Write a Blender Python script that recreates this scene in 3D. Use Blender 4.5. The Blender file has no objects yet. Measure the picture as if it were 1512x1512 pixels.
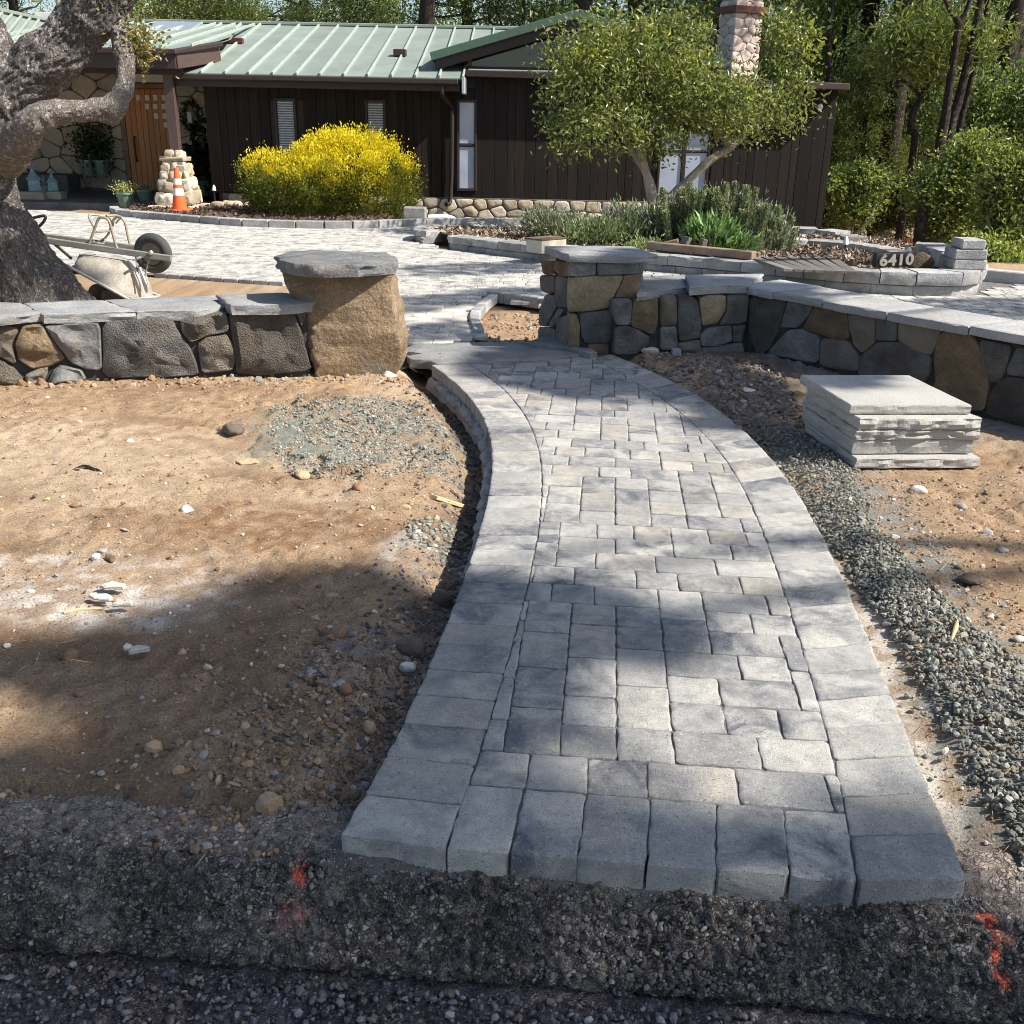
import bpy, math, random
import numpy as np
from mathutils import Vector, Matrix, Euler
random.seed(7); RNG = np.random.default_rng(7)
scene = bpy.context.scene
COL = scene.collection
# ------------------------------------------------------------------ camera, sky, sun, exposure
FPX, PITCH, ROLL, EYE = 1480.0, math.radians(21.1), math.radians(1.15), 1.58
cam = bpy.data.cameras.new('camera'); camo = bpy.data.objects.new('camera', cam); COL.objects.link(camo)
cam.sensor_width = 36; cam.lens = 36 * FPX / 1512; cam.clip_end = 3000; cam.clip_start = .05
camo.matrix_world = Matrix.Translation((0, 0, EYE)) @ Matrix.Rotation(math.pi / 2 - PITCH, 4, 'X') @ Matrix.Rotation(ROLL, 4, 'Z')
scene.camera = camo
SUN_EL, SUN_AZ = math.radians(44), math.radians(15)      # the sun stands over +X, a touch towards the street
SUN = np.array([math.cos(SUN_EL) * math.cos(SUN_AZ), -math.cos(SUN_EL) * math.sin(SUN_AZ), math.sin(SUN_EL)])
w = bpy.data.worlds.new('World'); scene.world = w; w.use_nodes = True
nt = w.node_tree; bg = nt.nodes['Background']
sk = nt.nodes.new('ShaderNodeTexSky'); sk.sky_type = 'NISHITA'; sk.sun_disc = False
sk.sun_elevation = SUN_EL; sk.sun_rotation = math.radians(90) + SUN_AZ; sk.air_density = 1.0; sk.dust_density = 1.2
nt.links.new(sk.outputs[0], bg.inputs[0]); bg.inputs[1].default_value = .09
sl = bpy.data.lights.new('sun', 'SUN'); so = bpy.data.objects.new('sun', sl); COL.objects.link(so)
sl.energy = 5.0; sl.angle = math.radians(.53); sl.color = (1, .945, .86)
so.rotation_euler = Vector(SUN).to_track_quat('Z', 'Y').to_euler()
vs = scene.view_settings; vs.view_transform = 'Standard'; vs.look = 'None'; vs.gamma = 1; vs.use_curve_mapping = False
vs.exposure = .86
try: scene.cycles.filter_width = 1.0; scene.cycles.max_bounces = 6; scene.cycles.transparent_max_bounces = 8
except Exception: pass

# ------------------------------------------------------------------ surveying: photo measurements -> places in the world (metres)
def ray(x, y):
    u, v = (x - 756) / FPX, (y - 756) / FPX
    a = u * math.cos(ROLL) + v * math.sin(ROLL); b = -u * math.sin(ROLL) + v * math.cos(ROLL)
    return np.array([a, math.cos(PITCH) - b * math.sin(PITCH), -math.sin(PITCH) - b * math.cos(PITCH)])
CAMP = np.array([0, 0, EYE])
def G(x, y, z=0.):
    d = ray(x, y); return CAMP + d * (z - EYE) / d[2]
def D(x, y, Y):
    d = ray(x, y); return CAMP + d * Y / d[1]
def onp(x, y, P0, N):
    d = ray(x, y); return CAMP + d * np.dot(np.asarray(P0) - CAMP, N) / np.dot(d, N)

# ------------------------------------------------------------------ noise
def _h(i, j, k, s):
    n = (i * 374761393 + j * 668265263 + k * 2147483647 + s * 974634777) & 0xffffffff
    n = ((n ^ (n >> 13)) * 1274126177) & 0xffffffff
    return ((n ^ (n >> 16)) & 0xffff) / 65535.0
def vnoise(p, s=0):
    p = np.asarray(p, float); i = np.floor(p).astype(np.int64); f = p - i; f = f * f * (3 - 2 * f); r = 0
    for a in (0, 1):
        wa = f[:, 0] if a else 1 - f[:, 0]
        for b in (0, 1):
            wb = f[:, 1] if b else 1 - f[:, 1]
            for c in (0, 1):
                wc = f[:, 2] if c else 1 - f[:, 2]
                r = r + wa * wb * wc * _h(i[:, 0] + a, i[:, 1] + b, i[:, 2] + c, s)
    return r * 2 - 1
def fbm(p, o=4, s=0):
    p = np.asarray(p, float); r = np.zeros(len(p)); a = .5
    for k in range(o): r += a * vnoise(p, s + k); p = p * 2.07 + 11.3; a *= .5
    return r
def p3(x, y, z=0): return np.stack([x, y, np.zeros_like(x) + z], -1)

# ------------------------------------------------------------------ meshes and objects
WL = {}
class MB:
    """collects vertices and faces; becomes ONE mesh object"""
    def __init__(s): s.V = []; s.F = []; s.C = []; s.n = 0
    def add(s, V, Fs, col=None):
        V = np.asarray(V, float).reshape(-1, 3)
        for f in Fs:
            f = np.asarray(f, np.int64)
            if f.ndim == 1: f = f[None]
            if len(f): s.F.append(f + s.n)
        s.V.append(V); s.n += len(V)
        if col is not None:
            col = np.asarray(col, float); s.C.append(np.broadcast_to(col, (len(V), 3)))
        return s
    def mesh(s, name, off=(0, 0, 0), smooth=None):
        V = np.concatenate(s.V) - np.asarray(off); me = bpy.data.meshes.new(name)
        me.vertices.add(len(V)); me.vertices.foreach_set('co', V.astype(np.float32).ravel())
        L = np.concatenate([f.ravel() for f in s.F]); T = np.concatenate([np.full(len(f), f.shape[1]) for f in s.F])
        me.loops.add(len(L)); me.loops.foreach_set('vertex_index', L.astype(np.int32))
        me.polygons.add(len(T)); me.polygons.foreach_set('loop_start', (np.cumsum(T) - T).astype(np.int32))
        me.polygons.foreach_set('use_smooth', np.full(len(T), smooth is not None))
        me.update(calc_edges=True); me.validate()
        if smooth: me.set_sharp_from_angle(angle=math.radians(smooth))
        if s.C:
            a = me.color_attributes.new('Col', 'FLOAT_COLOR', 'POINT'); c = np.ones((len(V), 4), np.float32); c[:, :3] = np.concatenate(s.C)
            a.data.foreach_set('color', c.ravel())
        return me
    def part(s, name, mat, parent, smooth=None, label=None, kind=None):
        off = WL[parent.name] if parent else (0, 0, 0)
        o = bpy.data.objects.new(name, s.mesh(name, off, smooth)); o.data.materials.append(mat); COL.objects.link(o)
        if parent: o.parent = parent
        WL[o.name] = np.array(off, float)
        if label: o['label'] = label
        if kind: o['kind'] = kind
        return o
    def solo(s, name, mat, label=None, cat=None, group=None, kind=None, loc=None, smooth=None):
        if loc is None: V = np.concatenate(s.V); loc = np.array([*(V[:, :2].min(0) + V[:, :2].max(0)) / 2, V[:, 2].min()])
        o = bpy.data.objects.new(name, s.mesh(name, loc, smooth)); o.data.materials.append(mat); COL.objects.link(o); o.location = loc
        WL[o.name] = np.array(loc, float); tag(o, label, cat, group, kind); return o
def tag(o, label=None, cat=None, group=None, kind=None):
    for k, v in (('label', label), ('category', cat), ('group', group), ('kind', kind)):
        if v: o[k] = v
    return o
def thing(name, label, cat, loc, group=None):
    o = bpy.data.objects.new(name, None); COL.objects.link(o); o.location = loc; WL[o.name] = np.array(loc, float); o.empty_display_size = .1
    return tag(o, label, cat, group)
def dup(o, parent=None, loc=None, rz=None, sc=None, label=None):
    c = o.copy(); COL.objects.link(c)
    if parent: c.parent = parent
    if loc is not None: c.location = loc
    if rz is not None: c.rotation_euler = (0, 0, rz)
    if sc is not None: c.scale = (sc, sc, sc) if np.isscalar(sc) else sc
    if label: c['label'] = label
    for ch in list(o.children): dup(ch, c)
    return c

# ------------------------------------------------------------------ shapes
def cbox(x0, x1, y0, y1, z0, z1, b=.006):
    """box with chamfered edges"""
    lo = np.array([x0, y0, z0], float); hi = np.array([x1, y1, z1], float); b = min(b, (hi - lo).min() * .45)
    V = []; idx = {}
    for c in range(8):
        s = [(c >> k) & 1 for k in range(3)]
        p = np.where(s, hi, lo); d = np.where(s, -b, b)
        for k in range(3):
            q = p + d; q[k] = p[k]; idx[c, k] = len(V); V.append(q)
    Q = []; T = []
    for k in range(3):
        a, bb = (k + 1) % 3, (k + 2) % 3
        for s in (0, 1):
            cs = [s << k, s << k | 1 << a, s << k | 1 << a | 1 << bb, s << k | 1 << bb]
            Q.append([idx[c, k] for c in (cs if s else cs[::-1])])
        for sa in (0, 1):
            for sb in (0, 1):
                c0 = sa << a | sb << bb; c1 = c0 | 1 << k
                q = [idx[c0, a], idx[c1, a], idx[c1, bb], idx[c0, bb]]
                Q.append(q if sa != sb else q[::-1])
    for c in range(8):
        t = [idx[c, 0], idx[c, 1], idx[c, 2]]
        T.append(t if bin(c).count('1') % 2 else t[::-1])
    return np.array(V), [np.array(Q), np.array(T)]
def beam(p, q, w, h, b=.005, up=(0, 0, 1)):
    """chamfered bar from p to q"""
    p = np.asarray(p, float); q = np.asarray(q, float); L = np.linalg.norm(q - p); t = (q - p) / L
    s = np.cross(t, up if abs(np.dot(t, up)) < .98 else (0, 1, 0)); s /= np.linalg.norm(s); u = np.cross(s, t)
    V, F = cbox(0, L, -w / 2, w / 2, -h / 2, h / 2, b)
    return p + V[:, :1] * t + V[:, 1:2] * (-s) + V[:, 2:3] * u, F
def catmull(P, sub):
    P = np.asarray(P, float); n = len(P); out = []
    E = np.vstack([2 * P[0] - P[1], P, 2 * P[-1] - P[-2]])
    for i in range(n - 1):
        a, b, c, d = E[i:i + 4]
        for t in np.arange(sub) / sub:
            out.append(.5 * (2 * b + (c - a) * t + (2 * a - 5 * b + 4 * c - d) * t * t + (3 * b - a - 3 * c + d) * t ** 3))
    out.append(P[-1]); return np.array(out)
def tube(P, R, n=10, sub=0, amp=0, ns=4, seed=0, caps=True):
    P = np.asarray(P, float); R = np.broadcast_to(np.asarray(R, float), (len(P),))
    if sub: Q = catmull(np.column_stack([P, R]), sub); P, R = Q[:, :3], np.maximum(Q[:, 3], .001)
    T = np.gradient(P, axis=0); T /= np.linalg.norm(T, axis=1)[:, None] + 1e-9
    u = np.cross(T[0], (.3, .9, .2)); u /= np.linalg.norm(u); U = []
    for t in T: u = u - t * np.dot(u, t); u /= np.linalg.norm(u); U.append(u)
    U = np.array(U); W = np.cross(T, U); a = np.linspace(0, 2 * np.pi, n, endpoint=False)
    dirs = U[:, None] * np.cos(a)[None, :, None] + W[:, None] * np.sin(a)[None, :, None]
    V = (P[:, None] + dirs * R[:, None, None]).reshape(-1, 3)
    if amp: V = V + dirs.reshape(-1, 3) * (fbm(V * ns, 4, seed) * amp * np.repeat(R, n) * 2)[:, None]
    k = len(P); i = np.arange(k - 1)[:, None] * n; j = np.arange(n)[None]; jn = (j + 1) % n
    F = [np.stack([i + j, i + jn, i + n + jn, i + n + j], -1).reshape(-1, 4)]
    if caps: F += [np.arange(n)[::-1][None], (np.arange(n) + (k - 1) * n)[None]]
    return V, F
def resample(poly, step):
    poly = np.asarray(poly, float); out = []
    for a, b in zip(poly, np.roll(poly, -1, 0)):
        m = max(1, int(round(np.linalg.norm(b - a) / step)))
        for t in np.arange(m) / m: out.append(a + (b - a) * t)
    return np.array(out)
def area(p): return .5 * np.sum(p[:, 0] * np.roll(p[:, 1], -1) - np.roll(p[:, 0], -1) * p[:, 1])
def ccw(p): p = np.asarray(p, float); return p if area(p) > 0 else p[::-1]
def chaikin(p, k=1, q=.25):
    for _ in range(k):
        n = np.roll(p, -1, 0); p = np.stack([p * (1 - q) + n * q, p * q + n * (1 - q)], 1).reshape(-1, p.shape[1])
    return p
def rings(R):
    """list of equal-length rings (bottom .. top) + end caps -> V, F"""
    n = len(R[0]); V = np.concatenate(R); j = np.arange(n); jn = (j + 1) % n; F = []
    for r in range(len(R) - 1): F.append(np.stack([r * n + j, r * n + jn, (r + 1) * n + jn, (r + 1) * n + j], -1))
    F.append(((len(R) - 1) * n + j)[None]); F.append(j[::-1][None]); return V, F
def inset(p, d):
    c = p.mean(0); v = p - c; L = np.linalg.norm(v, axis=1)[:, None]; return c + v * np.maximum(.1, (L - d) / L)
def stone(uv, O, U, W, N, depth=.12, front=0., bulge=.02, amp=.01, step=.04, rnd=.012, seed=0, shrink=.006, k=1):
    """fieldstone: polygon uv in the plane O,U,W; rough rounded face along N"""
    p = ccw(uv); p = chaikin(p, 1, .10 if k else .16); p = inset(p, shrink); p = resample(p, step)
    n = len(p); s = seed * 7.3
    p = p + np.stack([fbm(p3(p[:, 0] * 14, p[:, 1] * 14, s), 2), fbm(p3(p[:, 0] * 14, p[:, 1] * 14, s + 5), 2)], -1) * rnd * .55
    tl = np.random.default_rng(seed + 5).normal(size=2) * amp * 3
    c = p.mean(0); L = [(p, np.full(n, -depth)), (p, np.full(n, front - rnd * 1.2)), (inset(p, rnd * .35), np.full(n, front - rnd * .4)), (inset(p, rnd), np.full(n, front))]
    for f in (.86, .66, .44, .2):
        q = c + (inset(p, rnd) - c) * f; L.append((q, front + bulge * (1 - f * f) + amp * 2 * (1 - f ** 4) * fbm(p3(q[:, 0] * 9, q[:, 1] * 9, s), 3) + amp * (np.abs(vnoise(p3(q[:, 0] * 5, q[:, 1] * 5, s + 2), 3)) - .3) * (1 - f ** 3) * 1.5 + (tl[0] * (q - c)[:, 0] + tl[1] * (q - c)[:, 1]) * (1 - f ** 4)))
    return rings([O + q[:, :1] * U + q[:, 1:] * W + h[:, None] * N for q, h in L])
def slab(poly, zt, th, step=.05, rough=.008, seed=0, tilt=(0, 0), und=0.):
    """flagstone / cut slab with rock-faced edges; poly in x,y"""
    p = resample(ccw(np.asarray(poly, float)[:, :2]), step); n = len(p); c = p.mean(0)
    def j(p, a, s): return p + np.stack([fbm(p3(p[:, 0] * 11, p[:, 1] * 11, s + seed * 3.1), 3), fbm(p3(p[:, 0] * 11, p[:, 1] * 11, s + 40 + seed * 3.1), 3)], -1) * a
    p = j(p, rough * 1.4, 0)
    def z(q, zz): return np.column_stack([q, zz + (q - c) @ np.array(tilt) + und * fbm(p3(q[:, 0] * 5, q[:, 1] * 5, seed), 3)])
    R = [z(inset(p, .004), zt - th), z(j(p, rough * 1.8, 3), zt - th * .8), z(j(p, rough * 2.2, 6), zt - th * .5), z(j(p, rough * 1.8, 9), zt - th * .2), z(inset(p, .002), zt - .003), z(inset(p, .007), zt)]
    if und:
        for f in (.75, .5, .25): R.append(z(c + (inset(p, .012) - c) * f, zt))
    return rings(R)
def ico(sub=1):
    t = (1 + 5 ** .5) / 2
    V = np.array([(-1, t, 0), (1, t, 0), (-1, -t, 0), (1, -t, 0), (0, -1, t), (0, 1, t), (0, -1, -t), (0, 1, -t), (t, 0, -1), (t, 0, 1), (-t, 0, -1), (-t, 0, 1)], float); V /= np.linalg.norm(V[0])
    F = np.array([(0, 11, 5), (0, 5, 1), (0, 1, 7), (0, 7, 10), (0, 10, 11), (1, 5, 9), (5, 11, 4), (11, 10, 2), (10, 7, 6), (7, 1, 8), (3, 9, 4), (3, 4, 2), (3, 2, 6), (3, 6, 8), (3, 8, 9), (4, 9, 5), (2, 4, 11), (6, 2, 10), (8, 6, 7), (9, 8, 1)])
    for _ in range(sub):
        V = list(V); m = {}; NF = []
        def mid(a, b):
            k = (min(a, b), max(a, b))
            if k not in m: v = V[a] + V[b]; V.append(v / np.linalg.norm(v)); m[k] = len(V) - 1
            return m[k]
        for a, b, c in F: ab, bc, ca = mid(a, b), mid(b, c), mid(c, a); NF += [(a, ab, ca), (b, bc, ab), (c, ca, bc), (ab, bc, ca)]
        V = np.array(V); F = np.array(NF)
    return V, F
ICO = {k: ico(k) for k in (0, 1, 2, 3)}
def rock(size, sub=2, seed=0, amp=.35, fr=1.3):
    V, F = ICO[sub]; V = V * (1 + amp * fbm(V * fr + seed * 5.7, 3, seed))[:, None]
    for k in range(5):                                   # a few flat fracture faces
        r = np.random.default_rng(seed * 31 + k); n = r.normal(size=3); n /= np.linalg.norm(n); h = .62 + .2 * r.random()
        d = V @ n; V = V - np.maximum(0, d - h)[:, None] * n * .85
    return V * np.asarray(size), [F]
def rotm(rng):
    q = rng.normal(size=4); q /= np.linalg.norm(q); a, b, c, d = q
    return np.array([[1 - 2 * (c * c + d * d), 2 * (b * c - a * d), 2 * (b * d + a * c)], [2 * (b * c + a * d), 1 - 2 * (b * b + d * d), 2 * (c * d - a * b)], [2 * (b * d - a * c), 2 * (c * d + a * b), 1 - 2 * (b * b + c * c)]])
OCT = (np.array([(1, 0, 0), (-1, 0, 0), (0, 1, 0), (0, -1, 0), (0, 0, 1), (0, 0, -1)], float), np.array([(0, 2, 4), (2, 1, 4), (1, 3, 4), (3, 0, 4), (2, 0, 5), (1, 2, 5), (3, 1, 5), (0, 3, 5)]))
def scatter_stones(pos, size, cols, seed=0, flat=.65, sub=0):
    """many small angular stones in one mesh builder; the tiniest are eight-sided grains"""
    rng = np.random.default_rng(seed); mb = MB(); ROT = np.stack([rotm(rng) for _ in range(64)])
    for small in (True, False):
        k = (size < .0048) if sub == 0 else np.full(len(size), not small); k = k if small else ~k
        if sub and small: continue
        if sub: k = np.ones(len(size), bool)
        P, Sz, C = pos[k], size[k], cols[k]; n = len(P)
        if not n: continue
        if small: T = [OCT[0] * rng.uniform(.7, 1.25, (6, 1)) for _ in range(8)]; F = OCT[1]
        else: T = [rock((1, 1, 1), sub, 90 + q, .5, 1.5)[0] for q in range(8)]; F = ICO[sub][1]
        S_ = Sz[:, None] * rng.uniform([.7, .6, .4], [1.25, 1., .8], (n, 3)); base = np.stack(T)[rng.integers(0, 8, n)] * S_[:, None]
        tilt = np.einsum('nij,nkj->nki', ROT[rng.integers(0, 64, n)], base); tilt[..., 2] *= flat + .2
        V = tilt + P[:, None]; m = V.shape[1]
        mb.add(V.reshape(-1, 3), [(F[None] + (np.arange(n) * m)[:, None, None]).reshape(-1, 3)], np.repeat(C, m, 0))
    return mb
def inpoly(P, poly):
    poly = np.asarray(poly); x, y = P[:, 0], P[:, 1]; r = np.zeros(len(P), bool)
    for a, b in zip(poly, np.roll(poly, -1, 0)):
        c = (a[1] > y) != (b[1] > y); r ^= c & (x < (b[0] - a[0]) * (y - a[1]) / (b[1] - a[1] + 1e-12) + a[0])
    return r
def sample_poly(poly, n, rng):
    poly = np.asarray(poly)[:, :2]; lo, hi = poly.min(0), poly.max(0); out = np.zeros((0, 2))
    while len(out) < n:
        q = rng.uniform(lo, hi, (n * 2, 2)); out = np.vstack([out, q[inpoly(q, poly)]])
    return out[:n]
def leaves(P, L, W, cols, rng, up=.3, curl=.15, dirs=None):
    """one kite-shaped leaf per point (4 verts, folded on its midrib)"""
    n = len(P); L = np.broadcast_to(L, (n,)); W = np.broadcast_to(W, (n,))
    d = rng.normal(size=(n, 3)) if dirs is None else dirs + rng.normal(size=(n, 3)) * .35
    d[:, 2] += up; d /= np.linalg.norm(d, axis=1)[:, None]
    s = np.cross(d, rng.normal(size=(n, 3))); s /= np.linalg.norm(s, axis=1)[:, None]; nn = np.cross(s, d)
    a = P; t = P + d * L[:, None]; m = P + d * (L * .45)[:, None] + nn * (L * curl)[:, None]
    V = np.stack([a, m + s * W[:, None] / 2, t, m - s * W[:, None] / 2], 1).reshape(-1, 3)
    return V, [np.arange(n * 4).reshape(-1, 4)], np.repeat(cols, 4, 0)
def pal(rng, n, cs, v=.25):
    cs = np.array(cs); c = cs[rng.integers(0, len(cs), n)]; return c * (1 + v * rng.normal(size=(n, 1))).clip(.4, 1.8)
# ------------------------------------------------------------------ materials
def S(r, g, b): return tuple(((c / 255) / 12.92 if c / 255 <= .04045 else ((c / 255 + .055) / 1.055) ** 2.4) for c in (r, g, b))
class NT:
    def __init__(s, name):
        s.m = bpy.data.materials.new(name); s.m.use_nodes = True; s.t = s.m.node_tree; s.t.nodes.clear()
        s.out = s.n('OutputMaterial'); s._co = None
    def n(s, t, **kw):
        x = s.t.nodes.new('ShaderNode' + t)
        for k, v in kw.items(): setattr(x, k, v)
        return x
    def lk(s, a, b): s.t.links.new(a, b)
    def put(s, sock, v):
        if hasattr(v, 'is_output'): s.lk(v, sock)
        elif isinstance(v, (tuple, list)) and len(v) == 3 and sock.type == 'RGBA': sock.default_value = (*v, 1)
        else: sock.default_value = v
    def co(s):
        if s._co is None: s._co = s.n('TexCoord').outputs['Object']
        return s._co
    def geo(s, scale=(1, 1, 1)):
        m = s.n('Mapping'); s.lk(s.n('NewGeometry').outputs['Position'], m.inputs[0]); m.inputs['Scale'].default_value = scale; return m.outputs[0]
    def map(s, scale, co=None):
        m = s.n('Mapping'); s.lk(co or s.co(), m.inputs[0]); m.inputs['Scale'].default_value = scale if isinstance(scale, tuple) else (scale,) * 3; return m.outputs[0]
    def noise(s, scale, detail=4, rough=.55, co=None, dist=0):
        x = s.n('TexNoise'); x.inputs['Scale'].default_value = scale; x.inputs['Detail'].default_value = detail; x.inputs['Roughness'].default_value = rough; x.inputs['Distortion'].default_value = dist
        s.lk(co or s.co(), x.inputs['Vector']); return x.outputs[0]
    def ramp(s, f, a, b, lo=0., hi=1.):
        x = s.n('MapRange'); x.clamp = True
        s.put(x.inputs['Value'], f); x.inputs['From Min'].default_value = a; x.inputs['From Max'].default_value = b; x.inputs['To Min'].default_value = lo; x.inputs['To Max'].default_value = hi; return x.outputs[0]
    def mix(s, f, a, b, mode='MIX'):
        x = s.n('MixRGB', blend_type=mode); s.put(x.inputs[0], f); s.put(x.inputs[1], a); s.put(x.inputs[2], b); return x.outputs[0]
    def math(s, op, a, b=0.):
        x = s.n('Math', operation=op); s.put(x.inputs[0], a); s.put(x.inputs[1], b); return x.outputs[0]
    def rand(s): return s.n('ObjectInfo').outputs['Random']
    def attr(s): return s.n('Attribute', attribute_name='Col').outputs['Color']
    def bump(s, h, strength=.5, dist=.01, nrm=None):
        x = s.n('Bump'); x.inputs['Strength'].default_value = strength; x.inputs['Distance'].default_value = dist; s.put(x.inputs['Height'], h)
        if nrm is not None: s.lk(nrm, x.inputs['Normal'])
        return x.outputs[0]
    def done(s, col, rough=.9, nrm=None, spec=.3, metal=0., **kw):
        p = s.n('BsdfPrincipled'); s.put(p.inputs['Base Color'], col); s.put(p.inputs['Roughness'], rough); s.put(p.inputs['Specular IOR Level'], spec); s.put(p.inputs['Metallic'], metal)
        for k, v in kw.items(): s.put(p.inputs[k], v)
        if nrm is not None: s.lk(nrm, p.inputs['Normal'])
        s.lk(p.outputs[0], s.out.inputs[0]); return s.m
def rocky(name, c1, c2, c3=None, rv=.5, sc=5, bsc=30, bstr=.6, bdist=.012, rough=.92, spec=.25, speck=None, voro=False, pos=False, scales=(1, 1, 1), huev=None):
    """mottled mineral surface: two tones in patches, a third in blotches, piece-to-piece change, fine relief"""
    t = NT(name); co = t.map(scales, t.geo() if pos else None)
    col = t.mix(t.ramp(t.noise(sc, 5, .6, co), .35, .65), c1, c2)
    if c3: col = t.mix(t.ramp(t.noise(sc * .37, 4, .6, co, .5), .55, .7, 0, .85), col, c3)
    g = t.noise(bsc * 2.3, 5, .7, co); col = t.mix(1, col, t.mix(t.ramp(g, .3, .7), (.72,) * 3, (1.28,) * 3), 'MULTIPLY')
    if speck: col = t.mix(t.ramp(t.noise(bsc * 4, 2, .5, co), .62, .7, 0, .8), col, speck)
    r = t.rand()
    if huev: col = t.mix(t.ramp(t.math('FRACT', t.math('MULTIPLY', r, 7.13)), .45, .95, 0, .8), col, huev)
    if rv: col = t.mix(1, col, t.mix(r, (1 - rv,) * 3, (1 + rv,) * 3), 'MULTIPLY')
    h = t.math('ADD', t.noise(bsc, 6, .65, co), t.math('MULTIPLY', g, .35))
    if voro:
        v = t.n('TexVoronoi'); v.inputs['Scale'].default_value = bsc * 1.6; t.lk(co, v.inputs['Vector']); h = t.math('ADD', h, t.math('MULTIPLY', v.outputs['Distance'], .6))
    return t.done(col, rough, t.bump(h, bstr, bdist), spec)
def plain(name, col, rough=.6, metal=0., spec=.4, var=.15, sc=12, bump=0., rv=0., scales=(1, 1, 1)):
    t = NT(name); co = t.map(scales); n = t.noise(sc, 4, .6, co)
    c = t.mix(1, col, t.mix(t.ramp(n, .3, .7), (1 - var,) * 3, (1 + var,) * 3), 'MULTIPLY')
    if rv: c = t.mix(1, c, t.mix(t.rand(), (1 - rv,) * 3, (1 + rv,) * 3), 'MULTIPLY')
    return t.done(c, rough, t.bump(n, bump, .004) if bump else None, spec, metal)
def leafy(name, trans=.38, rough=.42, rv=.25, spec=.4, tcol=(1.2, 1.25, .6)):
    t = NT(name); a = t.attr()
    c = t.mix(1, a, t.mix(t.rand(), (1 - rv,) * 3, (1 + rv,) * 3), 'MULTIPLY')
    p = t.n('BsdfPrincipled'); t.lk(c, p.inputs['Base Color']); p.inputs['Roughness'].default_value = rough; p.inputs['Specular IOR Level'].default_value = spec
    tr = t.n('BsdfTranslucent'); t.lk(t.mix(1, c, tcol, 'MULTIPLY'), tr.inputs[0])
    m = t.n('MixShader'); m.inputs[0].default_value = trans; t.lk(p.outputs[0], m.inputs[1]); t.lk(tr.outputs[0], m.inputs[2]); t.lk(m.outputs[0], t.out.inputs[0]); return t.m
def colored(name, rough=.95, bsc=90, bstr=.4, bdist=.006, grain=.25, spec=.2):
    """colour comes per vertex (loose stones, soil types, paint marks), grain and relief are added"""
    t = NT(name); co = t.geo(); g = t.noise(bsc, 5, .7, co)
    c = t.mix(1, t.attr(), t.mix(t.ramp(g, .3, .7), (1 - grain,) * 3, (1 + grain,) * 3), 'MULTIPLY')
    return t.done(c, rough, t.bump(g, bstr, bdist), spec)
def paverm(name, k=1., tint=(1, 1, 1)):
    """tumbled concrete: every piece its own grey, charcoal blended through it in clouds, sandy grain, pits, rubbed pale spots"""
    t = NT(name); co = t.geo(); r = t.rand(); r2 = t.math('FRACT', t.math('MULTIPLY', r, 17.31)); r3 = t.math('FRACT', t.math('MULTIPLY', r, 5.77))
    c = lambda *x: tuple(k * q * w for q, w in zip(x, tint))
    off = t.n('CombineXYZ'); t.lk(t.math('MULTIPLY', r, 40.), off.inputs[0]); t.lk(t.math('MULTIPLY', r2, 40.), off.inputs[1]); lc = t.mix(1, co, off.outputs[0], 'ADD')   # each piece cut from another part of the blend
    a = t.mix(r, c(.34, .335, .32), c(.53, .51, .46)); a = t.mix(t.ramp(r2, .62, .9, 0, .5), a, c(.43, .37, .28))
    b = t.mix(t.ramp(r3, .2, .8), c(.115, .123, .145), c(.32, .312, .298))
    col = t.mix(t.ramp(t.noise(5.5, 6, .66, lc, .7), .40, .64, 0, .95), a, b)
    col = t.mix(t.ramp(t.noise(26, 5, .7, lc, .3), .42, .64, 0, .6), col, t.mix(1, col, (.70, .70, .71), 'MULTIPLY'))
    f = t.noise(240, 4, .7, co); col = t.mix(1, col, t.mix(t.ramp(f, .32, .68), (.76,) * 3, (1.24,) * 3), 'MULTIPLY')
    col = t.mix(t.ramp(t.noise(3.1, 4, .65, co), .5, .72, 0, .3), col, c(.54, .50, .43))
    col = t.mix(t.ramp(t.noise(75, 3, .6, co), .61, .68, 0, .45), col, c(.58, .57, .55))
    pit = t.ramp(t.noise(120, 3, .65, co), .29, .37, 1, 0); col = t.mix(t.math('MULTIPLY', pit, .5), col, (.09, .09, .09))
    h = t.math('SUBTRACT', t.math('ADD', t.noise(30, 6, .74, co), t.math('MULTIPLY', f, .5)), t.math('MULTIPLY', pit, .6))
    return t.done(col, .95, t.bump(h, .9, .007), .18)
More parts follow.
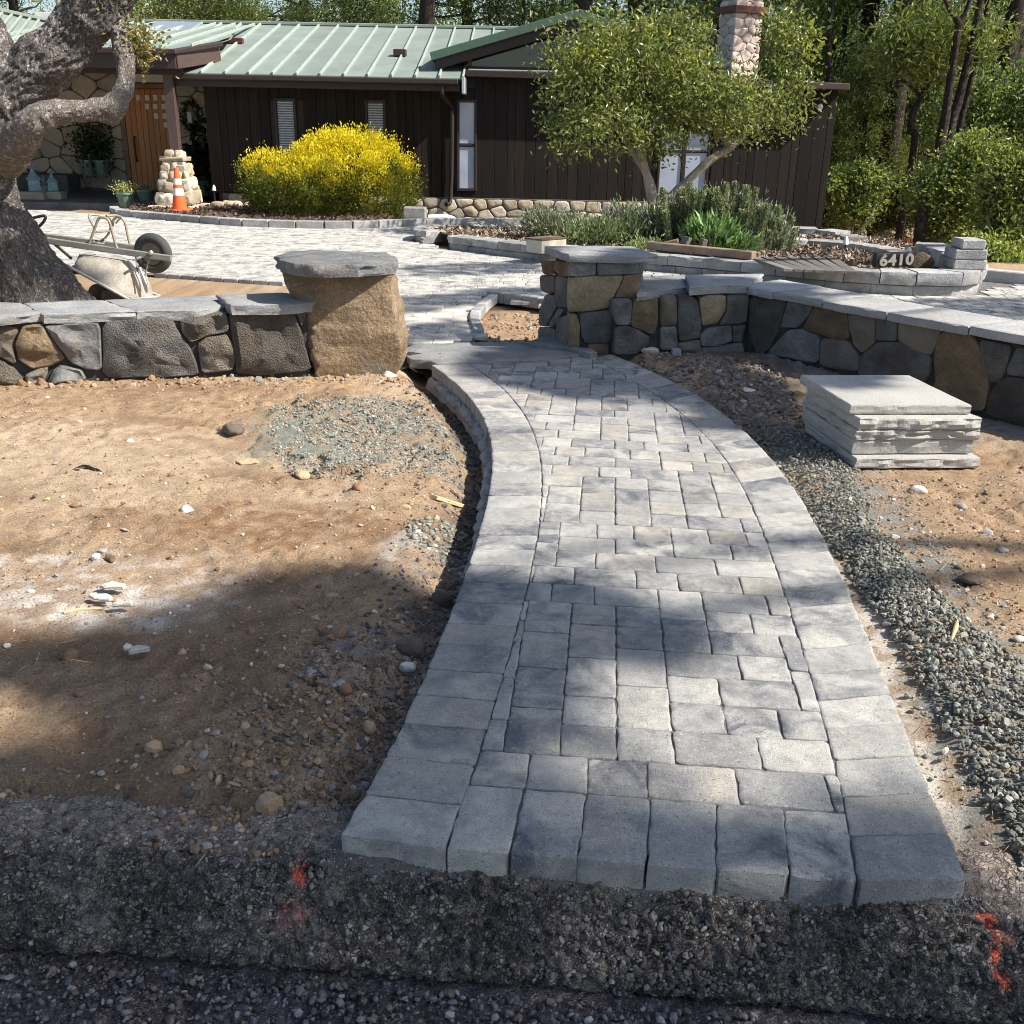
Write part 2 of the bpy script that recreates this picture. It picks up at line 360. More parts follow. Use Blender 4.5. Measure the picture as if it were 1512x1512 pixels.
def aggregate(name, sc=95, k=1.):
    """worn asphalt: stones of every grey standing out of a dark binder; broad colour per vertex"""
    t = NT(name); co = t.geo(); dco = t.mix(.012, co, t.n('TexNoise').outputs[1], 'ADD')
    def cells(s): v = t.n('TexVoronoi'); v.inputs['Scale'].default_value = s; t.lk(co, v.inputs['Vector']); e = t.n('TexVoronoi', feature='DISTANCE_TO_EDGE'); e.inputs['Scale'].default_value = s; t.lk(co, e.inputs['Vector']); bw = t.n('RGBToBW'); t.lk(v.outputs['Color'], bw.inputs[0]); return bw.outputs[0], t.ramp(e.outputs['Distance'], .02, .14)
    v1, e1 = cells(sc); v2, e2 = cells(sc * 2.3); g = t.noise(sc * 4, 4, .75, co); sel = t.ramp(t.noise(sc * .35, 3, .6, co), .44, .54)
    lum = t.n('RGBToBW'); t.lk(t.attr(), lum.inputs[0]); calm = t.ramp(lum.outputs[0], .125, .19, 0, .6)      # a film of dust hides the stones
    val = t.mix(calm, t.mix(sel, t.ramp(v2, .15, .9, .45, 1.45), t.ramp(v1, .2, .85, .35, 2.0)), (1.,) * 3); ed = t.mix(calm, t.mix(sel, e2, e1), (.9,) * 3)
    col = t.mix(1, t.attr(), t.mix(1, val, t.mix(ed, (.42,) * 3, (1.1,) * 3), 'MULTIPLY'), 'MULTIPLY'); col = t.mix(1, col, t.mix(t.ramp(g, .3, .7), (.7 * k,) * 3, (1.3 * k,) * 3), 'MULTIPLY')
    h = t.math('ADD', t.math('MULTIPLY', ed, t.math('ADD', t.math('MULTIPLY', sel, .9), .3)), t.math('MULTIPLY', g, .4))
    return t.done(col, .93, t.bump(h, 1, .009), .22)
MT = {}
MT['paver'] = paverm('paver_concrete'); MT['drive'] = paverm('drive_paver', 1.58, (1.04, 1., .92))
MT['sand'] = rocky('joint_sand', (.10, .095, .09), (.19, .18, .165), None, 0, 14, 190, 1, .006, speck=(.3, .29, .27), pos=True)
MT['soil'] = colored('bare_soil', .97, 120, 1, .012, .45, .12)
MT['loose'] = colored('loose_stone', .93, 120, .5, .004, .22)
MT['asphalt'] = aggregate('old_asphalt', 85, 1.6); MT['roadgrit'] = aggregate('road_asphalt', 150, 1.5)
MT['basalt'] = rocky('dark_fieldstone', (.085, .084, .085), (.195, .182, .165), (.13, .10, .072), .35, 7, 64, 1, .022, voro=True, huev=(.17, .135, .095))
MT['mixstone'] = rocky('grey_fieldstone', (.10, .105, .108), (.20, .195, .185), (.15, .125, .09), .32, 6, 30, .9, .018, huev=(.19, .155, .115))
MT['tanstone'] = rocky('tan_fieldstone', (.30, .235, .15), (.20, .15, .095), (.33, .29, .23), .2, 9, 34, .8, .014, speck=(.05, .045, .04))
MT['brownstone'] = rocky('brown_fieldstone', (.20, .14, .085), (.13, .09, .06), (.24, .18, .11), .2, 7, 30, 1, .018)
MT['boulder'] = rocky('ochre_boulder', (.31, .225, .135), (.185, .13, .08), (.30, .275, .24), 0, 5.5, 19, 1, .03, speck=(.46, .41, .33))
MT['mortar'] = rocky('dark_mortar', (.035, .034, .033), (.065, .062, .058), None, 0, 9, 60, .7, .01)
MT['capstone'] = rocky('bluestone_cap', (.20, .207, .215), (.30, .297, .285), (.25, .22, .185), .2, 5, 30, .9, .012, scales=(1, 1, 3)); MT['litcap'] = rocky('lit_bluestone_cap', (.31, .31, .305), (.40, .39, .37), (.34, .30, .25), .12, 4, 26, .8, .010, scales=(1, 1, 3)); MT['darkcap'] = rocky('dark_flagstone', (.13, .133, .138), (.24, .238, .232), (.20, .175, .15), .1, 7, 28, 1, .02)  # long-wall cap repeats the bluestone in paler, sunlit tones
MT['slab'] = rocky('cut_sandstone', (.33, .315, .29), (.40, .385, .355), None, .06, 2.5, 60, .5, .008)
MT['block'] = rocky('wall_block', (.26, .26, .26), (.40, .39, .37), (.31, .28, .24), .22, 8, 40, .8, .014)
MT['haunch'] = rocky('concrete_haunch', (.26, .26, .25), (.36, .355, .34), None, .2, 9, 45, .7, .012)
MT['housestone'] = rocky('cream_stone', (.50, .43, .32), (.40, .33, .235), (.33, .24, .15), .28, 5, 26, .7, .014, huev=(.52, .47, .39))
MT['chimstone'] = rocky('pale_stone', (.60, .49, .42), (.50, .40, .335), (.56, .50, .44), .2, 5, 26, .7, .014)
MT['moss'] = rocky('mossy_boulder', (.36, .34, .30), (.26, .25, .20), (.20, .20, .13), 0, 6, 30, .9, .02); MT['chimmortar'] = rocky('chimney_mortar', (.27, .215, .185), (.34, .28, .24), None, 0, 9, 60, .6, .008)
MT['housemortar'] = rocky('grey_mortar', (.09, .08, .068), (.13, .115, .1), None, 0, 9, 60, .6, .008)
MT['siding'] = rocky('dark_stained_wood', (.011, .008, .0065), (.019, .013, .0095), (.03, .019, .0125), .35, 3, 30, .35, .004, rough=.75, spec=.3, scales=(9, 9, .5))
MT['trim'] = plain('dark_brown_trim', (.034, .022, .019), .55, rv=.2)
MT['fascia'] = plain('brown_fascia', (.075, .048, .043), .55)
MT['roof'] = plain('green_metal_roof', (.215, .250, .22), .5, .0, .4, .14, 1.6, rv=.08); MT['seam'] = plain('green_metal_seam', (.31, .365, .32), .5)
MT['roofdark'] = plain('green_metal_edge', (.07, .12, .085), .45, 0, .5, .1)
MT['galv'] = plain('galvanised_flashing', (.5, .54, .58), .35, .6, .5, .1)
MT['glass'] = NT('window_glass').done((.015, .02, .02), .04, None, .9)
MT['frost'] = plain('frosted_pane', (.42, .48, .58), .08, 0, .6, .12, 2.5)
MT['blind'] = plain('white_blind', (.50, .54, .60), .6); MT['shade'] = plain('shaded_interior', (.13, .15, .18), .6)
MT['door'] = rocky('fir_door', (.50, .20, .05), (.36, .13, .03), None, .14, 6, 30, .2, .002, rough=.4, spec=.45, scales=(7, 7, .5))
MT['cream'] = plain('cream_pane', (.68, .62, .46), .3)
MT['black'] = plain('black_metal', (.02, .02, .021), .45)
MT['rust'] = plain('oxide_red', (.11, .035, .028), .6)
MT['slate'] = rocky('porch_slate', (.10, .095, .09), (.16, .15, .14), None, .2, 5, 25, .4, .006)
MT['porchedge'] = rocky('porch_edge', (.42, .36, .27), (.32, .27, .2), None, .1, 5, 30, .5, .006)
MT['mulch'] = colored('bark_mulch', .97, 60, .9, .02, .45)
def barkm(name, a, b, c, sc=9, d=.03, lich=.62):
    """furrowed bark: warped ridges running along the limb, plates broken across, pale lichen"""
    t = NT(name); co = t.map((1, 1, .38)); w1 = t.noise(sc * 1.5, 5, .62, co, 1.6); w2 = t.noise(sc * 3.4, 5, .65, t.map((.9, .9, .8)), 1.2)
    c1 = t.ramp(t.math('ABSOLUTE', t.math('SUBTRACT', w1, .5)), 0, .07); c2 = t.ramp(t.math('ABSOLUTE', t.math('SUBTRACT', w2, .5)), 0, .06)
    cr = t.math('MULTIPLY', c1, t.math('ADD', t.math('MULTIPLY', c2, .6), .4)); f = t.noise(sc * 8, 6, .75, t.co())
    col = t.mix(cr, tuple(x * .62 for x in a), t.mix(t.ramp(t.noise(sc * .7, 5, .65, t.co()), .35, .65), a, b))
    col = t.mix(t.math('MULTIPLY', t.ramp(t.noise(sc * 1.1, 5, .78, t.co(), 1.5), lich - .03, lich + .03, 0, .9), cr), col, c)
    col = t.mix(1, col, t.mix(t.ramp(f, .3, .7), (.62,) * 3, (1.38,) * 3), 'MULTIPLY')
    h = t.math('ADD', t.math('ADD', t.math('MULTIPLY', cr, .8), t.math('MULTIPLY', t.noise(sc * 2.2, 5, .7, co), .6)), t.math('MULTIPLY', f, .25))
    return t.done(col, .95, t.bump(h, 1, d), .12)
MT['oakbark'] = barkm('oak_bark', (.27, .24, .22), (.40, .365, .335), (.62, .59, .56), 6.5, .045, .585)
MT['litbark'] = barkm('lit_branch_bark', (.36, .31, .265), (.50, .44, .385), (.66, .62, .58), 13, .03, .55)  # oak bark again, paled so the branch looks sunlit
MT['pinebark'] = barkm('pine_bark', (.075, .06, .05), (.13, .105, .09), (.17, .15, .13), 5, .04)
MT['madbark'] = plain('smooth_grey_bark', (.33, .28, .235), .8, var=.35, sc=9, bump=.5)
MT['leaf'] = leafy('broad_leaf'); MT['crownleaf'] = leafy('glossy_leaf', .45, .36, .2, .5, (1.25, 1.25, .6)); MT['needle'] = leafy('needle_leaf', .3, .6, .25, .2, (1.05, 1.15, .5)); MT['gold'] = leafy('gold_leaf', .3, .6, .05, .2, (1.2, 1.1, .4))
MT['herb'] = leafy('herb_leaf', .25, .55, .12, .25, (1.15, 1.15, .7))
MT['tyre'] = plain('tyre_rubber', (.05, .05, .052), .8, bump=.2); MT['rim'] = plain('rusty_rim', (.17, .145, .11), .7, .1, var=.4)
MT['tray'] = rocky('cement_caked_tray', (.42, .40, .36), (.30, .27, .22), (.14, .125, .105), 0, 6, 30, .6, .01, rough=.85)
MT['rail'] = rocky('weathered_rail', (.15, .145, .135), (.23, .22, .2), None, .1, 8, 40, .3, .003, scales=(.5, 4, 4))
MT['steel'] = plain('tan_tube_steel', (.30, .26, .19), .5, .2); MT['bolt'] = plain('zinc_bolt', (.6, .6, .6), .35, .8)
MT['orange'] = plain('cone_orange', (.85, .13, .03), .5, var=.1); MT['white'] = plain('reflective_white', (.78, .78, .76), .4)
MT['pot'] = plain('green_glaze', (.13, .21, .16), .3, 0, .5, .25, 20); MT['patina'] = plain('verdigris_lantern', (.22, .33, .35), .5, .2, var=.3)
MT['box'] = plain('cream_plastic', (.60, .53, .42), .6, var=.08); MT['plank'] = rocky('grey_plank', (.13, .115, .105), (.20, .18, .165), None, .3, 4, 26, .4, .004, scales=(1, 1, 1))
MT['timber'] = rocky('brown_timber', (.19, .125, .085), (.27, .19, .135), (.22, .2, .18), .35, 6, 30, .5, .006)
MT['granite'] = rocky('black_granite', (.012, .012, .013), (.03, .03, .032), None, 0, 20, 70, .3, .003, rough=.5)
MT['numeral'] = rocky('pale_numeral', (.27, .245, .2), (.36, .325, .27), None, 0, 20, 90, .4, .003)
MT['redwood'] = rocky('red_fence_wood', (.17, .062, .035), (.235, .09, .05), None, .3, 4, 20, .3, .004, scales=(8, 8, .6))
MT['kerbstone'] = rocky('pale_concrete', (.40, .39, .37), (.47, .46, .44), None, .08, 4, 40, .5, .006)
MT['fabric'] = plain('black_landscape_fabric', (.022, .02, .019), .8, bump=.6, sc=60)
MT['pipe'] = plain('white_plastic_pipe', (.62, .62, .6), .45)
# ================================================================== GROUND, PATH, KERB, ROAD, DRIVEWAY
def GP(pts, z=0.): return np.array([G(x, y, z) for x, y in pts])
EL = GP([(505, 1232), (536, 1175), (566, 1117), (589, 1068), (614, 1022), (635, 985), (649, 948), (668, 911), (677, 865), (697, 816), (711, 765), (722, 724), (726, 673), (723, 640), (711, 611), (688, 582), (660, 556), (637, 539)])[:, :2]
ER = GP([(1430, 1299), (1406, 1240), (1382, 1180), (1359, 1127), (1339, 1079), (1321, 1038), (1303, 998), (1291, 959), (1276, 925), (1262, 894), (1248, 855), (1220, 798), (1183, 738), (1142, 682), (1105, 640), (1054, 599), (998, 566), (952, 543), (901, 522)])[:, :2]
IL = GP([(661, 1253), (691, 1147), (728, 1045), (753, 971), (769, 920), (781, 866), (790, 798), (798, 742), (799, 682), (787, 634), (760, 592), (725, 560), (690, 536)])[:, :2]
IR = GP([(1266, 1301), (1252, 1200), (1224, 1095), (1203, 1026), (1183, 957), (1167, 900), (1153, 860), (1128, 779), (1100, 728), (1067, 677), (1030, 631), (980, 589), (924, 557), (880, 529)])[:, :2]
def smooth_curve(P, n=60):
    """least-squares cubic x(y): an even mason's curve through surveyed edge points"""
    c = np.polyfit(P[:, 1], P[:, 0], 5); y = np.linspace(P[0, 1], P[-1, 1], n); return np.column_stack([np.polyval(c, y), y])
EL, ER, IL, IR = (smooth_curve(p) for p in (EL, ER, IL, IR))
def xe(C, y): return np.interp(y, C[:, 1], C[:, 0], left=np.nan, right=np.nan) if False else np.interp(y, C[:, 1], C[:, 0])
def soft(a, lo, hi): t = np.clip((a - lo) / (hi - lo), 0, 1); return t * t * (3 - 2 * t)
# frame along the kerb: t runs with the path's front edge, q points into the lot
K0 = np.array([-.389, 1.944]); KT = np.array([1.443, -.112]); KT /= np.linalg.norm(KT); KQ = np.array([-KT[1], KT[0]])
def kq(x, y): return (x - K0[0]) * KQ[0] + (y - K0[1]) * KQ[1]
WLd = np.array([1.863, .451]); WLd /= np.linalg.norm(WLd); WL0 = G(300, 552)[:2]      # left wall line
LW_N = np.array([WLd[1], -WLd[0]])                                                     # faces the street
def terrain(x, y):
    n1 = fbm(p3(x * 1.3, y * 1.3), 3, 3); n2 = fbm(p3(x * 7, y * 7), 3, 9); n3 = fbm(p3(x * 28, y * 28), 3, 15); n4 = np.abs(fbm(p3(x * 60, y * 60), 2, 21))
    rough = .6 + 1.1 * soft(fbm(p3(x * 2.2, y * 2.2, 4), 2, 30), -.1, .3)
    z = -.045 + .035 * n1 + .010 * n2 * rough + .018 * n3 * rough + .014 * n4
    g0 = G(525, 632); gp = 1 - np.sqrt(((x - g0[0]) / .66) ** 2 + ((y - g0[1]) / .72) ** 2); z += .022 * soft(gp + .8 * n2 + .3 * n3, .0, .35) + .012 * n3 * (gp > 0)
    yl = np.clip(y, 1.85, 7.3); dl = xe(EL, yl) - x; dr = x - xe(ER, yl)
    near = soft(y, 7.9, 7.2)
    tr = soft(y, 2.6, 4.2)
    z -= near * (dl > -.3) * (.05 + .095 * tr) * np.exp(-((dl - .07) / (.10 + .03 * tr)) ** 2)
    z -= near * (dr > -.3) * .035 * np.exp(-((dr - .05) / .12) ** 2)
    z += near * (dl > 0) * .03 * soft(dl, .5, 2.2) * soft(y, 2, 5)
    ins = (dl < .0) & (dr < .0) & (y > 1.7) & (y < 7.7); z = np.where(ins, -.11, z)
    z += .05 * soft(x, .7, 1.0) * soft(y, 6.2, 7.0)
    q = kq(x, y); z = np.where(q < .16, np.minimum(z, -.066 + .01 * n2), z); z = np.where(q < -.02, -.45, z)
    z = np.where(y > 7.75, -.035 + .01 * n1 + .006 * n2 + .004 * n3, z)
    dv = soft(y, 7.4, 7.9) * soft(x, -1.25, -1.1); z = z - dv * .05 
    z = np.where((y > 11.2) | ((x > .9) & (y > 7.9)), -.07, z)
    z = np.where((y > 17.35) & (y < 24) & (x > -2.4), -.42, z)
    drop = soft(x, 4.5, 9) * soft(y, 15.5, 24); z = z - 2.6 * drop
    far = soft(y, 60, 200) + soft(np.abs(x), 80, 200); z = z + far * fbm(p3(x * .01, y * .01), 2, 5) * 6
    return z
DIRT = np.array([(.345, .24, .15), (.235, .15, .088), (.42, .315, .21)])
def soil_color(x, y):
    a = fbm(p3(x * .9, y * .9, 2), 4, 40); b = fbm(p3(x * 3.5, y * 3.5, 1), 4, 50); c = fbm(p3(x * 16, y * 16), 3, 60)
    m = soft(a, -.25, .3)[:, None]; col = DIRT[0] * (1 - m) + DIRT[2] * m; m = soft(b, .0, .35)[:, None] * .7; col = col * (1 - m) + DIRT[1] * m
    col = col * (1 + .4 * c)[:, None]
    brk = .25 + 1.35 * soft(fbm(p3(x * 20, y * 20, 3), 4, 64) + .6 * c + .5 * b, -.14, .2)
    def lay(mask, cc, k=1.): nonlocal col; mask = np.clip(mask * k * brk, 0, 1)[:, None]; col = col * (1 - mask) + np.array(cc) * mask
    e = lambda gx, gy, rx, ry: 1 - soft(np.sqrt(((x - gx) / rx) ** 2 + ((y - gy) / ry) ** 2) + .55 * b, .55, 1.05)
    lay(e(*G(30, 850)[:2], .95, .42), (.48, .42, .36), .6); lay(e(*G(130, 890)[:2], .42, .2), (.56, .52, .46), .7)   # spilt pale powder
    lay(e(*G(90, 650)[:2], 1.3, .55), (.47, .36, .245), .6); lay(e(*G(430, 760)[:2], .7, .3), (.22, .125, .065), .55)
    lay(e(*G(525, 632)[:2], .72, .78), (.21, .222, .19), .95)                                                     # greenish crushed fines
    lay(e(*G(560, 955)[:2], .34, .26), (.27, .26, .265), .8); lay(e(*G(610, 800)[:2], .2, .35), (.33, .30, .26), .7)
    dr = x - xe(ER, np.clip(y, 1.85, 7.3)); inr = (y < 7.3)
    lay(soft(dr, -.1, .02) * soft(dr + .12 * b, .62 , .38) * inr * soft(y, 5.8, 5.2), (.22, .225, .205), .85)       # stone dust under the gravel strip
    lay(soft(dr, -.1, .0) * soft(dr + .08 * b, .15, .05) * inr * soft(y, 4.2, 3.2), (.52, .47, .40), .85)           # pale concrete dust at the edge
    lay((x > .5) * soft(y + .4 * b, 5.6, 6.1) * soft(y, 7.8, 7.4), (.20, .165, .135), .8)                            # darker dug soil by the right wall
    lay((x > 1.) * soft(y + .3 * a, 5.0, 5.7) * soft(y, 7.8, 7.4) * (x > 2.0), (.30, .265, .235), .6)
    dl = xe(EL, np.clip(y, 1.85, 7.3)) - x; lay(soft(dl, -.1, .0) * soft(dl + .1 * b, .30, .12) * (y < 7), (.115, .10, .085), .75)  # trench soil darkened to deepen the shadow along the path edge
    lay(soft(kq(x, y), .42, .02), (.13, .12, .11), .8); lay(soft(y, 3.3, 2.3) * (x < xe(EL, np.clip(y, 1.85, 7.3))), (.25, .165, .10), .5)
    lay(soft(y, 14, 17) * soft(x, 3, 6), (.17, .12, .07), .9)
    return np.clip(col, .01, .8)
def axis(lo, a, b, hi, d, g=1.16):
    m = list(np.arange(a, b, d)); s = d; x = b
    while x < hi: m.append(x); s *= g; x += s
    m.append(hi); s = d; x = a; L = []
    while x > lo: s *= g; x -= s; L.append(max(x, lo))
    return np.array(sorted(set(L)) + m)
xs = axis(-420, -3.9, 3.7, 420, .02); ys = axis(-30, 1.75, 7.8, 700, .02)
X, Y = np.meshgrid(xs, ys); nx, ny = len(xs), len(ys); fx, fy = X.ravel(), Y.ravel()
i = (np.arange(ny - 1)[:, None] * nx + np.arange(nx - 1)[None]).ravel()
MB().add(p3(fx, fy, terrain(fx, fy)), [np.stack([i, i + 1, i + nx + 1, i + nx], -1)], soil_color(fx, fy)).solo('ground', MT['soil'], 'bare brown dirt lot with scattered stones on both sides of the path', kind='structure', loc=(0, 0, 0), smooth=180)

# ---- kerb: old rough asphalt berm, and the road below it
prof = np.array([(.18, -.078), (.11, -.066), (.05, -.064), (.015, -.068), (-.02, -.083), (-.05, -.108), (-.08, -.147), (-.115, -.19), (-.142, -.222), (-.158, -.240), (-.150, -.27)])
pq = catmull(np.column_stack([prof, prof[:, :1] * 0]), 6)[:, :2]; ts = np.arange(-3.2, 4.2, .008); NP = len(pq)
TT, PP = np.meshgrid(ts, np.arange(NP), indexing='ij'); q = pq[PP.ravel(), 0] + .03 * fbm(p3(TT.ravel() * 1.6, PP.ravel() * .02), 3, 4); z = pq[PP.ravel(), 1] - .012 * TT.ravel() * 0
tt = TT.ravel(); pts = np.column_stack([K0[0] + KT[0] * tt + KQ[0] * q, K0[1] + KT[1] * tt + KQ[1] * q, z])
face = soft(pq[PP.ravel(), 0], .14, -.03); nn = np.column_stack([-KQ[0] * face, -KQ[1] * face, 1 - .5 * face])
lump = fbm(pts * 6, 3, 70) * .028 + (np.abs(fbm(pts * 36, 2, 74)) * .036 + np.abs(fbm(pts * 75, 2, 76)) * .020) * (.3 + face) + fbm(pts * 130, 2, 78) * .010
lump -= .014 * np.exp(-((tt + .05 + .3 * q + .12 * fbm(pts * 9, 3, 71)) / .012) ** 2) * face                      # an old crack in the berm
pts = pts + nn * lump[:, None]
ca = fbm(pts * 6, 3, 80); cb = fbm(pts * 55, 3, 84); top = 1 - face
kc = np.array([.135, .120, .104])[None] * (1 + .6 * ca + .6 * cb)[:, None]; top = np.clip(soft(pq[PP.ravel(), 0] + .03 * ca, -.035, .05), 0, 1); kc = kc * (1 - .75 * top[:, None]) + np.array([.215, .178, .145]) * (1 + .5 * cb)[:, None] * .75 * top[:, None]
def paint(px, py, pz, r, sx=1):
    c = G(px, py, pz); d = np.sqrt(((pts - c) ** 2 / np.array([sx, 1.2, 1.2]) ** 2).sum(1)); return soft(d + r * 1.5 * fbm(pts * 30, 3, 88), r, r * .3)
om = np.clip(paint(443, 1290, -.085, .026) + .22 * paint(430, 1345, -.13, .05) + paint(1455, 1357, -.085, .026) + .4 * paint(1463, 1385, -.11, .04) + .95 * paint(1474, 1440, -.17, .034), 0, 1)[:, None] * (.45 + .8 * soft(fbm(pts * 70, 2, 91), -.15, .2))[:, None]
om = np.clip(om * 1.3, 0, .92) * soft(fbm(pts * 110, 2, 95), -.32, -.05)[:, None]; kc = kc * (1 - om) + np.array([.62, .10, .045]) * om
kc = np.clip(kc, .012, 1); i = (np.arange(len(ts) - 1)[:, None] * NP + np.arange(NP - 1)[None]).ravel()
MB().add(pts, [np.stack([i, i + NP, i + NP + 1, i + 1], -1)], kc).solo('kerb', MT['asphalt'], 'rough dark asphalt kerb with orange spray paint marks', kind='structure', loc=(0, 0, 0), smooth=180)
xs = axis(-300, -2.6, 2.9, 300, .016, 1.25); ys = axis(-40, 1.2, 1.95, 2.0, .016, 1.25); X, Y = np.meshgrid(xs, ys); fx, fy = X.ravel(), Y.ravel(); nx = len(xs); q = kq(fx, fy)
z = -.268 + .010 * fbm(p3(fx * 3, fy * 3), 3, 5) + .012 * np.maximum(0, fbm(p3(fx * 45, fy * 45), 3, 7)); z = np.where(q > -.13, z - .3, z)
fx = np.where((q > 0) & (np.abs(fx) > 3.3), fx, fx)
c = np.array([.125, .112, .118])[None] * (1 + .35 * fbm(p3(fx * 3, fy * 3), 3, 15) + 1.1 * fbm(p3(fx * 60, fy * 60), 2, 17))[:, None]; m = soft(fbm(p3(fx * 2, fy * 2), 3, 25), .05, .3)[:, None] * .5; c = c * (1 - m) + np.array([.125, .095, .085]) * m
i = (np.arange(len(ys) - 1)[:, None] * nx + np.arange(nx - 1)[None]).ravel()
MB().add(p3(fx, fy, z), [np.stack([i, i + 1, i + nx + 1, i + nx], -1)], np.clip(c, .01, 1)).solo('road', MT['roadgrit'], 'dark gravelly asphalt road edge below the kerb', kind='structure', loc=(0, 0, 0), smooth=180)

# ---- pavers
def paver_geo(poly, zt, th=.08, rng=RNG, step=.05, gap=.0022, tum=1., lo=False):
    p = ccw(poly); p = inset(p, gap)
    if lo:
        tl = rng.uniform(-.0015, .0015); n = len(p); c = p.mean(0)
        R = [np.column_stack([p, np.full(n, zt - .03)]), np.column_stack([p, np.full(n, zt - .006 + tl)]), np.column_stack([inset(p, .008), np.full(n, zt + tl)])]
        V, F = rings(R); return V, F[:-1]
    q = []
    n = len(p)
    for k in range(n):                                # knocked-off corners
        a, b, c = p[k - 1], p[k], p[(k + 1) % n]; r = rng.uniform(.003, .0105) * tum
        q += [b + (a - b) / max(np.linalg.norm(a - b), .02) * r, b + (c - b) / max(np.linalg.norm(c - b), .02) * r]
    p = resample(np.array(q), step * .6); p = p + rng.normal(size=p.shape) * .0017 * tum
    n = len(p); c = p.mean(0); tx, ty, dz = rng.normal(size=3) * (.004, .004, .0012)
    def z(r, h): return np.column_stack([r, zt + h + dz + (r - c) @ (tx, ty)])
    return rings([z(p, -th), z(p, -.006), z(inset(p, .0015), -.0022), z(inset(p, .0055), -.0002), z(inset(p, .014), 0.)])
def clip(poly, P, n):
    out = []; m = len(poly)
    for k in range(m):
        a, b = poly[k], poly[(k + 1) % m]; da, db = np.dot(a - P, n), np.dot(b - P, n)
        if da >= 0: out.append(a)
        if da * db < 0: out.append(a + (b - a) * da / (da - db))
    return np.array(out) if len(out) > 2 else None
path = thing('path', 'curved walkway of tumbled grey concrete pavers leading up to the gate pillars', None, (0, 4, 0)); path['kind'] = 'structure'
npav = 0
def add_paver(poly, parent=path, mat='paver', **kw):
    global npav
    if poly is None or abs(area(ccw(poly))) < .0011: return
    MB().add(*paver_geo(poly, 0., **kw)).part('paver', MT[mat], parent, smooth=40); npav += 1
def arc(C):
    s = np.r_[0, np.cumsum(np.linalg.norm(np.diff(C, axis=0), axis=1))]; return lambda f: np.column_stack([np.interp(f * s[-1], s, C[:, k]) for k in (0, 1)]), s[-1]
THR = GP([(588, 520), (640, 534), (687, 536), (793, 533), (875, 526), (960, 516)])[:, :2]         # front of the threshold flagstone
def below_thr(p): return p[1] < np.interp(p[0], THR[:, 0], THR[:, 1])
for Co, Ci in ((EL, IL), (ER, IR)):
    fo, L = arc(Co); fi, _ = arc(Ci); n = int(round(L / .157)); f = np.cumsum(np.r_[0, RNG.uniform(.93, 1.07, n)]); f /= f[-1]
    a, b = fo(f), fi(f)
    for k in range(n): add_paver(np.array([a[k], a[k + 1], b[k + 1], b[k]]))
b0, b1 = G(661, 1253)[:2], G(1266, 1301)[:2]; t0, t1 = G(688, 1157)[:2], G(1249, 1198)[:2]
ds = [0, .158, .325, .495, .665, .84, 1.0]; b0 = np.array([IL[0, 0] + .002, IL[0, 1]])
for k in range(6): add_paver(np.array([b0 + (b1 - b0) * ds[k], b0 + (b1 - b0) * ds[k + 1], t0 + (t1 - t0) * ds[k + 1], t0 + (t1 - t0) * ds[k]]))
U = (t1 - t0) / np.linalg.norm(t1 - t0); Vv = np.array([-U[1], U[0]]); cell = .0775
def pack(wid, length, rng, wide=.5):
    """skyline packing of 2x2, 3x2 and 2x3 cell pavers"""
    sk = [[0, wid, 0]]; out = []
    while True:
        sk.sort(key=lambda s: (s[2], s[0])); x0, x1, h = sk[0]
        if h >= length: return out
        k = 1
        while k < len(sk):
            if sk[k][2] == h and sk[k][0] == x1: x1 = sk.pop(k)[1]; k = 1
            elif sk[k][2] == h and sk[k][1] == x0: x0 = sk.pop(k)[0]; k = 1
            else: k += 1
        nb = [q[2] for q in sk if q[1] == x0 or q[0] == x1]; sk.pop(0); x = x0
        below = {q[0] for q in out if q[1] + q[3] == h} | {q[0] + q[2] for q in out if q[1] + q[3] == h}
        while x < x1:
            r = x1 - x; opt = [c for c in (2, 3) if r - c == 0 or r - c >= 2]; good = [c for c in opt if x + c not in below] or opt
            ww = 3 if 3 in opt and (len(opt) == 1 or rng.random() < (.5 if 3 in good and 2 not in good else .34 if 3 in good else .12)) else opt[0]; hh = 2
            if ww == 2 and r == 2 and x == x0 and any((q - h) % 2 for q in nb): hh = 3
            elif ww == 2 and 2 < r and x > x0 and rng.random() < .13: hh = 3
            out.append((x, h, ww, hh)); sk.append([x, x + ww, h + hh]); x += ww
for (x, h, ww, hh) in pack(44, 72, np.random.default_rng(12)):
    o = t0 + U * (x - 20) * cell + Vv * h * cell; p = np.array([o, o + U * ww * cell, o + U * ww * cell + Vv * hh * cell, o + Vv * hh * cell]); yc = p[:, 1].mean()
    if yc > 8: continue
    for C, sgn in ((IL, 1), (IR, -1)):
        if p is None: break
        yy = np.clip(yc, C[0, 1], C[-1, 1]); P = np.array([xe(C, yy), yy]); e = .05; tg = np.array([xe(C, np.clip(yy + e, None, C[-1, 1])) - xe(C, np.clip(yy - e, C[0, 1], None)), 2 * e])
        if abs(tg[0]) < 1e-9 and yy >= C[-1, 1] - .06: tg = C[-1] - C[-4]
        nrm = np.array([tg[1], -tg[0]]) * sgn; p = clip(p, P, nrm / np.linalg.norm(nrm))
    if p is None or not below_thr(p.mean(0) - (0, .02)): continue
    add_paver(p)
jb = np.vstack([EL + (.012, .01), (ER - (.012, -.01))[::-1]]); jz = MB(); n = len(EL)
jl = np.vstack([EL + (.012, 0), ER - (.012, 0)]); jl[[0, n], 1] += .014
i = np.arange(n - 1); jz.add(p3(jl[:, 0], jl[:, 1], -.0068), [np.stack([i, i + n, i + n + 1, i + 1], -1)]); jz.part('joint_sand', MT['sand'], path)
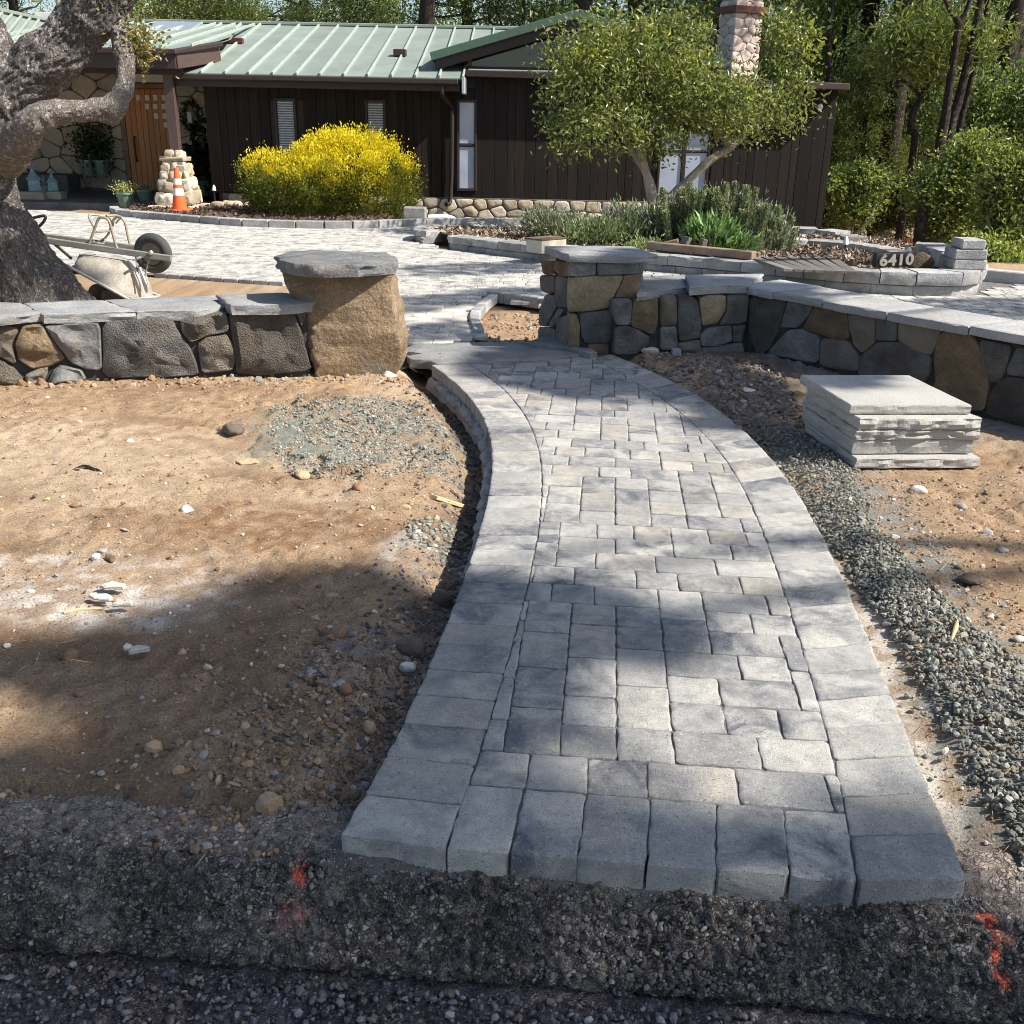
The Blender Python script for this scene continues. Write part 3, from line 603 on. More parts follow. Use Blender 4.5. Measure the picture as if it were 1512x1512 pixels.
# bedding sand spilling out in front of the first course
tt, qq = np.meshgrid(np.arange(-.03, 1.475, .012), np.linspace(-.06, .04, 11), indexing='ij'); f1, f2 = tt.ravel(), qq.ravel(); f2 = f2 + .02 * fbm(p3(f1 * 4, 0 * f1), 2, 3) * (f2 < 0)
sp = np.column_stack([K0[0] + KT[0] * f1 + KQ[0] * f2, K0[1] + KT[1] * f1 + KQ[1] * f2, -.053 - 32 * np.minimum(f2, 0) ** 2 + .006 * fbm(p3(f1 * 9, f2 * 9), 3, 6) + .005 * fbm(p3(f1 * 60, f2 * 60), 2, 9)]); i = (np.arange(len(tt) - 1)[:, None] * 11 + np.arange(10)[None]).ravel()
MB().add(sp, [np.stack([i, i + 11, i + 12, i + 1], -1)]).part('bedding_sand', MT['sand'], path, smooth=180)
# lumps of concrete haunching along the left edge
fo, L = arc(EL)
for k in range(30):
    f = .36 + .62 * k / 30 + RNG.uniform(-.006, .006); p = fo(np.array([f]))[0]; tq = fo(np.array([f + .01]))[0] - p; a = math.atan2(tq[1], tq[0])
    V, F = rock((.085 * RNG.uniform(.7, 1.2), .04 * RNG.uniform(.7, 1.3), .035), 1, k, .4, 1.6); c, s = math.cos(a), math.sin(a)
    V = np.column_stack([V[:, 0] * c - V[:, 1] * s, V[:, 0] * s + V[:, 1] * c, V[:, 2]]); MB().add(V + (p[0] - .012, p[1], -.112), F).part('haunch_lump', MT['haunch'], path)
rail = EL[20:]; n = len(rail); hz = np.concatenate([p3(rail[:, 0] + .006, rail[:, 1], -.082), p3(rail[:, 0] - .022, rail[:, 1], -.10), p3(rail[:, 0] - .045, rail[:, 1], -.17)]); hz = hz + (fbm(hz * 20, 3, 4) * .02)[:, None] * (1, 0, 1); i = np.arange(n - 1)
MB().add(hz, [np.stack([i, i + 1, i + n + 1, i + n], -1), np.stack([i + n, i + n + 1, i + 2 * n + 1, i + 2 * n], -1)]).part('haunch', MT['haunch'], path)

# ---- threshold flagstones between the pillars
t = MB().add(*slab(GP([(586, 518), (612, 508), (719, 505), (770, 505), (835, 513), (873, 522), (793, 532), (687, 535), (648, 536), (632, 531), (606, 529)], .014), .014, .07, .05, .012, 3, und=.006)).solo('threshold_stone', MT['capstone'], 'long grey flagstone threshold crossing the path between the two gate pillars', 'stepping stone', smooth=50)
MB().add(*slab(GP([(776, 505), (800, 498), (835, 496), (866, 505), (884, 520), (872, 522), (838, 512)], .04), .04, .07, .05, .014, 5, und=.008)).solo('flagstone', MT['capstone'], 'small grey flagstone wedged at the foot of the stacked-stone pillar', 'flagstone', smooth=50)
# black landscape fabric bunched at the end of the threshold
fu, fv = np.meshgrid(np.linspace(0, 1, 22), np.linspace(0, 1, 12), indexing='ij'); a, b = G(578, 548, -.08)[:2], G(648, 536, -.02)[:2]; f1, f2 = fu.ravel(), fv.ravel()
fp = p3(a[0] + (b[0] - a[0]) * f1 + .03 * fbm(p3(f1 * 3, f2 * 3), 2, 2), a[1] + (b[1] - a[1]) * f1 + .18 * f2 - .02, -.09 + .10 * f2 + .09 * fbm(p3(f1 * 2.6, f2 * 2), 3, 6)); i = (np.arange(21)[:, None] * 12 + np.arange(11)[None]).ravel()
MB().add(np.vstack([fp, fp - (0, 0, .004)]), [np.stack([i, i + 12, i + 13, i + 1], -1), np.stack([i, i + 1, i + 13, i + 12], -1) + 264]).solo('landscape_fabric', MT['fabric'], 'crumpled black landscape fabric poking out beside the ochre boulder pillar', 'fabric', smooth=180)

# ---- driveway
DRV = np.array([G(x, y)[:2] for x, y in ((240, 403), (415, 414))] + [(-1.35, 10.35), (-1.25, 9.0), (-1.2, 7.7)] + [G(x, y)[:2] for x, y in ((600, 507), (702, 505), (695, 487), (690, 468), (703, 452), (722, 437))] + [(.65, 9.35), (.9, 8.2), (2.2, 8.0), (3.45, 6.6), (5.2, 4.2), (30, 4.2), (30, 12.7), G(1500, 413)[:2], G(1450, 412)[:2], (5.6, 12.5), (5.6, 13), (-.9, 13.9), (-1.6, 14.9), (.6, 17.2)] + [G(x, y)[:2] for x, y in ((770, 333), (620, 332), (500, 337), (367, 333), (267, 328), (190, 321), (172, 318))] + [(-8.0, 18.5), (-14, 19.6), (-22, 18), (-22, 12.5), (-8, 11.9)])
drv = thing('driveway', 'wide driveway of pale grey concrete pavers in front of the house', None, (-2, 12, 0)); drv['kind'] = 'structure'
cen = DRV.mean(0)
from mathutils.geometry import tessellate_polygon
tri = np.array(tessellate_polygon([[Vector((x, y, 0)) for x, y in DRV]])); base = MB(); sgn = [t if area(DRV[t]) > 0 else t[::-1] for t in tri]
base.add(p3(DRV[:, 0], DRV[:, 1], -.012), [np.array(sgn)]); base.part('joint_sand', MT['sand'], drv)
ISL = np.array([(-.95, 13.85), (-.1, 15.2), (.8, 15.4), (5.9, 14.4), (5.7, 11.6), (4.9, 10.8), (3.9, 10.8), (2.2, 11.9)])
rng = np.random.default_rng(5); cand = []; ca, sa = math.cos(-.05), math.sin(-.05); y = 6.4
for r in range(96):
    x = -23 - rng.random() * .2; y = 4.0 + r * .158
    if y > 19.2: break
    while x < 30:
        ww = .158 if rng.random() < .5 else .236
        if rng.random() < .1: ww = .31
        cand.append((x, y, ww)); x += ww
C = np.array(cand); cx = C[:, 0] + C[:, 2] / 2; cy = C[:, 1] + .079; wx, wy = cx * ca - cy * sa, cx * sa + cy * ca
ok = inpoly(np.column_stack([wx, wy]), DRV) & ~inpoly(np.column_stack([wx, wy]), ISL) & (np.abs(wx) < wy * .75 + 1)
for k in np.where(ok)[0]:                                              # keep whole pieces only where they fit
    pass
idx = np.where(ok)[0]; vis = (wx[idx] > -1.2) & (wx[idx] < .6) & (wy[idx] < 11.5) | (wx[idx] > 4.2) & (wx[idx] < 6.5) & (wy[idx] < 10)
order = idx[np.argsort(np.where(vis, 0, 100) + wy[idx])]; far = MB()
for r, k in enumerate(order):
    x, y, ww = cand[k]; q = np.array([(x, y), (x + ww, y), (x + ww, y + .158), (x, y + .158)]); q = np.column_stack([q[:, 0] * ca - q[:, 1] * sa, q[:, 0] * sa + q[:, 1] * ca])
    if r < 290: MB().add(*paver_geo(q, 0., lo=True, gap=.003)).part('paver', MT['drive'], drv)
    else: far.add(*paver_geo(q, 0., lo=True, gap=.004))
far.part('far_paver', MT['drive'], drv, kind='stuff')
def kerb_row(name, pts, label, z1=.02, w=.12, L=.23, mat='block', z0=-.06, grp=None):
    P = np.array(pts); P = catmull(np.column_stack([P, P[:, 0] * 0]), 8)[:, :2]; f, T = arc(P); n = max(1, int(round(T / L))); q = f(np.linspace(0, 1, n + 1)); r = thing(name, label, 'edging', (*q[n // 2], 0), grp)
    for a, b in zip(q[:-1], q[1:]):
        V, F = beam((*a, (z0 + z1) / 2), (*(a + (b - a) * .975), (z0 + z1) / 2), w, z1 - z0, .008); MB().add(V, F).part('paver', MT[mat], r)
    return r
kerb_row('edging', [G(x, y)[:2] + (0, -.07) for x, y in ((236, 402), (300, 407), (360, 411), (425, 415))], 'row of dark edging pavers where the driveway meets the dirt behind the left wall', .012, .13, .17)
kerb_row('edging', [G(x, y)[:2] + d for x, y, d in ((722, 437, (0, .05)), (800, 448, (0, .06)))] + [(.75, 9.28)], 'low grey paver edging behind the small dirt bed by the stacked-stone pillar', .05, .1, .2)
kerb_row('edging', [G(x, y)[:2] + (.05, 0) for x, y in ((698, 492), (692, 468), (704, 452), (722, 438))], 'short curved paver edging around the tip of the small dirt bed', .03, .09, .16)
# ================================================================== LOOSE STONE ON THE GROUND
def ground_z(p): return terrain(p[:, 0], p[:, 1])
def strew(name, xy, size, cs, seed, label, sub=0, v=.22, dz=0., mat='loose', flat=.65):
    rng = np.random.default_rng(seed); z = ground_z(xy) if len(xy) else 0
    q = kq(xy[:, 0], xy[:, 1]); P = np.column_stack([xy, z + size * .12 + dz])
    return scatter_stones(P, size, pal(rng, len(xy), cs, v).clip(.01, .9), seed, flat, sub).solo(name, MT[mat], label, kind='stuff', loc=(0, 0, 0))
rng = np.random.default_rng(21)
GREEN = [(.185, .188, .155), (.245, .243, .205), (.14, .143, .12), (.30, .292, .25), (.21, .19, .15)]; BROWN = [(.30, .19, .11), (.24, .15, .085), (.36, .26, .17), (.20, .145, .10), (.31, .29, .26)]
def along_right(n, a, b, d0, d1, pw=1.):
    y = rng.uniform(a, b, n); f = rng.random(n) ** pw; d = d0(y) + f * (d1(y) - d0(y)) + .05 * fbm(p3(y * 5, f * 3), 2, 8); return np.column_stack([xe(ER, y) + d, y + .03 * rng.normal(size=n)])
d0 = lambda y: np.interp(y, [1.9, 2.6, 3.2, 4.0, 5.0, 5.6], [.15, .13, .09, .04, .02, .04]); d1 = lambda y: np.interp(y, [1.9, 2.3, 3.0, 3.4, 4.2, 4.8, 5.2, 5.6], [.62, .60, .47, .33, .27, .42, .52, .28])
g1 = along_right(12500, 1.85, 5.6, d0, d1, .9); hump = lambda p: .035 * np.sin(np.pi * np.clip((p[:, 0] - xe(ER, p[:, 1]) - d0(p[:, 1])) / (d1(p[:, 1]) - d0(p[:, 1])), 0, 1))
sz = rng.gamma(4, .0019, len(g1)).clip(.003, .022) * np.interp(g1[:, 1], [2.5, 4.5], [1.05, .75]); strew('gravel', g1, sz, GREEN, 1, 'loose grey-green crushed gravel strip beside the right edge of the path', 0, .2, hump(g1) + .012 * rng.random(len(g1)))
g1b = along_right(1600, 1.9, 5.3, lambda y: .02 + 0 * y, lambda y: d1(y) + .25); strew('gravel', g1b, rng.gamma(4, .0017, len(g1b)).clip(.003, .02), GREEN + BROWN, 2, 'stray gravel scattered over the dirt on the right')
pg = sample_poly(GP([(400, 590), (470, 578), (560, 572), (630, 590), (672, 640), (676, 690), (600, 690), (520, 700), (430, 690), (392, 650)]), 19000, rng); keep = fbm(p3(pg[:, 0] * 4, pg[:, 1] * 4), 3, 12) > -.25; pg = pg[keep]
strew('gravel', pg, rng.gamma(2.6, .0018, len(pg)).clip(.002, .013), [(.225, .228, .192), (.285, .285, .24), (.165, .168, .14), (.34, .335, .285), (.26, .235, .185)], 3, 'patch of fine grey-green crushed rock on the left dirt', 0, .2)
pg = sample_poly(GP([(600, 755), (640, 742), (690, 735), (694, 780), (688, 800), (640, 790), (600, 780)]), 420, rng); strew('gravel', pg, rng.gamma(6, .002, len(pg)).clip(.006, .022), GREEN, 4, 'small pile of grey gravel against the left edge of the path')
yl = rng.uniform(1.98, 6.6, 2600); pl = np.column_stack([xe(EL, yl) - .02 - rng.gamma(1.6, .08, len(yl)), yl]); strew('gravel', pl, rng.gamma(4, .0022, len(pl)).clip(.003, .022), [(.12, .115, .105), (.18, .165, .145), (.22, .17, .12), (.09, .085, .08)], 5, 'dark gravel and soil crumbs in the trench along the left edge of the path')
pb = sample_poly(GP([(60, 1255), (60, 1120), (240, 960), (420, 860), (620, 840), (650, 930), (520, 1240), (470, 1262)]), 11000, rng); cpx = G(500, 1080)[:2]; dd = np.sqrt((((pb - cpx) / (.42, .55)) ** 2).sum(1)) + .5 * fbm(p3(pb[:, 0] * 4, pb[:, 1] * 4), 3, 33); pb = pb[rng.random(len(pb)) < .06 + .94 * soft(dd, 1.35, .35)]; strew('pebbles', pb, rng.gamma(1.7, .0033, len(pb)).clip(.0016, .021), [(.27, .18, .115), (.22, .14, .085), (.31, .22, .145), (.20, .145, .10), (.27, .24, .205), (.24, .165, .10)], 6, 'brown clods and pebbles in the shaded dirt by the lower left of the path')
pb = sample_poly(GP([(-60, 1240), (-60, 1130), (200, 1150), (480, 1200), (480, 1262), (250, 1236)]), 1300, rng); strew('pebbles', pb, rng.gamma(2.2, .0030, len(pb)).clip(.002, .017), BROWN, 7, 'brown crumbs of soil along the top of the kerb')
pb = sample_poly(GP([(-150, 1230), (-150, 575), (480, 560), (700, 650), (690, 760), (600, 960), (480, 1240)]), 14000, rng); keep = rng.random(len(pb)) < .28 + .9 * np.clip(fbm(p3(pb[:, 0] * 1.8, pb[:, 1] * 1.8), 3, 18) + .15, 0, 1); pb = pb[keep]
strew('pebbles', pb, rng.gamma(1.3, .0026, len(pb)).clip(.0013, .017), BROWN + [(.52, .47, .40), (.44, .36, .27), (.40, .27, .15)], 8, 'pebbles strewn over the bare dirt on the left')
pb = sample_poly(GP([(1290, 1330), (1330, 900), (1250, 690), (1440, 690), (1560, 640), (1620, 1330)]), 2600, rng); keep = pb[:, 0] - xe(ER, np.clip(pb[:, 1], 1.85, 7)) > .1
strew('pebbles', pb[keep], rng.gamma(1.5, .003, keep.sum()).clip(.0015, .016), BROWN + [(.46, .40, .32)], 9, 'pebbles strewn over the bare dirt on the right')
pb = sample_poly(GP([(930, 530), (985, 520), (1150, 540), (1190, 600), (1200, 680), (1120, 640), (1040, 570)]), 2600, rng); strew('rubble', pb, rng.gamma(1.7, .006, len(pb)).clip(.002, .034), [(.24, .17, .12), (.20, .16, .13), (.30, .27, .24), (.16, .12, .09)], 10, 'crumbled soil and stone chips between the path and the right wall')
pb = np.vstack([sample_poly(GP([(-80, 572), (-60, 556), (300, 548), (600, 540), (600, 556), (300, 566)]), 900, rng), sample_poly(GP([(690, 450), (800, 450), (800, 500), (710, 500)]), 700, rng)]); strew('rubble', pb, rng.gamma(1.8, .0055, len(pb)).clip(.003, .034), BROWN + [(.34, .19, .09)], 11, 'brown clods heaped at the foot of the left wall')
pb = sample_poly(GP([(-150, 1236), (-150, 572), (480, 556), (690, 640), (700, 760), (610, 960), (490, 1240)]), 42000, rng); keep = rng.random(len(pb)) < .35 + .8 * np.clip(fbm(p3(pb[:, 0] * 2.6, pb[:, 1] * 2.6), 3, 19) + .2, 0, 1); pb = pb[keep]
strew('soil_crumbs', pb, rng.gamma(2.2, .0011, len(pb)).clip(.0008, .0047), [(.30, .20, .12), (.24, .15, .085), (.36, .26, .165), (.20, .125, .07), (.40, .32, .23)], 15, 'crumbs of dry soil over the bare dirt on the left')
pb = sample_poly(GP([(1290, 1330), (1330, 900), (1250, 690), (1440, 690), (1560, 640), (1620, 1330)]), 12000, rng); keep = pb[:, 0] - xe(ER, np.clip(pb[:, 1], 1.85, 7)) > .06
strew('soil_crumbs', pb[keep], rng.gamma(2.2, .0011, keep.sum()).clip(.0008, .0047), [(.32, .22, .135), (.26, .17, .10), (.38, .29, .19), (.42, .36, .28)], 16, 'crumbs of dry soil over the bare dirt on the right')
# stones bedded in the kerb face and lying on the road
def kpt(t, q, z): return np.column_stack([K0[0] + KT[0] * t + KQ[0] * q, K0[1] + KT[1] * t + KQ[1] * q, z])
n = 9000; t = rng.uniform(-1.5, 2.6, n); f = .16 + .8 * rng.random(n); P = kpt(t, np.interp(f, [0, .3, .6, 1], [.08, -.03, -.10, -.165]), np.interp(f, [0, .3, .6, 1], [-.066, -.088, -.175, -.245]))
scatter_stones(P, rng.gamma(2.2, .0023, n).clip(.0018, .014), pal(rng, n, [(.13, .12, .11), (.15, .135, .12), (.19, .175, .16), (.10, .095, .09), (.25, .23, .20), (.16, .13, .10)], .3), 12, .7).solo('kerb_gravel', MT['loose'], 'small stones bedded in the worn face of the asphalt kerb', kind='stuff', loc=(0, 0, 0))
n = 9000; t = rng.uniform(-2, 2.8, n); q = -.185 - rng.gamma(1.5, .11, n); P = kpt(t, q, -.256 + 0 * t)
scatter_stones(P, rng.gamma(2.2, .0022, n).clip(.002, .013), pal(rng, n, [(.12, .115, .115), (.17, .165, .16), (.085, .08, .08), (.16, .13, .11), (.22, .215, .21)], .3), 13, .7).solo('road_gravel', MT['loose'], 'loose grit and pebbles on the road below the kerb', kind='stuff', loc=(0, 0, 0))
n = 5000; t = rng.uniform(-.05, 1.5, n); q = rng.uniform(-.04, .01, n); strew_p = kpt(t, q, -.052 - 32 * np.minimum(q, 0) ** 2)
scatter_stones(strew_p, rng.gamma(4, .0006, n).clip(.001, .005), pal(rng, n, [(.14, .135, .13), (.22, .21, .2), (.10, .095, .09), (.30, .29, .27)], .3), 14, .7).solo('sand_grains', MT['loose'], 'coarse grey sand spilling out below the first course of pavers', kind='stuff', loc=(0, 0, 0))
# pine needles and chips
xy = np.vstack([sample_poly(GP([(-100, 1230), (-100, 575), (480, 560), (690, 660), (600, 960), (480, 1240)]), 1500, rng), sample_poly(GP([(1300, 1000), (1250, 700), (1600, 650), (1600, 1330), (1440, 1330)]), 600, rng)])
n = len(xy); dirs = np.column_stack([rng.normal(size=(n, 2)), .05 * rng.normal(size=n)]); V, F, c = leaves(np.column_stack([xy, ground_z(xy) + .008]), rng.uniform(.03, .11, n), rng.uniform(.0016, .003, n), pal(rng, n, [(.36, .22, .10), (.26, .15, .07), (.42, .30, .17)]), rng, 0, .02, dirs)
MB().add(V, F, c).solo('pine_needles', MT['loose'], 'dry pine needles littering the bare dirt', kind='stuff', loc=(0, 0, 0))

# ---- single stones and scraps one can point at
def stone_at(px, py, wpx, hpx, mat, label, seed, cat='stone', name='rock', sub=2, amp=.35, group=None, flat=1., z=None, hgt=None):
    p = G(px, py, -.045); p[2] = terrain(p[:1], p[1:2])[0] if z is None else z
    d = np.linalg.norm(p - CAMP); a = wpx / 2 * d / FPX; h = hgt or hpx / 2 * d / FPX * 1.1
    V, F = rock((a, a * .8, h), sub, seed, amp); return MB().add(V + p + (0, 0, h * .45), F).solo(name, MT[mat], label, cat, group, smooth=38)
SM = {k: rocky('stone_' + k, *v, None, .15, 20, 60, .7, .005) for k, v in dict(brown=((.20, .12, .07), (.29, .185, .105)), tan=((.42, .31, .19), (.34, .235, .14)), pale=((.60, .56, .50), (.52, .47, .40)), grey=((.27, .27, .255), (.35, .34, .32)), dark=((.10, .085, .07), (.15, .115, .09)), red=((.33, .15, .075), (.27, .12, .06)), blue=((.24, .27, .32), (.31, .33, .37))).items()}
for k, v in SM.items(): MT['s' + k] = v
for k, a in enumerate([
    (606, 948, 42, 34, 'sdark', 'dark brown rock lying by the left edge of the path next to a white pebble'), (601, 971, 26, 18, 'spale', 'smooth white pebble beside the dark brown rock at the path edge'),
    (652, 860, 34, 32, 'sdark', 'round dark stone leaning on the left edge of the path'), (397, 1186, 36, 34, 'stan', 'pale tan cobble among brown pebbles near the kerb'),
    (546, 1066, 20, 26, 'stan', 'oblong tan stone in the shade near the left edge of the path'), (499, 934, 28, 20, 'sbrown', 'round brown stone in the shaded dirt left of the path'), (510, 1020, 20, 20, 'sbrown', 'small brown lump on a patch of grey sand left of the path'),
    (345, 649, 30, 17, 'sdark', 'dark brown clod of soil on sunlit dirt beside the crushed rock patch'), (366, 686, 30, 10, 'stan', 'flat tan stone on the sunlit dirt below the crushed rock patch'), (277, 757, 20, 14, 'spale', 'cream stone in the middle of the sunlit dirt'),
    (105, 977, 24, 18, 'sbrown', 'grey brown stone half sunk in the shaded dirt on the far left'), (228, 1112, 24, 20, 'stan', 'tan stone on shaded dirt in the lower left'), (446, 708, 24, 16, 'stan', 'orange tan stone at the lower rim of the crushed rock patch'),
    (180, 560, 34, 18, 'stan', 'ochre lump of sandstone at the foot of the left wall'), (214, 556, 38, 16, 'sred', 'long reddish stone at the foot of the left wall beside the ochre lump'), (247, 553, 20, 16, 'sred', 'rusty brown round stone under the big dark wall stone'), (95, 557, 22, 20, 'stan', 'tan wedge of stone at the foot of the left wall near its brown fieldstone'),
    (136, 552, 30, 14, 'sbrown', 'brown flat stone at the foot of the left wall'), (62, 573, 14, 10, 'sbrown', 'small brown clod below the left end of the left wall'), (543, 551, 18, 16, 'spale', 'pale grey stone at the foot of the ochre boulder pillar'), (486, 547, 14, 14, 'sgrey', 'grey stone at the corner of left wall and ochre boulder'), (574, 556, 22, 12, 'spale', 'pinkish white stone chip right of the foot of the ochre boulder'),
    (1357, 723, 24, 12, 'spale', 'brick-shaped pale chunk on the dirt in front of the slab stack'), (1457, 785, 22, 12, 'sgrey', 'grey stone on the orange dirt at the right edge'), (1482, 809, 14, 8, 'sgrey', 'small dark stone on the right dirt below the grey one'), (1432, 862, 34, 12, 'sdark', 'dark flat stone at the lower end of the orange dirt on the right'), (1320, 798, 14, 8, 'spale', 'pale pebble at the edge of the gravel strip'), (1268, 603, 14, 10, 'sgrey', 'grey chip of stone on the slab stack side'),
    (1105, 580, 20, 8, 'spale', 'flat pale stone flake on dug soil right of the path'), (960, 532, 28, 10, 'spale', 'flat white stone chip in front of the low right wall'), (940, 528, 22, 14, 'sgrey', 'round grey stone in front of the low right wall'), (1275, 667, 16, 10, 'stan', 'brown stone by the front left corner of the slab stack'), (1420, 745, 20, 10, 'sgrey', 'knobbly grey stone among crumbs on the right dirt'),
    (1340, 905, 16, 10, 'stan', 'tan pebble in the gravel strip'), (10, 1438, 26, 26, 'sgrey', 'grey flat-topped stone on the road at the left edge'), (434, 1452, 22, 26, 'sgrey', 'pale grey cobble on the road just below the kerb'), (500, 1433, 10, 12, 'spale', 'tiny white pebble on the road below the kerb'), (648, 1262, 10, 9, 'spale', 'white pebble on the bedding sand under the first pavers'), (760, 1470, 12, 14, 'sgrey', 'grey pebble on the road below the middle of the kerb'), (305, 1240, 16, 12, 'sgrey', 'grey pebble on top of the kerb in the left half'), (232, 1240, 14, 12, 'sbrown', 'brown pebble on the top of the kerb at the left')]):
    stone_at(*a[:5], a[5], k + 3, amp=.5, z=-.268 if a[1] > 1420 else (-.07 if a[1] > 1237 else None))
for k in range(60):
    p = sample_poly(GP([(0, 1220), (0, 590), (560, 700), (680, 780), (560, 1000), (470, 1230)]), 1, rng)[0] if k < 40 else sample_poly(GP([(1330, 860), (1290, 720), (1450, 690), (1512, 700), (1512, 950)]), 1, rng)[0]
    s = rng.gamma(6, .0023); V, F = rock((s, s * .8, s * .6), 1, k + 70, .5); MB().add(V + (p[0], p[1], terrain(p[:1], p[1:])[0] + s * .2), F).solo('rock', MT[['sbrown', 'stan', 'spale', 'sgrey', 'sbrown'][k % 5]], 'small loose stone lying on the bare dirt', 'stone', 'small stones scattered on the bare dirt', smooth=38)
for k, (px, py, w_, h_, lab) in enumerate([(172, 878, 42, 16, 'largest white flake of plaster on the pale powder patch'), (150, 893, 34, 12, 'white flake of plaster at the left end of the plaster scraps'), (182, 905, 38, 10, 'white flake of plaster nearest the shade edge on the powder patch'), (206, 968, 34, 12, 'white plaster flake lying alone in the shade'), (188, 964, 20, 9, 'narrow white plaster flake beside the lone one in the shade'), (160, 898, 22, 7, 'small white plaster scrap touching the big flakes')]):
    p = G(px, py, -.03)[:2]; a = w_ / 2 * np.linalg.norm(p) / FPX * 1.1; b = h_ / 2 * np.linalg.norm(p) / FPX * 1.7; th = np.sort(rng.uniform(0, 6.28, 8)); r = rng.uniform(.7, 1.1, 8)
    MB().add(*slab(np.column_stack([p[0] + a * r * np.cos(th), p[1] + b * r * np.sin(th)]), terrain(p[:1], p[1:])[0] + .04, .016, .03, .003, k, tilt=(rng.normal() * .1, rng.normal() * .1))).solo('plaster_flake', MT['spale'], lab, 'debris', 'white plaster scraps on the left dirt')
def plank_at(a, b, w_, t_, mat, label, cat, z=.012, name='wood_chip'):
    a = G(*a, -.03); b = G(*b, -.03); a[2] = terrain(a[:1], a[1:2])[0] + z; b[2] = terrain(b[:1], b[1:2])[0] + z
    return MB().add(*beam(a, b, w_, t_, .003)).solo(name, MT[mat], label, cat)
MT['chip'] = rocky('fresh_wood', (.62, .45, .26), (.52, .36, .19), None, 0, 20, 60, .4, .003)
plank_at((640, 729), (681, 715), .05, .02, 'chip', 'pale split piece of wood on the gravel near the left path edge', 'wood')
MB().add(*tube([G(108, 699, -.03) + (0, 0, .01), G(130, 697, -.03) + (0, 0, .02), G(160, 706, -.03) + (0, 0, .012)], [.012, .016, .007], 7, 4, .5, 30, 3)).solo('stick', MT['pinebark'], 'dark twig lying on the sunlit dirt on the left', 'stick', smooth=60)
MB().add(*tube([G(160, 826, -.03) + (0, 0, .014), G(168, 830, -.03) + (0, 0, .012)], [.016, .012], 7, 1, .4, 30, 3)).solo('stick', MT['brownstone'], 'short brown bark piece on the pale powder patch', 'stick', smooth=60)
MB().add(*tube([G(95, 908, -.03) + (0, 0, .01), G(122, 904, -.03) + (0, 0, .012), G(150, 902, -.03) + (0, 0, .01)], [.005, .006, .004], 6, 3, .3, 30, 5)).solo('stick', MT['chip'], 'thin straw-coloured stick beside the plaster flakes', 'stick', smooth=60)
MB().add(*tube([G(1402, 958, -.03) + (0, 0, .03), G(1408, 945, -.03) + (0, 0, .05), G(1410, 934, -.03) + (0, 0, .05)], [.004, .007, .003], 6, 3, .2, 30, 5)).solo('leaf', MT['chip'], 'curled dry yellow leaf on the gravel strip', 'leaf', smooth=60)
p = G(997, 532, -.03); MB().add(*cbox(p[0] - .03, p[0] + .035, p[1] - .03, p[1] + .05, -.06, .055, .006)).solo('paver_offcut', MT['sblue'], 'blue grey paver offcut standing on rubble by the right side of the path', 'paver', smooth=40)

# ================================================================== LEFT WALL AND BOULDER PILLAR
def plane_uv(O, U):
    """survey helper for a vertical wall plane through O along U"""
    N = np.array([U[1], -U[0], 0.]); return lambda pts: np.array([[(onp(x, y, O, N) - O) @ U, onp(x, y, O, N)[2]] for x, y in pts]), N
def wall_frame(p, d): O = np.array([p[0], p[1], 0.]); U3 = np.array([d[0], d[1], 0.]); U3 /= np.linalg.norm(U3); return O, U3
def fieldstones(parent, polys, O, U3, mats, seed, **kw):
    uvf, N = plane_uv(O, U3); W3 = np.array([0, 0, 1.])
    for k, pl in enumerate(polys):
        uv = uvf(pl[1] if isinstance(pl[0], str) else pl); m = pl[0] if isinstance(pl[0], str) else mats[k % len(mats)]
        MB().add(*stone(uv, O, U3, W3, N, seed=seed + k, **kw)).part('stone', MT[m], parent, smooth=24)
    return uvf, N
lw = thing('stone_wall', 'low wall of dark fieldstones with bluestone cap, running left from the ochre boulder pillar', 'wall', (-2.4, 6.8, 0))
O, U3 = wall_frame(WL0, WLd); W3 = np.array([0, 0, 1.])
LWS = [('mixstone', [(-30, 482), (10, 481), (25, 483), (27, 490), (20, 500), (17, 510), (24, 534), (20, 536), (0, 526), (-30, 520)]), ('brownstone', [(34, 481), (62, 479), (70, 492), (95, 527), (93, 531), (74, 540), (48, 544), (28, 531), (23, 508), (27, 496)]), ('mixstone', [(67, 480), (144, 475), (149, 490), (150, 541), (145, 546), (128, 545), (105, 535), (77, 497)]),
       ('basalt', [(152, 475), (200, 471), (254, 469), (260, 484), (278, 511), (288, 530), (294, 552), (240, 557), (152, 556)]), ('basalt', [(266, 471), (334, 462), (338, 484), (334, 490), (305, 496), (282, 506), (269, 490)]), ('basalt', [(292, 508), (307, 497), (334, 494), (344, 510), (347, 531), (344, 547), (298, 551)]),
       ('basalt', [(338, 462), (434, 459), (444, 489), (449, 508), (460, 546), (385, 554), (349, 550), (347, 523), (342, 490)]), ('basalt', [(436, 460), (453, 458), (446, 483)]), ('basalt', [(-30, 530), (5, 533), (22, 545), (34, 560), (30, 570), (-30, 572)]), ('mixstone', [(38, 553), (60, 543), (71, 542), (68, 556), (62, 566), (37, 567)]), ('mixstone', [(79, 546), (90, 539), (120, 545), (127, 560), (110, 566), (70, 566)]), ('basalt', [(-40, 482), (-150, 488), (-150, 578), (-40, 574), (-45, 520)]), ('brownstone', [(-160, 488), (-320, 495), (-330, 580), (-160, 580)])]
fieldstones(lw, LWS, O, U3, ['basalt'], 11, depth=.10, front=.02, bulge=.018, amp=.034, step=.03, rnd=.012, shrink=-.003)
ua, ub = -2.3, (G(458, 545)[:2] - WL0) @ WLd
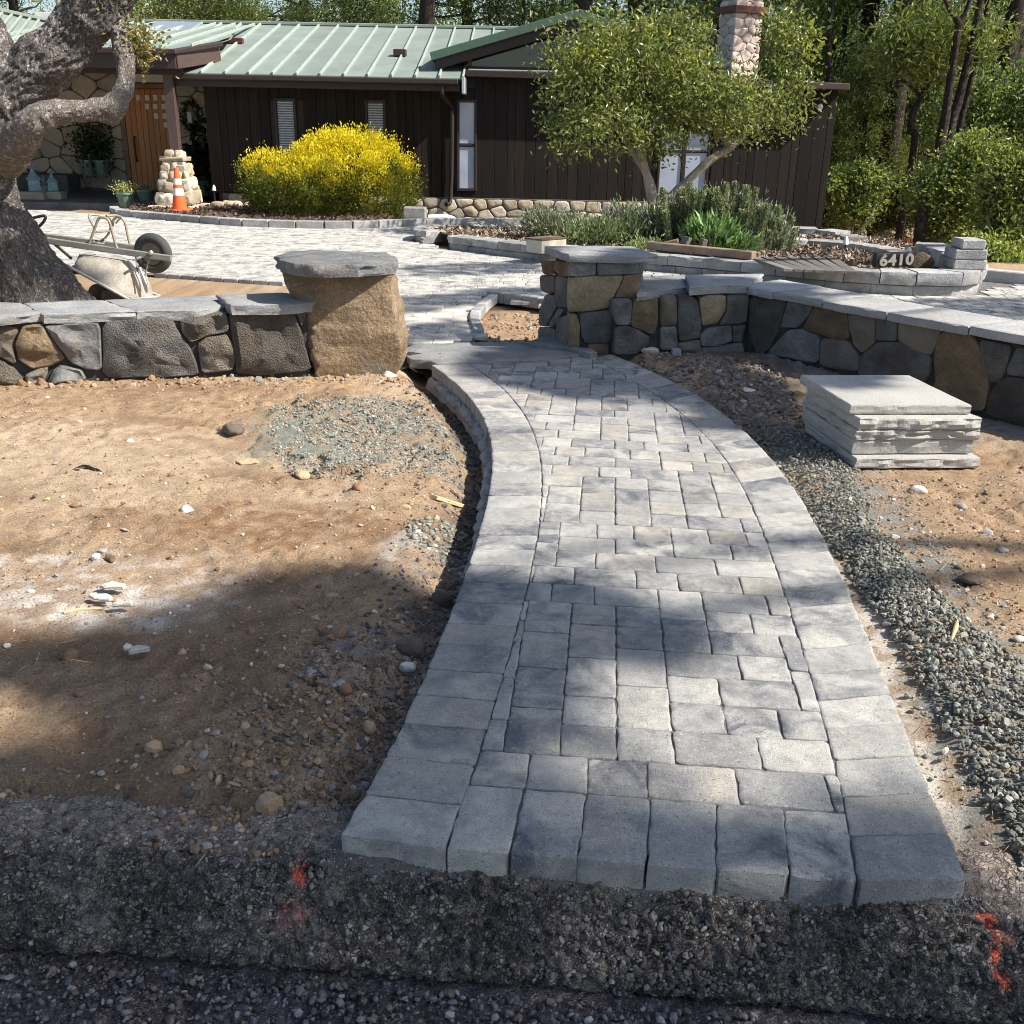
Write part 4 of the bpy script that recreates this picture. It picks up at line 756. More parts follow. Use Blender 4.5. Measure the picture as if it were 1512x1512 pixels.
V, F = cbox(ua, ub, .012, .44, -.12, .37, .01); N3 = np.array([WLd[1], -WLd[0], 0]); MB().add(O + V[:, :1] * U3 - V[:, 1:2] * N3 + V[:, 2:] * W3, F).part('mortar_core', MT['mortar'], lw)
def CP(pts, z): return GP(pts, z)
zc = .42
for k, (pl, th) in enumerate([([(-260, 458), (-120, 452), (-2, 446), (33, 447), (60, 462), (-2, 468), (-200, 478)], .055), ([(35, 447), (92, 444), (152, 443), (201, 460), (62, 464)], .06), ([(154, 443), (215, 440), (318, 435), (338, 450), (300, 458), (203, 460)], .065), ([(320, 435), (345, 434), (420, 432), (440, 434), (463, 446), (430, 449), (340, 451)], .065)]):
    zk = zc if k < 3 else .458
    MB().add(*slab(CP(pl, zk), zk, th, .03, .012, 20 + k, und=.006)).part('cap_stone', MT['capstone'], lw, smooth=45)
# left pillar: one upright boulder under a flagstone cap
lp = thing('gate_pillar', 'gate pillar made of a single ochre boulder under a thick grey flagstone cap', 'pillar', (-1.1, 7.0, 0))
Pb = G(520, 546); Ob = np.array([Pb[0], Pb[1], 0]); Nb = np.array([0, -1., 0]); prof = [(418, 400), (425, 394), (500, 392), (574, 394), (575, 420), (579, 435), (584, 462), (587, 490), (586, 510), (578, 527), (560, 541), (520, 548), (480, 545), (464, 530), (456, 505), (452, 487), (459, 466), (466, 445), (446, 440), (424, 432)]
nz, na = 46, 90; zs = np.linspace(-.10, .662, nz); out = [(onp(x, y, Ob, Nb)[0], onp(x, y, Ob, Nb)[2]) for x, y in prof]
Lp = np.array([(-1.585, .72), (-1.575, .60), (-1.56, .54), (-1.52, .47), (-1.455, .40), (-1.43, .28), (-1.425, .16), (-1.40, .03), (-1.38, -.12)])[::-1]; Rp = np.array([(-.845, .72), (-.84, .60), (-.82, .45), (-.795, .30), (-.775, .17), (-.79, .04), (-.83, -.12)])[::-1]
R = []
for z in zs:
    xl, xr = np.interp(z, Lp[:, 1], Lp[:, 0]), np.interp(z, Rp[:, 1], Rp[:, 0]); a = np.linspace(0, 2 * np.pi, na, endpoint=False); c, s = np.cos(a), np.sin(a); e = .28
    yc = 6.98; hy = .27 + .02 * (z < .3)
    R.append(np.column_stack([(xl + xr) / 2 + (xr - xl) / 2 * np.sign(c) * np.abs(c) ** e, yc + hy * np.sign(s) * np.abs(s) ** e + .03 * (z - .3), np.full(na, z)]))
V, F = rings(R); cc = V - (-1.12, 6.98, 0); cc[:, 2] *= .2; cc /= np.linalg.norm(cc, axis=1)[:, None]; rid = -np.abs(fbm(V * 2.6, 4, 7)) * .10 + .012 + fbm(V * 8, 4, 8) * .05 + fbm(V * 30, 3, 9) * .016
V = V + cc * rid[:, None]
for nrm, off in (((.16, -1, .10), .262), ((-.5, -1, .05), .375), ((.85, -.75, -.05), .375), ((.3, -1, -.35), .30), ((-.2, -1, .5), .33)):      # broken flat faces
    nv = np.array(nrm); nv /= np.linalg.norm(nv); dd = (V - (-1.12, 6.98, .3)) @ nv - off + .02 * fbm(V * 5, 3, 11); V = V - np.maximum(0, dd)[:, None] * nv * .9
MB().add(V, F).part('boulder', MT['boulder'], lp, smooth=60)
MB().add(*slab(GP([(407, 377), (425, 373), (465, 371), (530, 370), (566, 372), (583, 379), (584, 386), (530, 391), (470, 392), (432, 390), (416, 385)], .722), .722, .08, .03, .016, 31, und=.02)).part('cap_stone', MT['darkcap'], lp, smooth=45)

# ================================================================== RIGHT PILLAR AND WALLS
rp = thing('gate_pillar', 'square gate pillar of stacked grey and tan fieldstones under a bluestone cap', 'pillar', (.65, 7.5, 0))
zt = .722; capp = np.array([(.375, 7.36), (.86, 7.385), (1.02, 7.47), (.90, 8.0), (.62, 8.0), (.205, 7.9)])
def zoomP(pts): return [(780 + a / 7.956, 350 + b / 7.956) for a, b in pts]
FL = G(826, 506); FL = np.array([.43, 7.42, 0]); FR = np.array([.89, 7.42, 0]); BL = np.array([.27, 7.95, 0]); BR = np.array([.98, 7.95, 0])
O1, U1 = wall_frame(FL, FR - FL); U1 /= np.linalg.norm(U1)
fr = [('mixstone', [(500, 300), (780, 290), (795, 340), (785, 450), (560, 465), (470, 452), (480, 380)]), ('mixstone', [(825, 290), (1340, 268), (1330, 430), (1100, 442), (828, 455), (810, 370)]), ('tanstone', [(475, 490), (640, 468), (1120, 452), (1080, 540), (990, 730), (940, 830), (700, 870), (470, 880), (468, 700)]), ('brownstone', [(1130, 455), (1310, 442), (1308, 620), (1255, 715), (1015, 715), (1050, 640)]),
      ('mixstone', [(610, 900), (960, 862), (1008, 910), (995, 1180), (930, 1248), (680, 1248), (622, 1150)]), ('brownstone', [(700, 1262), (945, 1262), (945, 1400), (720, 1400)]), ('tanstone', [(472, 900), (570, 920), (608, 1060), (595, 1300), (480, 1300), (462, 1050)]), ('mixstone', [(990, 740), (1230, 735), (1200, 1020), (1060, 1040), (1010, 900)])]
fieldstones(rp, [(m, zoomP(p)) for m, p in fr[:7]], O1, U1, [], 41, depth=.1, front=.0, bulge=.014, amp=.014, step=.03, rnd=.010, shrink=-.004)
O2, U2 = wall_frame(BL, FL - BL); U2 /= np.linalg.norm(U2)
lf = [('brownstone', [(300, 275), (480, 290), (468, 460), (390, 470), (295, 385)]), ('brownstone', [(140, 265), (285, 285), (292, 400), (325, 440), (170, 440)]), ('mixstone', [(135, 450), (298, 460), (300, 650), (220, 665), (140, 620)]), ('mixstone', [(318, 460), (455, 482), (455, 830), (345, 820), (312, 700)]), ('mixstone', [(125, 850), (195, 675), (298, 690), (328, 820), (240, 975), (205, 1045), (120, 1040)]), ('mixstone', [(350, 832), (412, 860), (290, 1065), (232, 1045)]), ('mixstone', [(345, 960), (452, 912), (455, 1100), (455, 1290), (325, 1290), (320, 1060)]), ('mixstone', [(115, 1060), (228, 1062), (305, 1085), (310, 1290), (110, 1290)])]
fieldstones(rp, [(m, zoomP(p)) for m, p in lf], O2, U2, [], 51, depth=.1, front=.0, bulge=.014, amp=.014, step=.03, rnd=.010, shrink=-.004)
core = np.array([FL[:2] + (.03, .025), FR[:2] + (-.02, .025), BR[:2] + (-.03, -.02), BL[:2] + (.025, -.02)]); MB().add(*paver_geo(core, .672, .82, lo=False, gap=0)).part('mortar_core', MT['mortar'], rp)
O2b, U2b = wall_frame(FR, BR - FR); N2b = np.array([U2b[1], -U2b[0], 0])
for k, (u0, u1, v0, v1) in enumerate([(.0, .26, -.1, .24), (.27, .55, -.1, .3), (.0, .3, .25, .5), (.31, .55, .31, .55), (.0, .55, .51, .69)]): MB().add(*stone([(u0, v0), (u1, v0), (u1, v1), (u0, v1)], O2b, U2b, W3, N2b, depth=.06, seed=60 + k, bulge=.012)).part('stone', MT['mixstone'], rp, smooth=50)
MB().add(*slab(capp, zt, .055, .05, .008, 33, und=.006)).part('cap_stone', MT['capstone'], rp, smooth=45)

rw = thing('stone_wall', 'low dark fieldstone wall with a bluestone cap turning a corner right of the stacked-stone pillar', 'wall', (2.0, 7.0, 0))
CO = G(1140, 531)[:2]; CO = np.array([1.76, 7.63]); EN = G(1508, 617)[:2]; SW0 = np.array([.70, 7.36])
def z4(pts): return [(780 + a / 4.447, 350 + b / 4.447) for a, b in pts]
O3, U_3 = wall_frame(SW0, CO - SW0)
sw = [('mixstone', [(553, 412), (680, 408), (668, 572), (580, 577), (560, 500)]), ('brownstone', [(690, 408), (845, 392), (850, 560), (820, 642), (668, 582)]), ('mixstone', [(868, 385), (968, 385), (975, 577), (868, 580)]), ('mixstone', [(983, 390), (1060, 382), (1110, 430), (1130, 560), (1125, 660), (990, 685), (980, 560)]), ('tanstone', [(1125, 400), (1180, 378), (1292, 382), (1290, 480), (1240, 560), (1140, 582), (1130, 480)]), ('mixstone', [(1302, 382), (1450, 368), (1430, 552), (1380, 570), (1255, 575), (1300, 490)]),
      ('basalt', [(568, 600), (640, 583), (720, 610), (792, 655), (785, 700), (700, 770), (560, 770)]), ('mixstone', [(868, 590), (970, 588), (978, 740), (868, 740)]), ('mixstone', [(1130, 650), (1180, 600), (1330, 578), (1335, 680), (1240, 715), (1140, 715)]), ('mixstone', [(1340, 585), (1425, 578), (1395, 685), (1342, 685)]), ('mixstone', [(985, 695), (1120, 675), (1135, 760), (985, 760)]), ('mixstone', [(1140, 725), (1240, 722), (1400, 690), (1420, 770), (1140, 770)])]
fieldstones(rw, [(m, z4(p)) for m, p in sw], O3, U_3, [], 71, depth=.1, front=.015, bulge=.008, amp=.018, step=.035, rnd=.009, shrink=-.004)
O4, U4 = wall_frame(CO, EN - CO)
def z5(pts): return [(1080 + a / 3.5, 400 + b / 3.5) for a, b in pts]
lwp = [('basalt', [(100, 130), (290, 138), (265, 260), (200, 400), (140, 440), (95, 300)]), ('mixstone', [(297, 148), (432, 163), (402, 230), (342, 292), (260, 292)]), ('brownstone', [(442, 168), (600, 205), (612, 350), (560, 362), (375, 300), (402, 240)]), ('mixstone', [(610, 213), (747, 225), (742, 370), (680, 422), (640, 380), (613, 290)]), ('mixstone', [(755, 233), (857, 245), (857, 360), (750, 357)]), ('mixstone', [(868, 248), (1085, 293), (1062, 370), (1032, 432), (960, 412), (868, 360)]), ('mixstone', [(300, 308), (370, 303), (457, 340), (455, 460), (430, 475), (205, 430), (200, 410)]), ('mixstone', [(468, 348), (600, 360), (662, 440), (657, 520), (460, 490)]), ('basalt', [(670, 440), (760, 368), (880, 373), (1032, 440), (1022, 540), (950, 630), (660, 540)]),
       ('brownstone', [(1070, 338), (1120, 308), (1230, 318), (1290, 400), (1332, 560), (1312, 720), (1200, 720), (1030, 640), (1062, 560), (1050, 450)]), ('basalt', [(1290, 355), (1455, 390), (1422, 500), (1390, 572), (1342, 572), (1292, 470)]), ('mixstone', [(1430, 500), (1480, 398), (1600, 420), (1620, 560), (1432, 535)]), ('basalt', [(1380, 578), (1430, 548), (1620, 570), (1640, 860), (1320, 740), (1335, 640)])]
fieldstones(rw, [(m, z5(p)) for m, p in lwp], O4, U4, [], 91, depth=.1, front=.015, bulge=.008, amp=.02, step=.045, rnd=.010, shrink=-.006)
N4 = np.array([U4[1], -U4[0], 0]); Lf = np.linalg.norm(EN - CO)
rngw = np.random.default_rng(4); u = Lf + .28
while u < 4.6:
    d = rngw.uniform(.3, .5); h = rngw.uniform(.15, .28)
    for v0, v1 in ((-.1, h), (h + .01, .42)): MB().add(*stone([(u, v0), (u + d, v0), (u + d - .03, v1), (u + .03, v1)], O4, U4, W3, N4, depth=.1, front=.015, seed=int(u * 100), bulge=.02)).part('stone', MT['mixstone'], rw, smooth=50)
    u += d + .012
def core(O, U, N, a, b, d0, d1, z0, z1): V, F = cbox(a, b, d0, d1, z0, z1, .01); return O + V[:, :1] * U - V[:, 1:2] * N + V[:, 2:] * W3, F
N3s = np.array([U_3[1], -U_3[0], 0])
MB().add(*core(O3, U_3, N3s, .02, np.linalg.norm(CO - SW0) + .12, .014, .40, -.15, .41)).part('mortar_core', MT['mortar'], rw)
MB().add(*core(O4, U4, N4, -.12, 4.6, .012, .42, -.15, .425)).part('mortar_core', MT['mortar'], rw)
zc = .485
for k, (pl, th) in enumerate([([(940, 433), (1016, 424), (1010, 406), (942, 411)], .055), ([(1018, 424), (1065, 421), (1104, 421), (1128, 404), (1046, 405), (1012, 406)], .06)]): zk = (.468, .503)[k]; MB().add(*slab(GP(pl, zk), zk, th, .05, .010, 50 + k, und=.006)).part('cap_stone', MT['capstone'], rw, smooth=45)
u = -.02; k = 0; A4 = O4 + N4 * .045
for d in (.28, .44, .52, .58, .50, .62, .6, .7, .7, .6):
    u1 = u + d; s0, s1 = rngw.uniform(-.05, .05, 2); wd = .50
    if k == 0: pl = [O4 + U4 * -.03 + N4 * .045, O4 + U4 * (u1 - .01) + N4 * .045, O4 + U4 * (u1 - .01 + s1) - N4 * .50, O4 + U4 * -.16 - N4 * .50, O4 + U4 * -.13 - N4 * .1]
    else: pl = [A4 + U4 * u, A4 + U4 * (u1 - .008), A4 + U4 * (u1 - .008 + s1) - N4 * wd, A4 + U4 * (u + ps) - N4 * wd]
    MB().add(*slab(pl, zc + rngw.normal() * .002, .055, .04, .010, 70 + k, und=.005)).part('cap_stone', MT['litcap'], rw, smooth=45); u = u1; ps = s1; k += 1

# ---- stack of cut sandstone slabs
SB = [('bottom slab of the pale sandstone stack, jutting out furthest towards the path', [(1188, 628), (1272, 681), (1450, 679), (1360, 627)], -.04, .055), ('thicker rough-edged slab second from the bottom of the sandstone stack', [(1190, 622), (1264, 668), (1438, 665), (1350, 618)], .022, .075), ('rough-edged slab third from the bottom of the sandstone stack', [(1189, 612), (1262, 656), (1442, 654), (1350, 610)], .10, .055), ('fourth slab of the sandstone stack, its lit front ledge showing under the top one', [(1190, 602), (1262, 640), (1438, 635), (1345, 596)], .158, .06), ('top slab of the sandstone stack with a clean pale upper face', [(1181, 553), (1254, 593), (1428, 589), (1337, 553)], .222, .05)]
b0_, bx, by = np.array([1.765, 4.93]), np.array([.665, .05]), np.array([-.085, .66])
for k, (lab, _, z0, th) in enumerate(SB):
    o = [(.0, -.01), (-.012, .045), (-.008, .03), (-.006, .026), (-.035, .085)][k]; sx = [1.0, .965, .99, .98, .965][k]; p0 = b0_ + o
    MB().add(*slab([p0, p0 + bx * sx, p0 + bx * sx + by, p0 + by], z0 + th, th, .018, (.008, .005, .013, .013, .004)[k], 80 + k)).solo('stone_slab', MT['slab'], lab, 'slab', 'cut sandstone slabs stacked on the gravel')
# ================================================================== THE HOUSE
YW = 20.0
hs = thing('house', 'low ranch house with dark stained board walls, green standing-seam metal roof and cream stone base', 'house', (0, 22, 0))
def bx(name, mat, x0, x1, y0, y1, z0, z1, parent=hs, b=.006, **kw): return MB().add(*cbox(x0, x1, y0, y1, z0, z1, b)).part(name, MT[mat], parent, **kw)
XL, XR = D(307, 200, YW)[0], D(1226, 230, YW)[0]
def ztop(x): return 2.22 if x < -1.02 else np.interp(x, [.4, 5.9], [2.46, 2.36])
wl = bx('wall', 'trim', XL, XR, YW + .03, YW + .25, -1.2, 2.3)
wins = [(*D(408, 146, YW)[[0]], D(433, 146, YW)[0], .62, 1.93, 'b'), (D(542, 149, YW)[0], D(566, 149, YW)[0], .62, 1.93, 'b'), (D(678, 154, YW)[0], D(701, 154, YW)[0], .44, 1.96, 'f'), (D(977, 205, YW)[0], D(1046, 205, YW)[0], .33, 1.5, 'w')]
rngh = np.random.default_rng(8); x = XL
while x < XR:
    d = rngh.choice([.14, .19, .24]); x1 = min(x + d, XR); cuts = [(.275 if x < 3.2 else -1., ztop(x) - .02)]
    for wx0, wx1, wz0, wz1, _ in wins:
        if x1 > wx0 and x < wx1:
            if x >= wx0 - .06 and x1 <= wx1 + .06 or (min(x1, wx1) - max(x, wx0)) > .02: cuts = [(cuts[0][0], wz0), (wz1, cuts[-1][1])]
    for a, b in cuts: bx('board', 'siding', x + .003, x1 - .003, YW - .012 - rngh.random() * .004, YW + .03, a, b, wl, .004)
    x = x1
for k, (wx0, wx1, z0, z1, t) in enumerate(wins):
    wn = bx('window', 'black', wx0 - .04, wx1 + .04, YW + .005, YW + .028, z0 - .04, z1 + .04, hs)
    f = .045
    for a in ((wx0 - f, wx0, z0 - f, z1 + f), (wx1, wx1 + f, z0 - f, z1 + f), (wx0, wx1, z1, z1 + f), (wx0, wx1, z0 - f, z0)): bx('frame', 'trim', a[0], a[1], YW - .045, YW + .004, a[2], a[3], wn)
    if t == 'b':
        bx('pane', 'shade', wx0 + .004, wx1 - .004, YW - .004, YW + .006, z0, z1, wn)
        for q in range(30): bx('slat', 'blind', wx0 + .01, wx1 - .01, YW - .012, YW + .002, z1 - .05 - q * .043, z1 - .03 - q * .043, wn, .002)
    elif t == 'f':
        bx('mullion', 'trim', wx0, wx1, YW - .03, YW + .004, 1.19, 1.235, wn); bx('pane', 'frost', wx0 + .003, wx1 - .003, YW - .01, YW + .003, 1.24, z1, wn); bx('pane', 'frost', wx0 + .003, wx1 - .003, YW - .01, YW + .003, z0, 1.185, wn)
    else:
        xm = wx0 + (wx1 - wx0) * .5; bx('mullion', 'trim', xm - .035, xm + .035, YW - .03, YW + .004, z0, z1, wn)
        for a, b in ((wx0, xm - .04), (xm + .04, wx1)):
            bx('pane', 'frost', a, b, YW - .01, YW + .003, 1.2, z1, wn); bx('pane', 'frost', a, b, YW - .01, YW + .003, z0, 1.16, wn)
        bx('mullion', 'trim', wx0, wx1, YW - .028, YW + .004, 1.165, 1.195, wn)
def stonework(parent, O, U, w_, h_, cell, mat, seed, d=.05, shrink=.011, skip=None):
    """random rubble facing: relaxed cells clipped to a w x h rectangle"""
    rng = np.random.default_rng(seed); U = np.asarray(U, float); N = np.array([U[1], -U[0], 0]); nx_, ny_ = max(1, round(w_ / cell)), max(1, round(h_ / (cell * .72))); s = []
    for j in range(ny_):
        for i_ in range(nx_): s.append(((i_ + .5 + (.5 if j % 2 else 0) * .8 + rng.uniform(-.36, .36)) * w_ / nx_, (j + .5 + rng.uniform(-.36, .36)) * h_ / ny_))
    s = np.array(s); sc = np.array([1, 1.35])
    for k, p in enumerate(s):
        if skip and skip(*p): continue
        poly = np.array([(0, 0), (w_, 0), (w_, h_), (0, h_)], float)
        for q in s:
            if q is p or np.sum((q - p) ** 2) > (3 * cell) ** 2 or np.allclose(p, q): continue
            v = (p - q) * sc * sc; m = (p + q) / 2; poly = clip(poly, m, v / np.linalg.norm(v))
            if poly is None: break
        if poly is None or abs(area(poly)) < .25 * cell * cell * .5: continue
        MB().add(*stone(poly, np.asarray(O, float), U, W3, N, depth=d, front=.0, bulge=.012, amp=.01, step=.12, rnd=.012, seed=seed + k, shrink=shrink, k=0)).part('stone', MT[mat], parent, smooth=50)
sb = bx('stone_base', 'housemortar', XL + .2, 3.4, YW - .06, YW + .02, -.5, .272)
stonework(sb, (-2.1, YW - .068, -.30), (1, 0, 0), 5.4, .56, .30, 'housestone', 100)
stonework(sb, (XL + .3, YW - .068, -.0), (1, 0, 0), -2.15 - XL - .3, .265, .26, 'housestone', 101)
# main roof
def roofz(y): return 2.33 + (y - 19.3) * .247
MB().add(*beam((XL - .4, 19.36, 2.21), (-1.08, 19.36, 2.21), .05, .18)).part('fascia_board', MT['trim'], hs)
bx('wall', 'trim', XL - .1, -1.1, 19.4, 20.05, 2.14, 2.18)
MB().add(*beam((XL - .42, 19.28, 2.275), (-1.1, 19.28, 2.275), .11, .10, .02)).part('gutter', MT['trim'], hs)
rf = MB(); rp_ = [(XL - 3.6, 24), (1.6, 24), (1.6, 21.4), (-1.02, 21.4), (-1.02, 19.25), (XL - .42, 19.25), (XL - .42, 20.4), (XL - 3.6, 21)]
V = [(x, y, roofz(y)) for x, y in rp_]; rf.add(V, [np.arange(8)[::-1][None]]); roof = rf.part('roof', MT['trim'], hs)
xr = -1.02
while xr > XL - 3.4:
    x0 = max(xr - .42, XL - 3.5); ye = 19.24 if x0 > XL - .44 else 20.6
    pts = [(x0 + .012, ye), (xr - .012, ye), (xr - .012, 24), (x0 + .012, 24)]; a = [(x, y, roofz(y) + .02) for x, y in pts]; b = [(x, y, roofz(y) + .002) for x, y in pts]
    MB().add(a + b, [[[0, 1, 2, 3]], [[4, 5, 1, 0]], [[1, 5, 6, 2]], [[4, 0, 3, 7]]]).part('panel', MT['roof'], roof)
    MB().add(*beam((xr, ye - .01, roofz(ye) + .035), (xr, 24, roofz(24) + .035), .035, .06, .006)).part('seam', MT['seam'], roof); xr -= .42
for xr in np.arange(-.6, 1.7, .42):
    MB().add([(xr - .4, 21.6, roofz(21.6) + .02), (xr + .0, 21.6, roofz(21.6) + .02), (xr, 24, roofz(24) + .02), (xr - .4, 24, roofz(24) + .02)], [[[0, 1, 2, 3]]]).part('panel', MT['roof'], roof)
    MB().add(*beam((xr, 21.6, roofz(21.6) + .035), (xr, 24, roofz(24) + .035), .035, .06, .006)).part('seam', MT['seam'], roof)
MB().add(*beam((XL - 3.6, 24.03, roofz(24) + .05), (1.6, 24.03, roofz(24) + .05), .2, .06, .01)).part('ridge_cap', MT['roof'], roof)
MB().add([(XL - 3.6, 24.05, 3.48), (5.6, 24.05, 3.48), (5.6, 29, 2.3), (XL - 3.6, 29, 2.3)], [[[0, 1, 2, 3]]]).part('back_roof', MT['roof'], roof)
MB().add(*cbox(-1.04, -.985, 19.22, 20.1, 2.08, 2.36, .01)).part('rake_end', MT['galv'], hs)
for (px, py), sz in (((350, 76), (.28, .16, .10)), ((591, 92), (.24, .2, .12))):
    c = D(px, py, 21.9 if px < 400 else 21.0); z = roofz(c[1]); bx('roof_vent', 'rust' if px < 400 else 'trim', c[0] - sz[0] / 2, c[0] + sz[0] / 2, c[1] - sz[1] / 2, c[1] + sz[1] / 2, z + .02, z + .02 + sz[2], hs, .01)
a = D(212, 52, 22.6); V, F = cbox(-.0, 1.0, 0, 1.1, 0, .14, .02); MB().add(np.column_stack([V[:, 0] + a[0], V[:, 1] + 22.3, V[:, 2] + roofz(22.3 + V[:, 1]) + .01]), F).part('skylight', MT['galv'], hs)
# downspout
px = D(657, 135, 19.9)[0]; MB().add(*tube([(px, 19.3, 2.22), (px, 19.32, 2.05), (px + .12, 19.88, 1.86), (px + .13, 19.9, 1.7), (px + .1, 19.9, .3), (px + .02, 19.78, .16)], .042, 8, 3)).part('downspout', MT['trim'], hs, smooth=60)
# right wing: low flat edge, raised gable with a triangular clerestory
for x0, x1 in ((-1.0, 3.0), (3.0, 5.95)):
    z0, z1 = ztop(max(x0, .4)) , ztop(x1); MB().add(*beam((x0, 19.86, z0 - .02), (x1, 19.86, z1 - .02), .32, .11, .01)).part('fascia_board', MT['fascia' if x0 > 2 else 'trim'], hs)
MB().add(*beam((-.95, 19.95, 2.50), (3.2, 19.95, 2.49), .4, .03, .01)).part('flashing', MT['galv'], hs)
bx('wall', 'trim', XR - .25, XR, YW + .24, 28, -2.5, 2.3)
bx('wing_roof', 'trim', -1., 5.9, 20.05, 28, 2.34, 2.42)
ga, gp, gb = np.array([-1.62, 19.7, 2.72]), np.array([1.0, 19.7, 3.46]), np.array([3.6, 19.7, 2.72])
for a, b in ((ga, gp), (gp, gb)):
    t = (b - a) / np.linalg.norm(b - a)
    MB().add(*beam(a - (0, 0, .02), b - (0, 0, .02), .10, .14, .01)).part('rake_edge', MT['roofdark'], hs); MB().add(*beam(a + (0, .05, -.17) + t * .1, b + (0, .05, -.17), .06, .17, .01)).part('fascia_board', MT['trim'], hs)
    back = np.array([0, 5.0, 0]); n = np.cross(t, (0, 1, 0)); n = n if n[2] > 0 else -n
    q = [a, b, b + back, a + back]; MB().add([p + n * .05 for p in q] + [p - n * .1 for p in q], [[[0, 1, 2, 3]], [[7, 6, 5, 4]], [[0, 3, 7, 4]]]).part('gable_roof', MT['roofdark'], hs)
MB().add([(-.9, 20.05, 2.55), (2.9, 20.05, 2.55), (2.9, 20.05, 2.80), (1.0, 20.05, 3.33), (-.9, 20.05, 2.80)], [[[0, 1, 2, 3, 4]]]).part('clerestory_pane', MT['glass'], hs)
MB().add(*beam((-1., 20.02, 2.545), (3., 20.02, 2.545), .05, .05)).part('frame', MT['trim'], hs)
MB().add(*beam((.56, 20.02, 2.56), (.56, 20.02, 3.2), .06, .05)).part('frame', MT['trim'], hs)
c = D(1211, 158, YW - .03); V, F = ICO[2]; MB().add(V * (.05, .05, .06) + c, [F]).part('wall_lamp', MT['white'], hs, smooth=60)
# chimney
YC = 22.6; cx0, cx1 = D(1072, 70, YC)[0], D(1122, 70, YC)[0]; ca_, sa_ = math.cos(math.radians(27)), math.sin(math.radians(27)); e1, e2 = np.array([ca_, sa_, 0]), np.array([-sa_, ca_, 0]); cw, cd = .70, .55
cc0 = np.array([cx0 + .14, YC, 0.]); def_q = lambda u, v, z: cc0 + e1 * u + e2 * v + (0, 0, z)
def chim(u0, u1, v0, v1, z0, z1): V, F = cbox(u0, u1, v0, v1, z0, z1, .008); return cc0 + V[:, :1] * e1 + V[:, 1:2] * e2 + V[:, 2:] * np.array([0, 0, 1.]), F
ch = MB().add(*chim(.02, cw - .02, .02, cd - .02, 2.2, 4.2)).part('chimney', MT['chimmortar'], hs)
for O_, U_, w__, sd in ((def_q(0, 0, 2.25), e1, cw, 140), (def_q(0, cd, 2.25), -e2, cd, 150), (def_q(cw, 0, 2.25), e2, cd, 155)): stonework(ch, O_, U_, w__, 1.78, .23, 'chimstone', sd, .06, .004)
zc_ = D(1100, 12, YC)[2]; MB().add(*chim(-.07, cw + .07, -.07, cd + .07, zc_ - .08, zc_ + .05)).part('chimney_cap', MT['rust'], ch); MB().add(*chim(.1, cw - .1, .1, cd - .1, zc_ + .05, zc_ + .6)).part('flue', MT['black'], ch)
# entry: stone wall, door, porch roof on a post
YP = 19.3; YD = 23.0; dx0, dx1 = D(192, 230, YD)[0], D(257, 230, YD)[0]; zf = .10; dz1 = 2.16
ew = bx('entry_wall', 'housemortar', -12.6, XL + .02, YD + .06, YD + .25, -.1, 2.75)
stonework(ew, (-11.3, YD + .04, .1), (1, 0, 0), dx0 - .12 + 11.3, 2.6, .44, 'housestone', 170, .06); stonework(ew, (dx1 + .12, YD + .04, .1), (1, 0, 0), XL - dx1 - .14, 2.5, .40, 'housestone', 190, .06)
bx('wall', 'siding', XL - .02, XL + .12, YW + .03, YD + .2, -.1, 2.5)
dr_ = bx('door', 'door', dx0, dx1, YD - .03, YD + .02, zf, dz1, hs)
n = 8
for k in range(n): w_ = (dx1 - dx0) / n; bx('plank', 'door', dx0 + k * w_ + .004, dx0 + (k + 1) * w_ - .004, YD - .045, YD - .03, zf + .02, dz1 - .02, dr_, .004)
for r, row in enumerate([(612, 652, 688, 726), (652, 688, 726), (692, 730), (736,)]):
    for c_ in row: p = D(c_ / 3, (433, 472, 514, 553)[r] / 3, YD - .05); bx('pane', 'cream', p[0] - .048, p[0] + .048, YD - .056, YD - .046, p[2] - .055, p[2] + .055, dr_, .004)
p = D(201, 220, YD - .06); MB().add(*tube([p + (0, 0, .25), p + (0, -.05, .2), p + (0, -.05, -.2), p + (0, 0, -.25)], .016, 7, 3)).part('handle', MT['black'], dr_, smooth=60)
for a in ((dx0 - .11, dx0 - .005, zf, dz1 + .1), (dx1 + .005, dx1 + .11, zf, dz1 + .1), (dx0 - .004, dx1 + .004, dz1 + .005, dz1 + .1)): bx('door_frame', 'timber', a[0], a[1], YD - .06, YD + .04, a[2], a[3], hs)
bx('transom', 'cream', dx0 - .1, dx1 + .1, YD - .0, YD + .05, dz1 + .12, dz1 + .38, hs)
pz = lambda y: 2.69 + (y - 18.8) * .155
pl = [(-13.2, 18.8), (-5.92, 18.8), (XL + .25, 20.3), (XL + .25, 21.2), (XL - .3, 23.95), (-13.2, 23.95)]; pr = hs
V = [(x, y, pz(y)) for x, y in pl] + [(x, y, pz(y) - .05) for x, y in pl]
MB().add(V, [[[0, 1, 2, 3, 4, 5]], [[11, 10, 9, 8, 7, 6]]]).part('porch_roof', MT['roof'], hs)
for x in np.arange(-12.9, -5.5, .42):
    y0 = 18.8 if x < -5.95 else 18.8 + (x + 5.92) * 2.6
    if y0 < 23: MB().add(*beam((x, y0, pz(y0) + .025), (x, 23.9, pz(23.9) + .025), .035, .055, .006)).part('porch_seam', MT['seam'], hs)
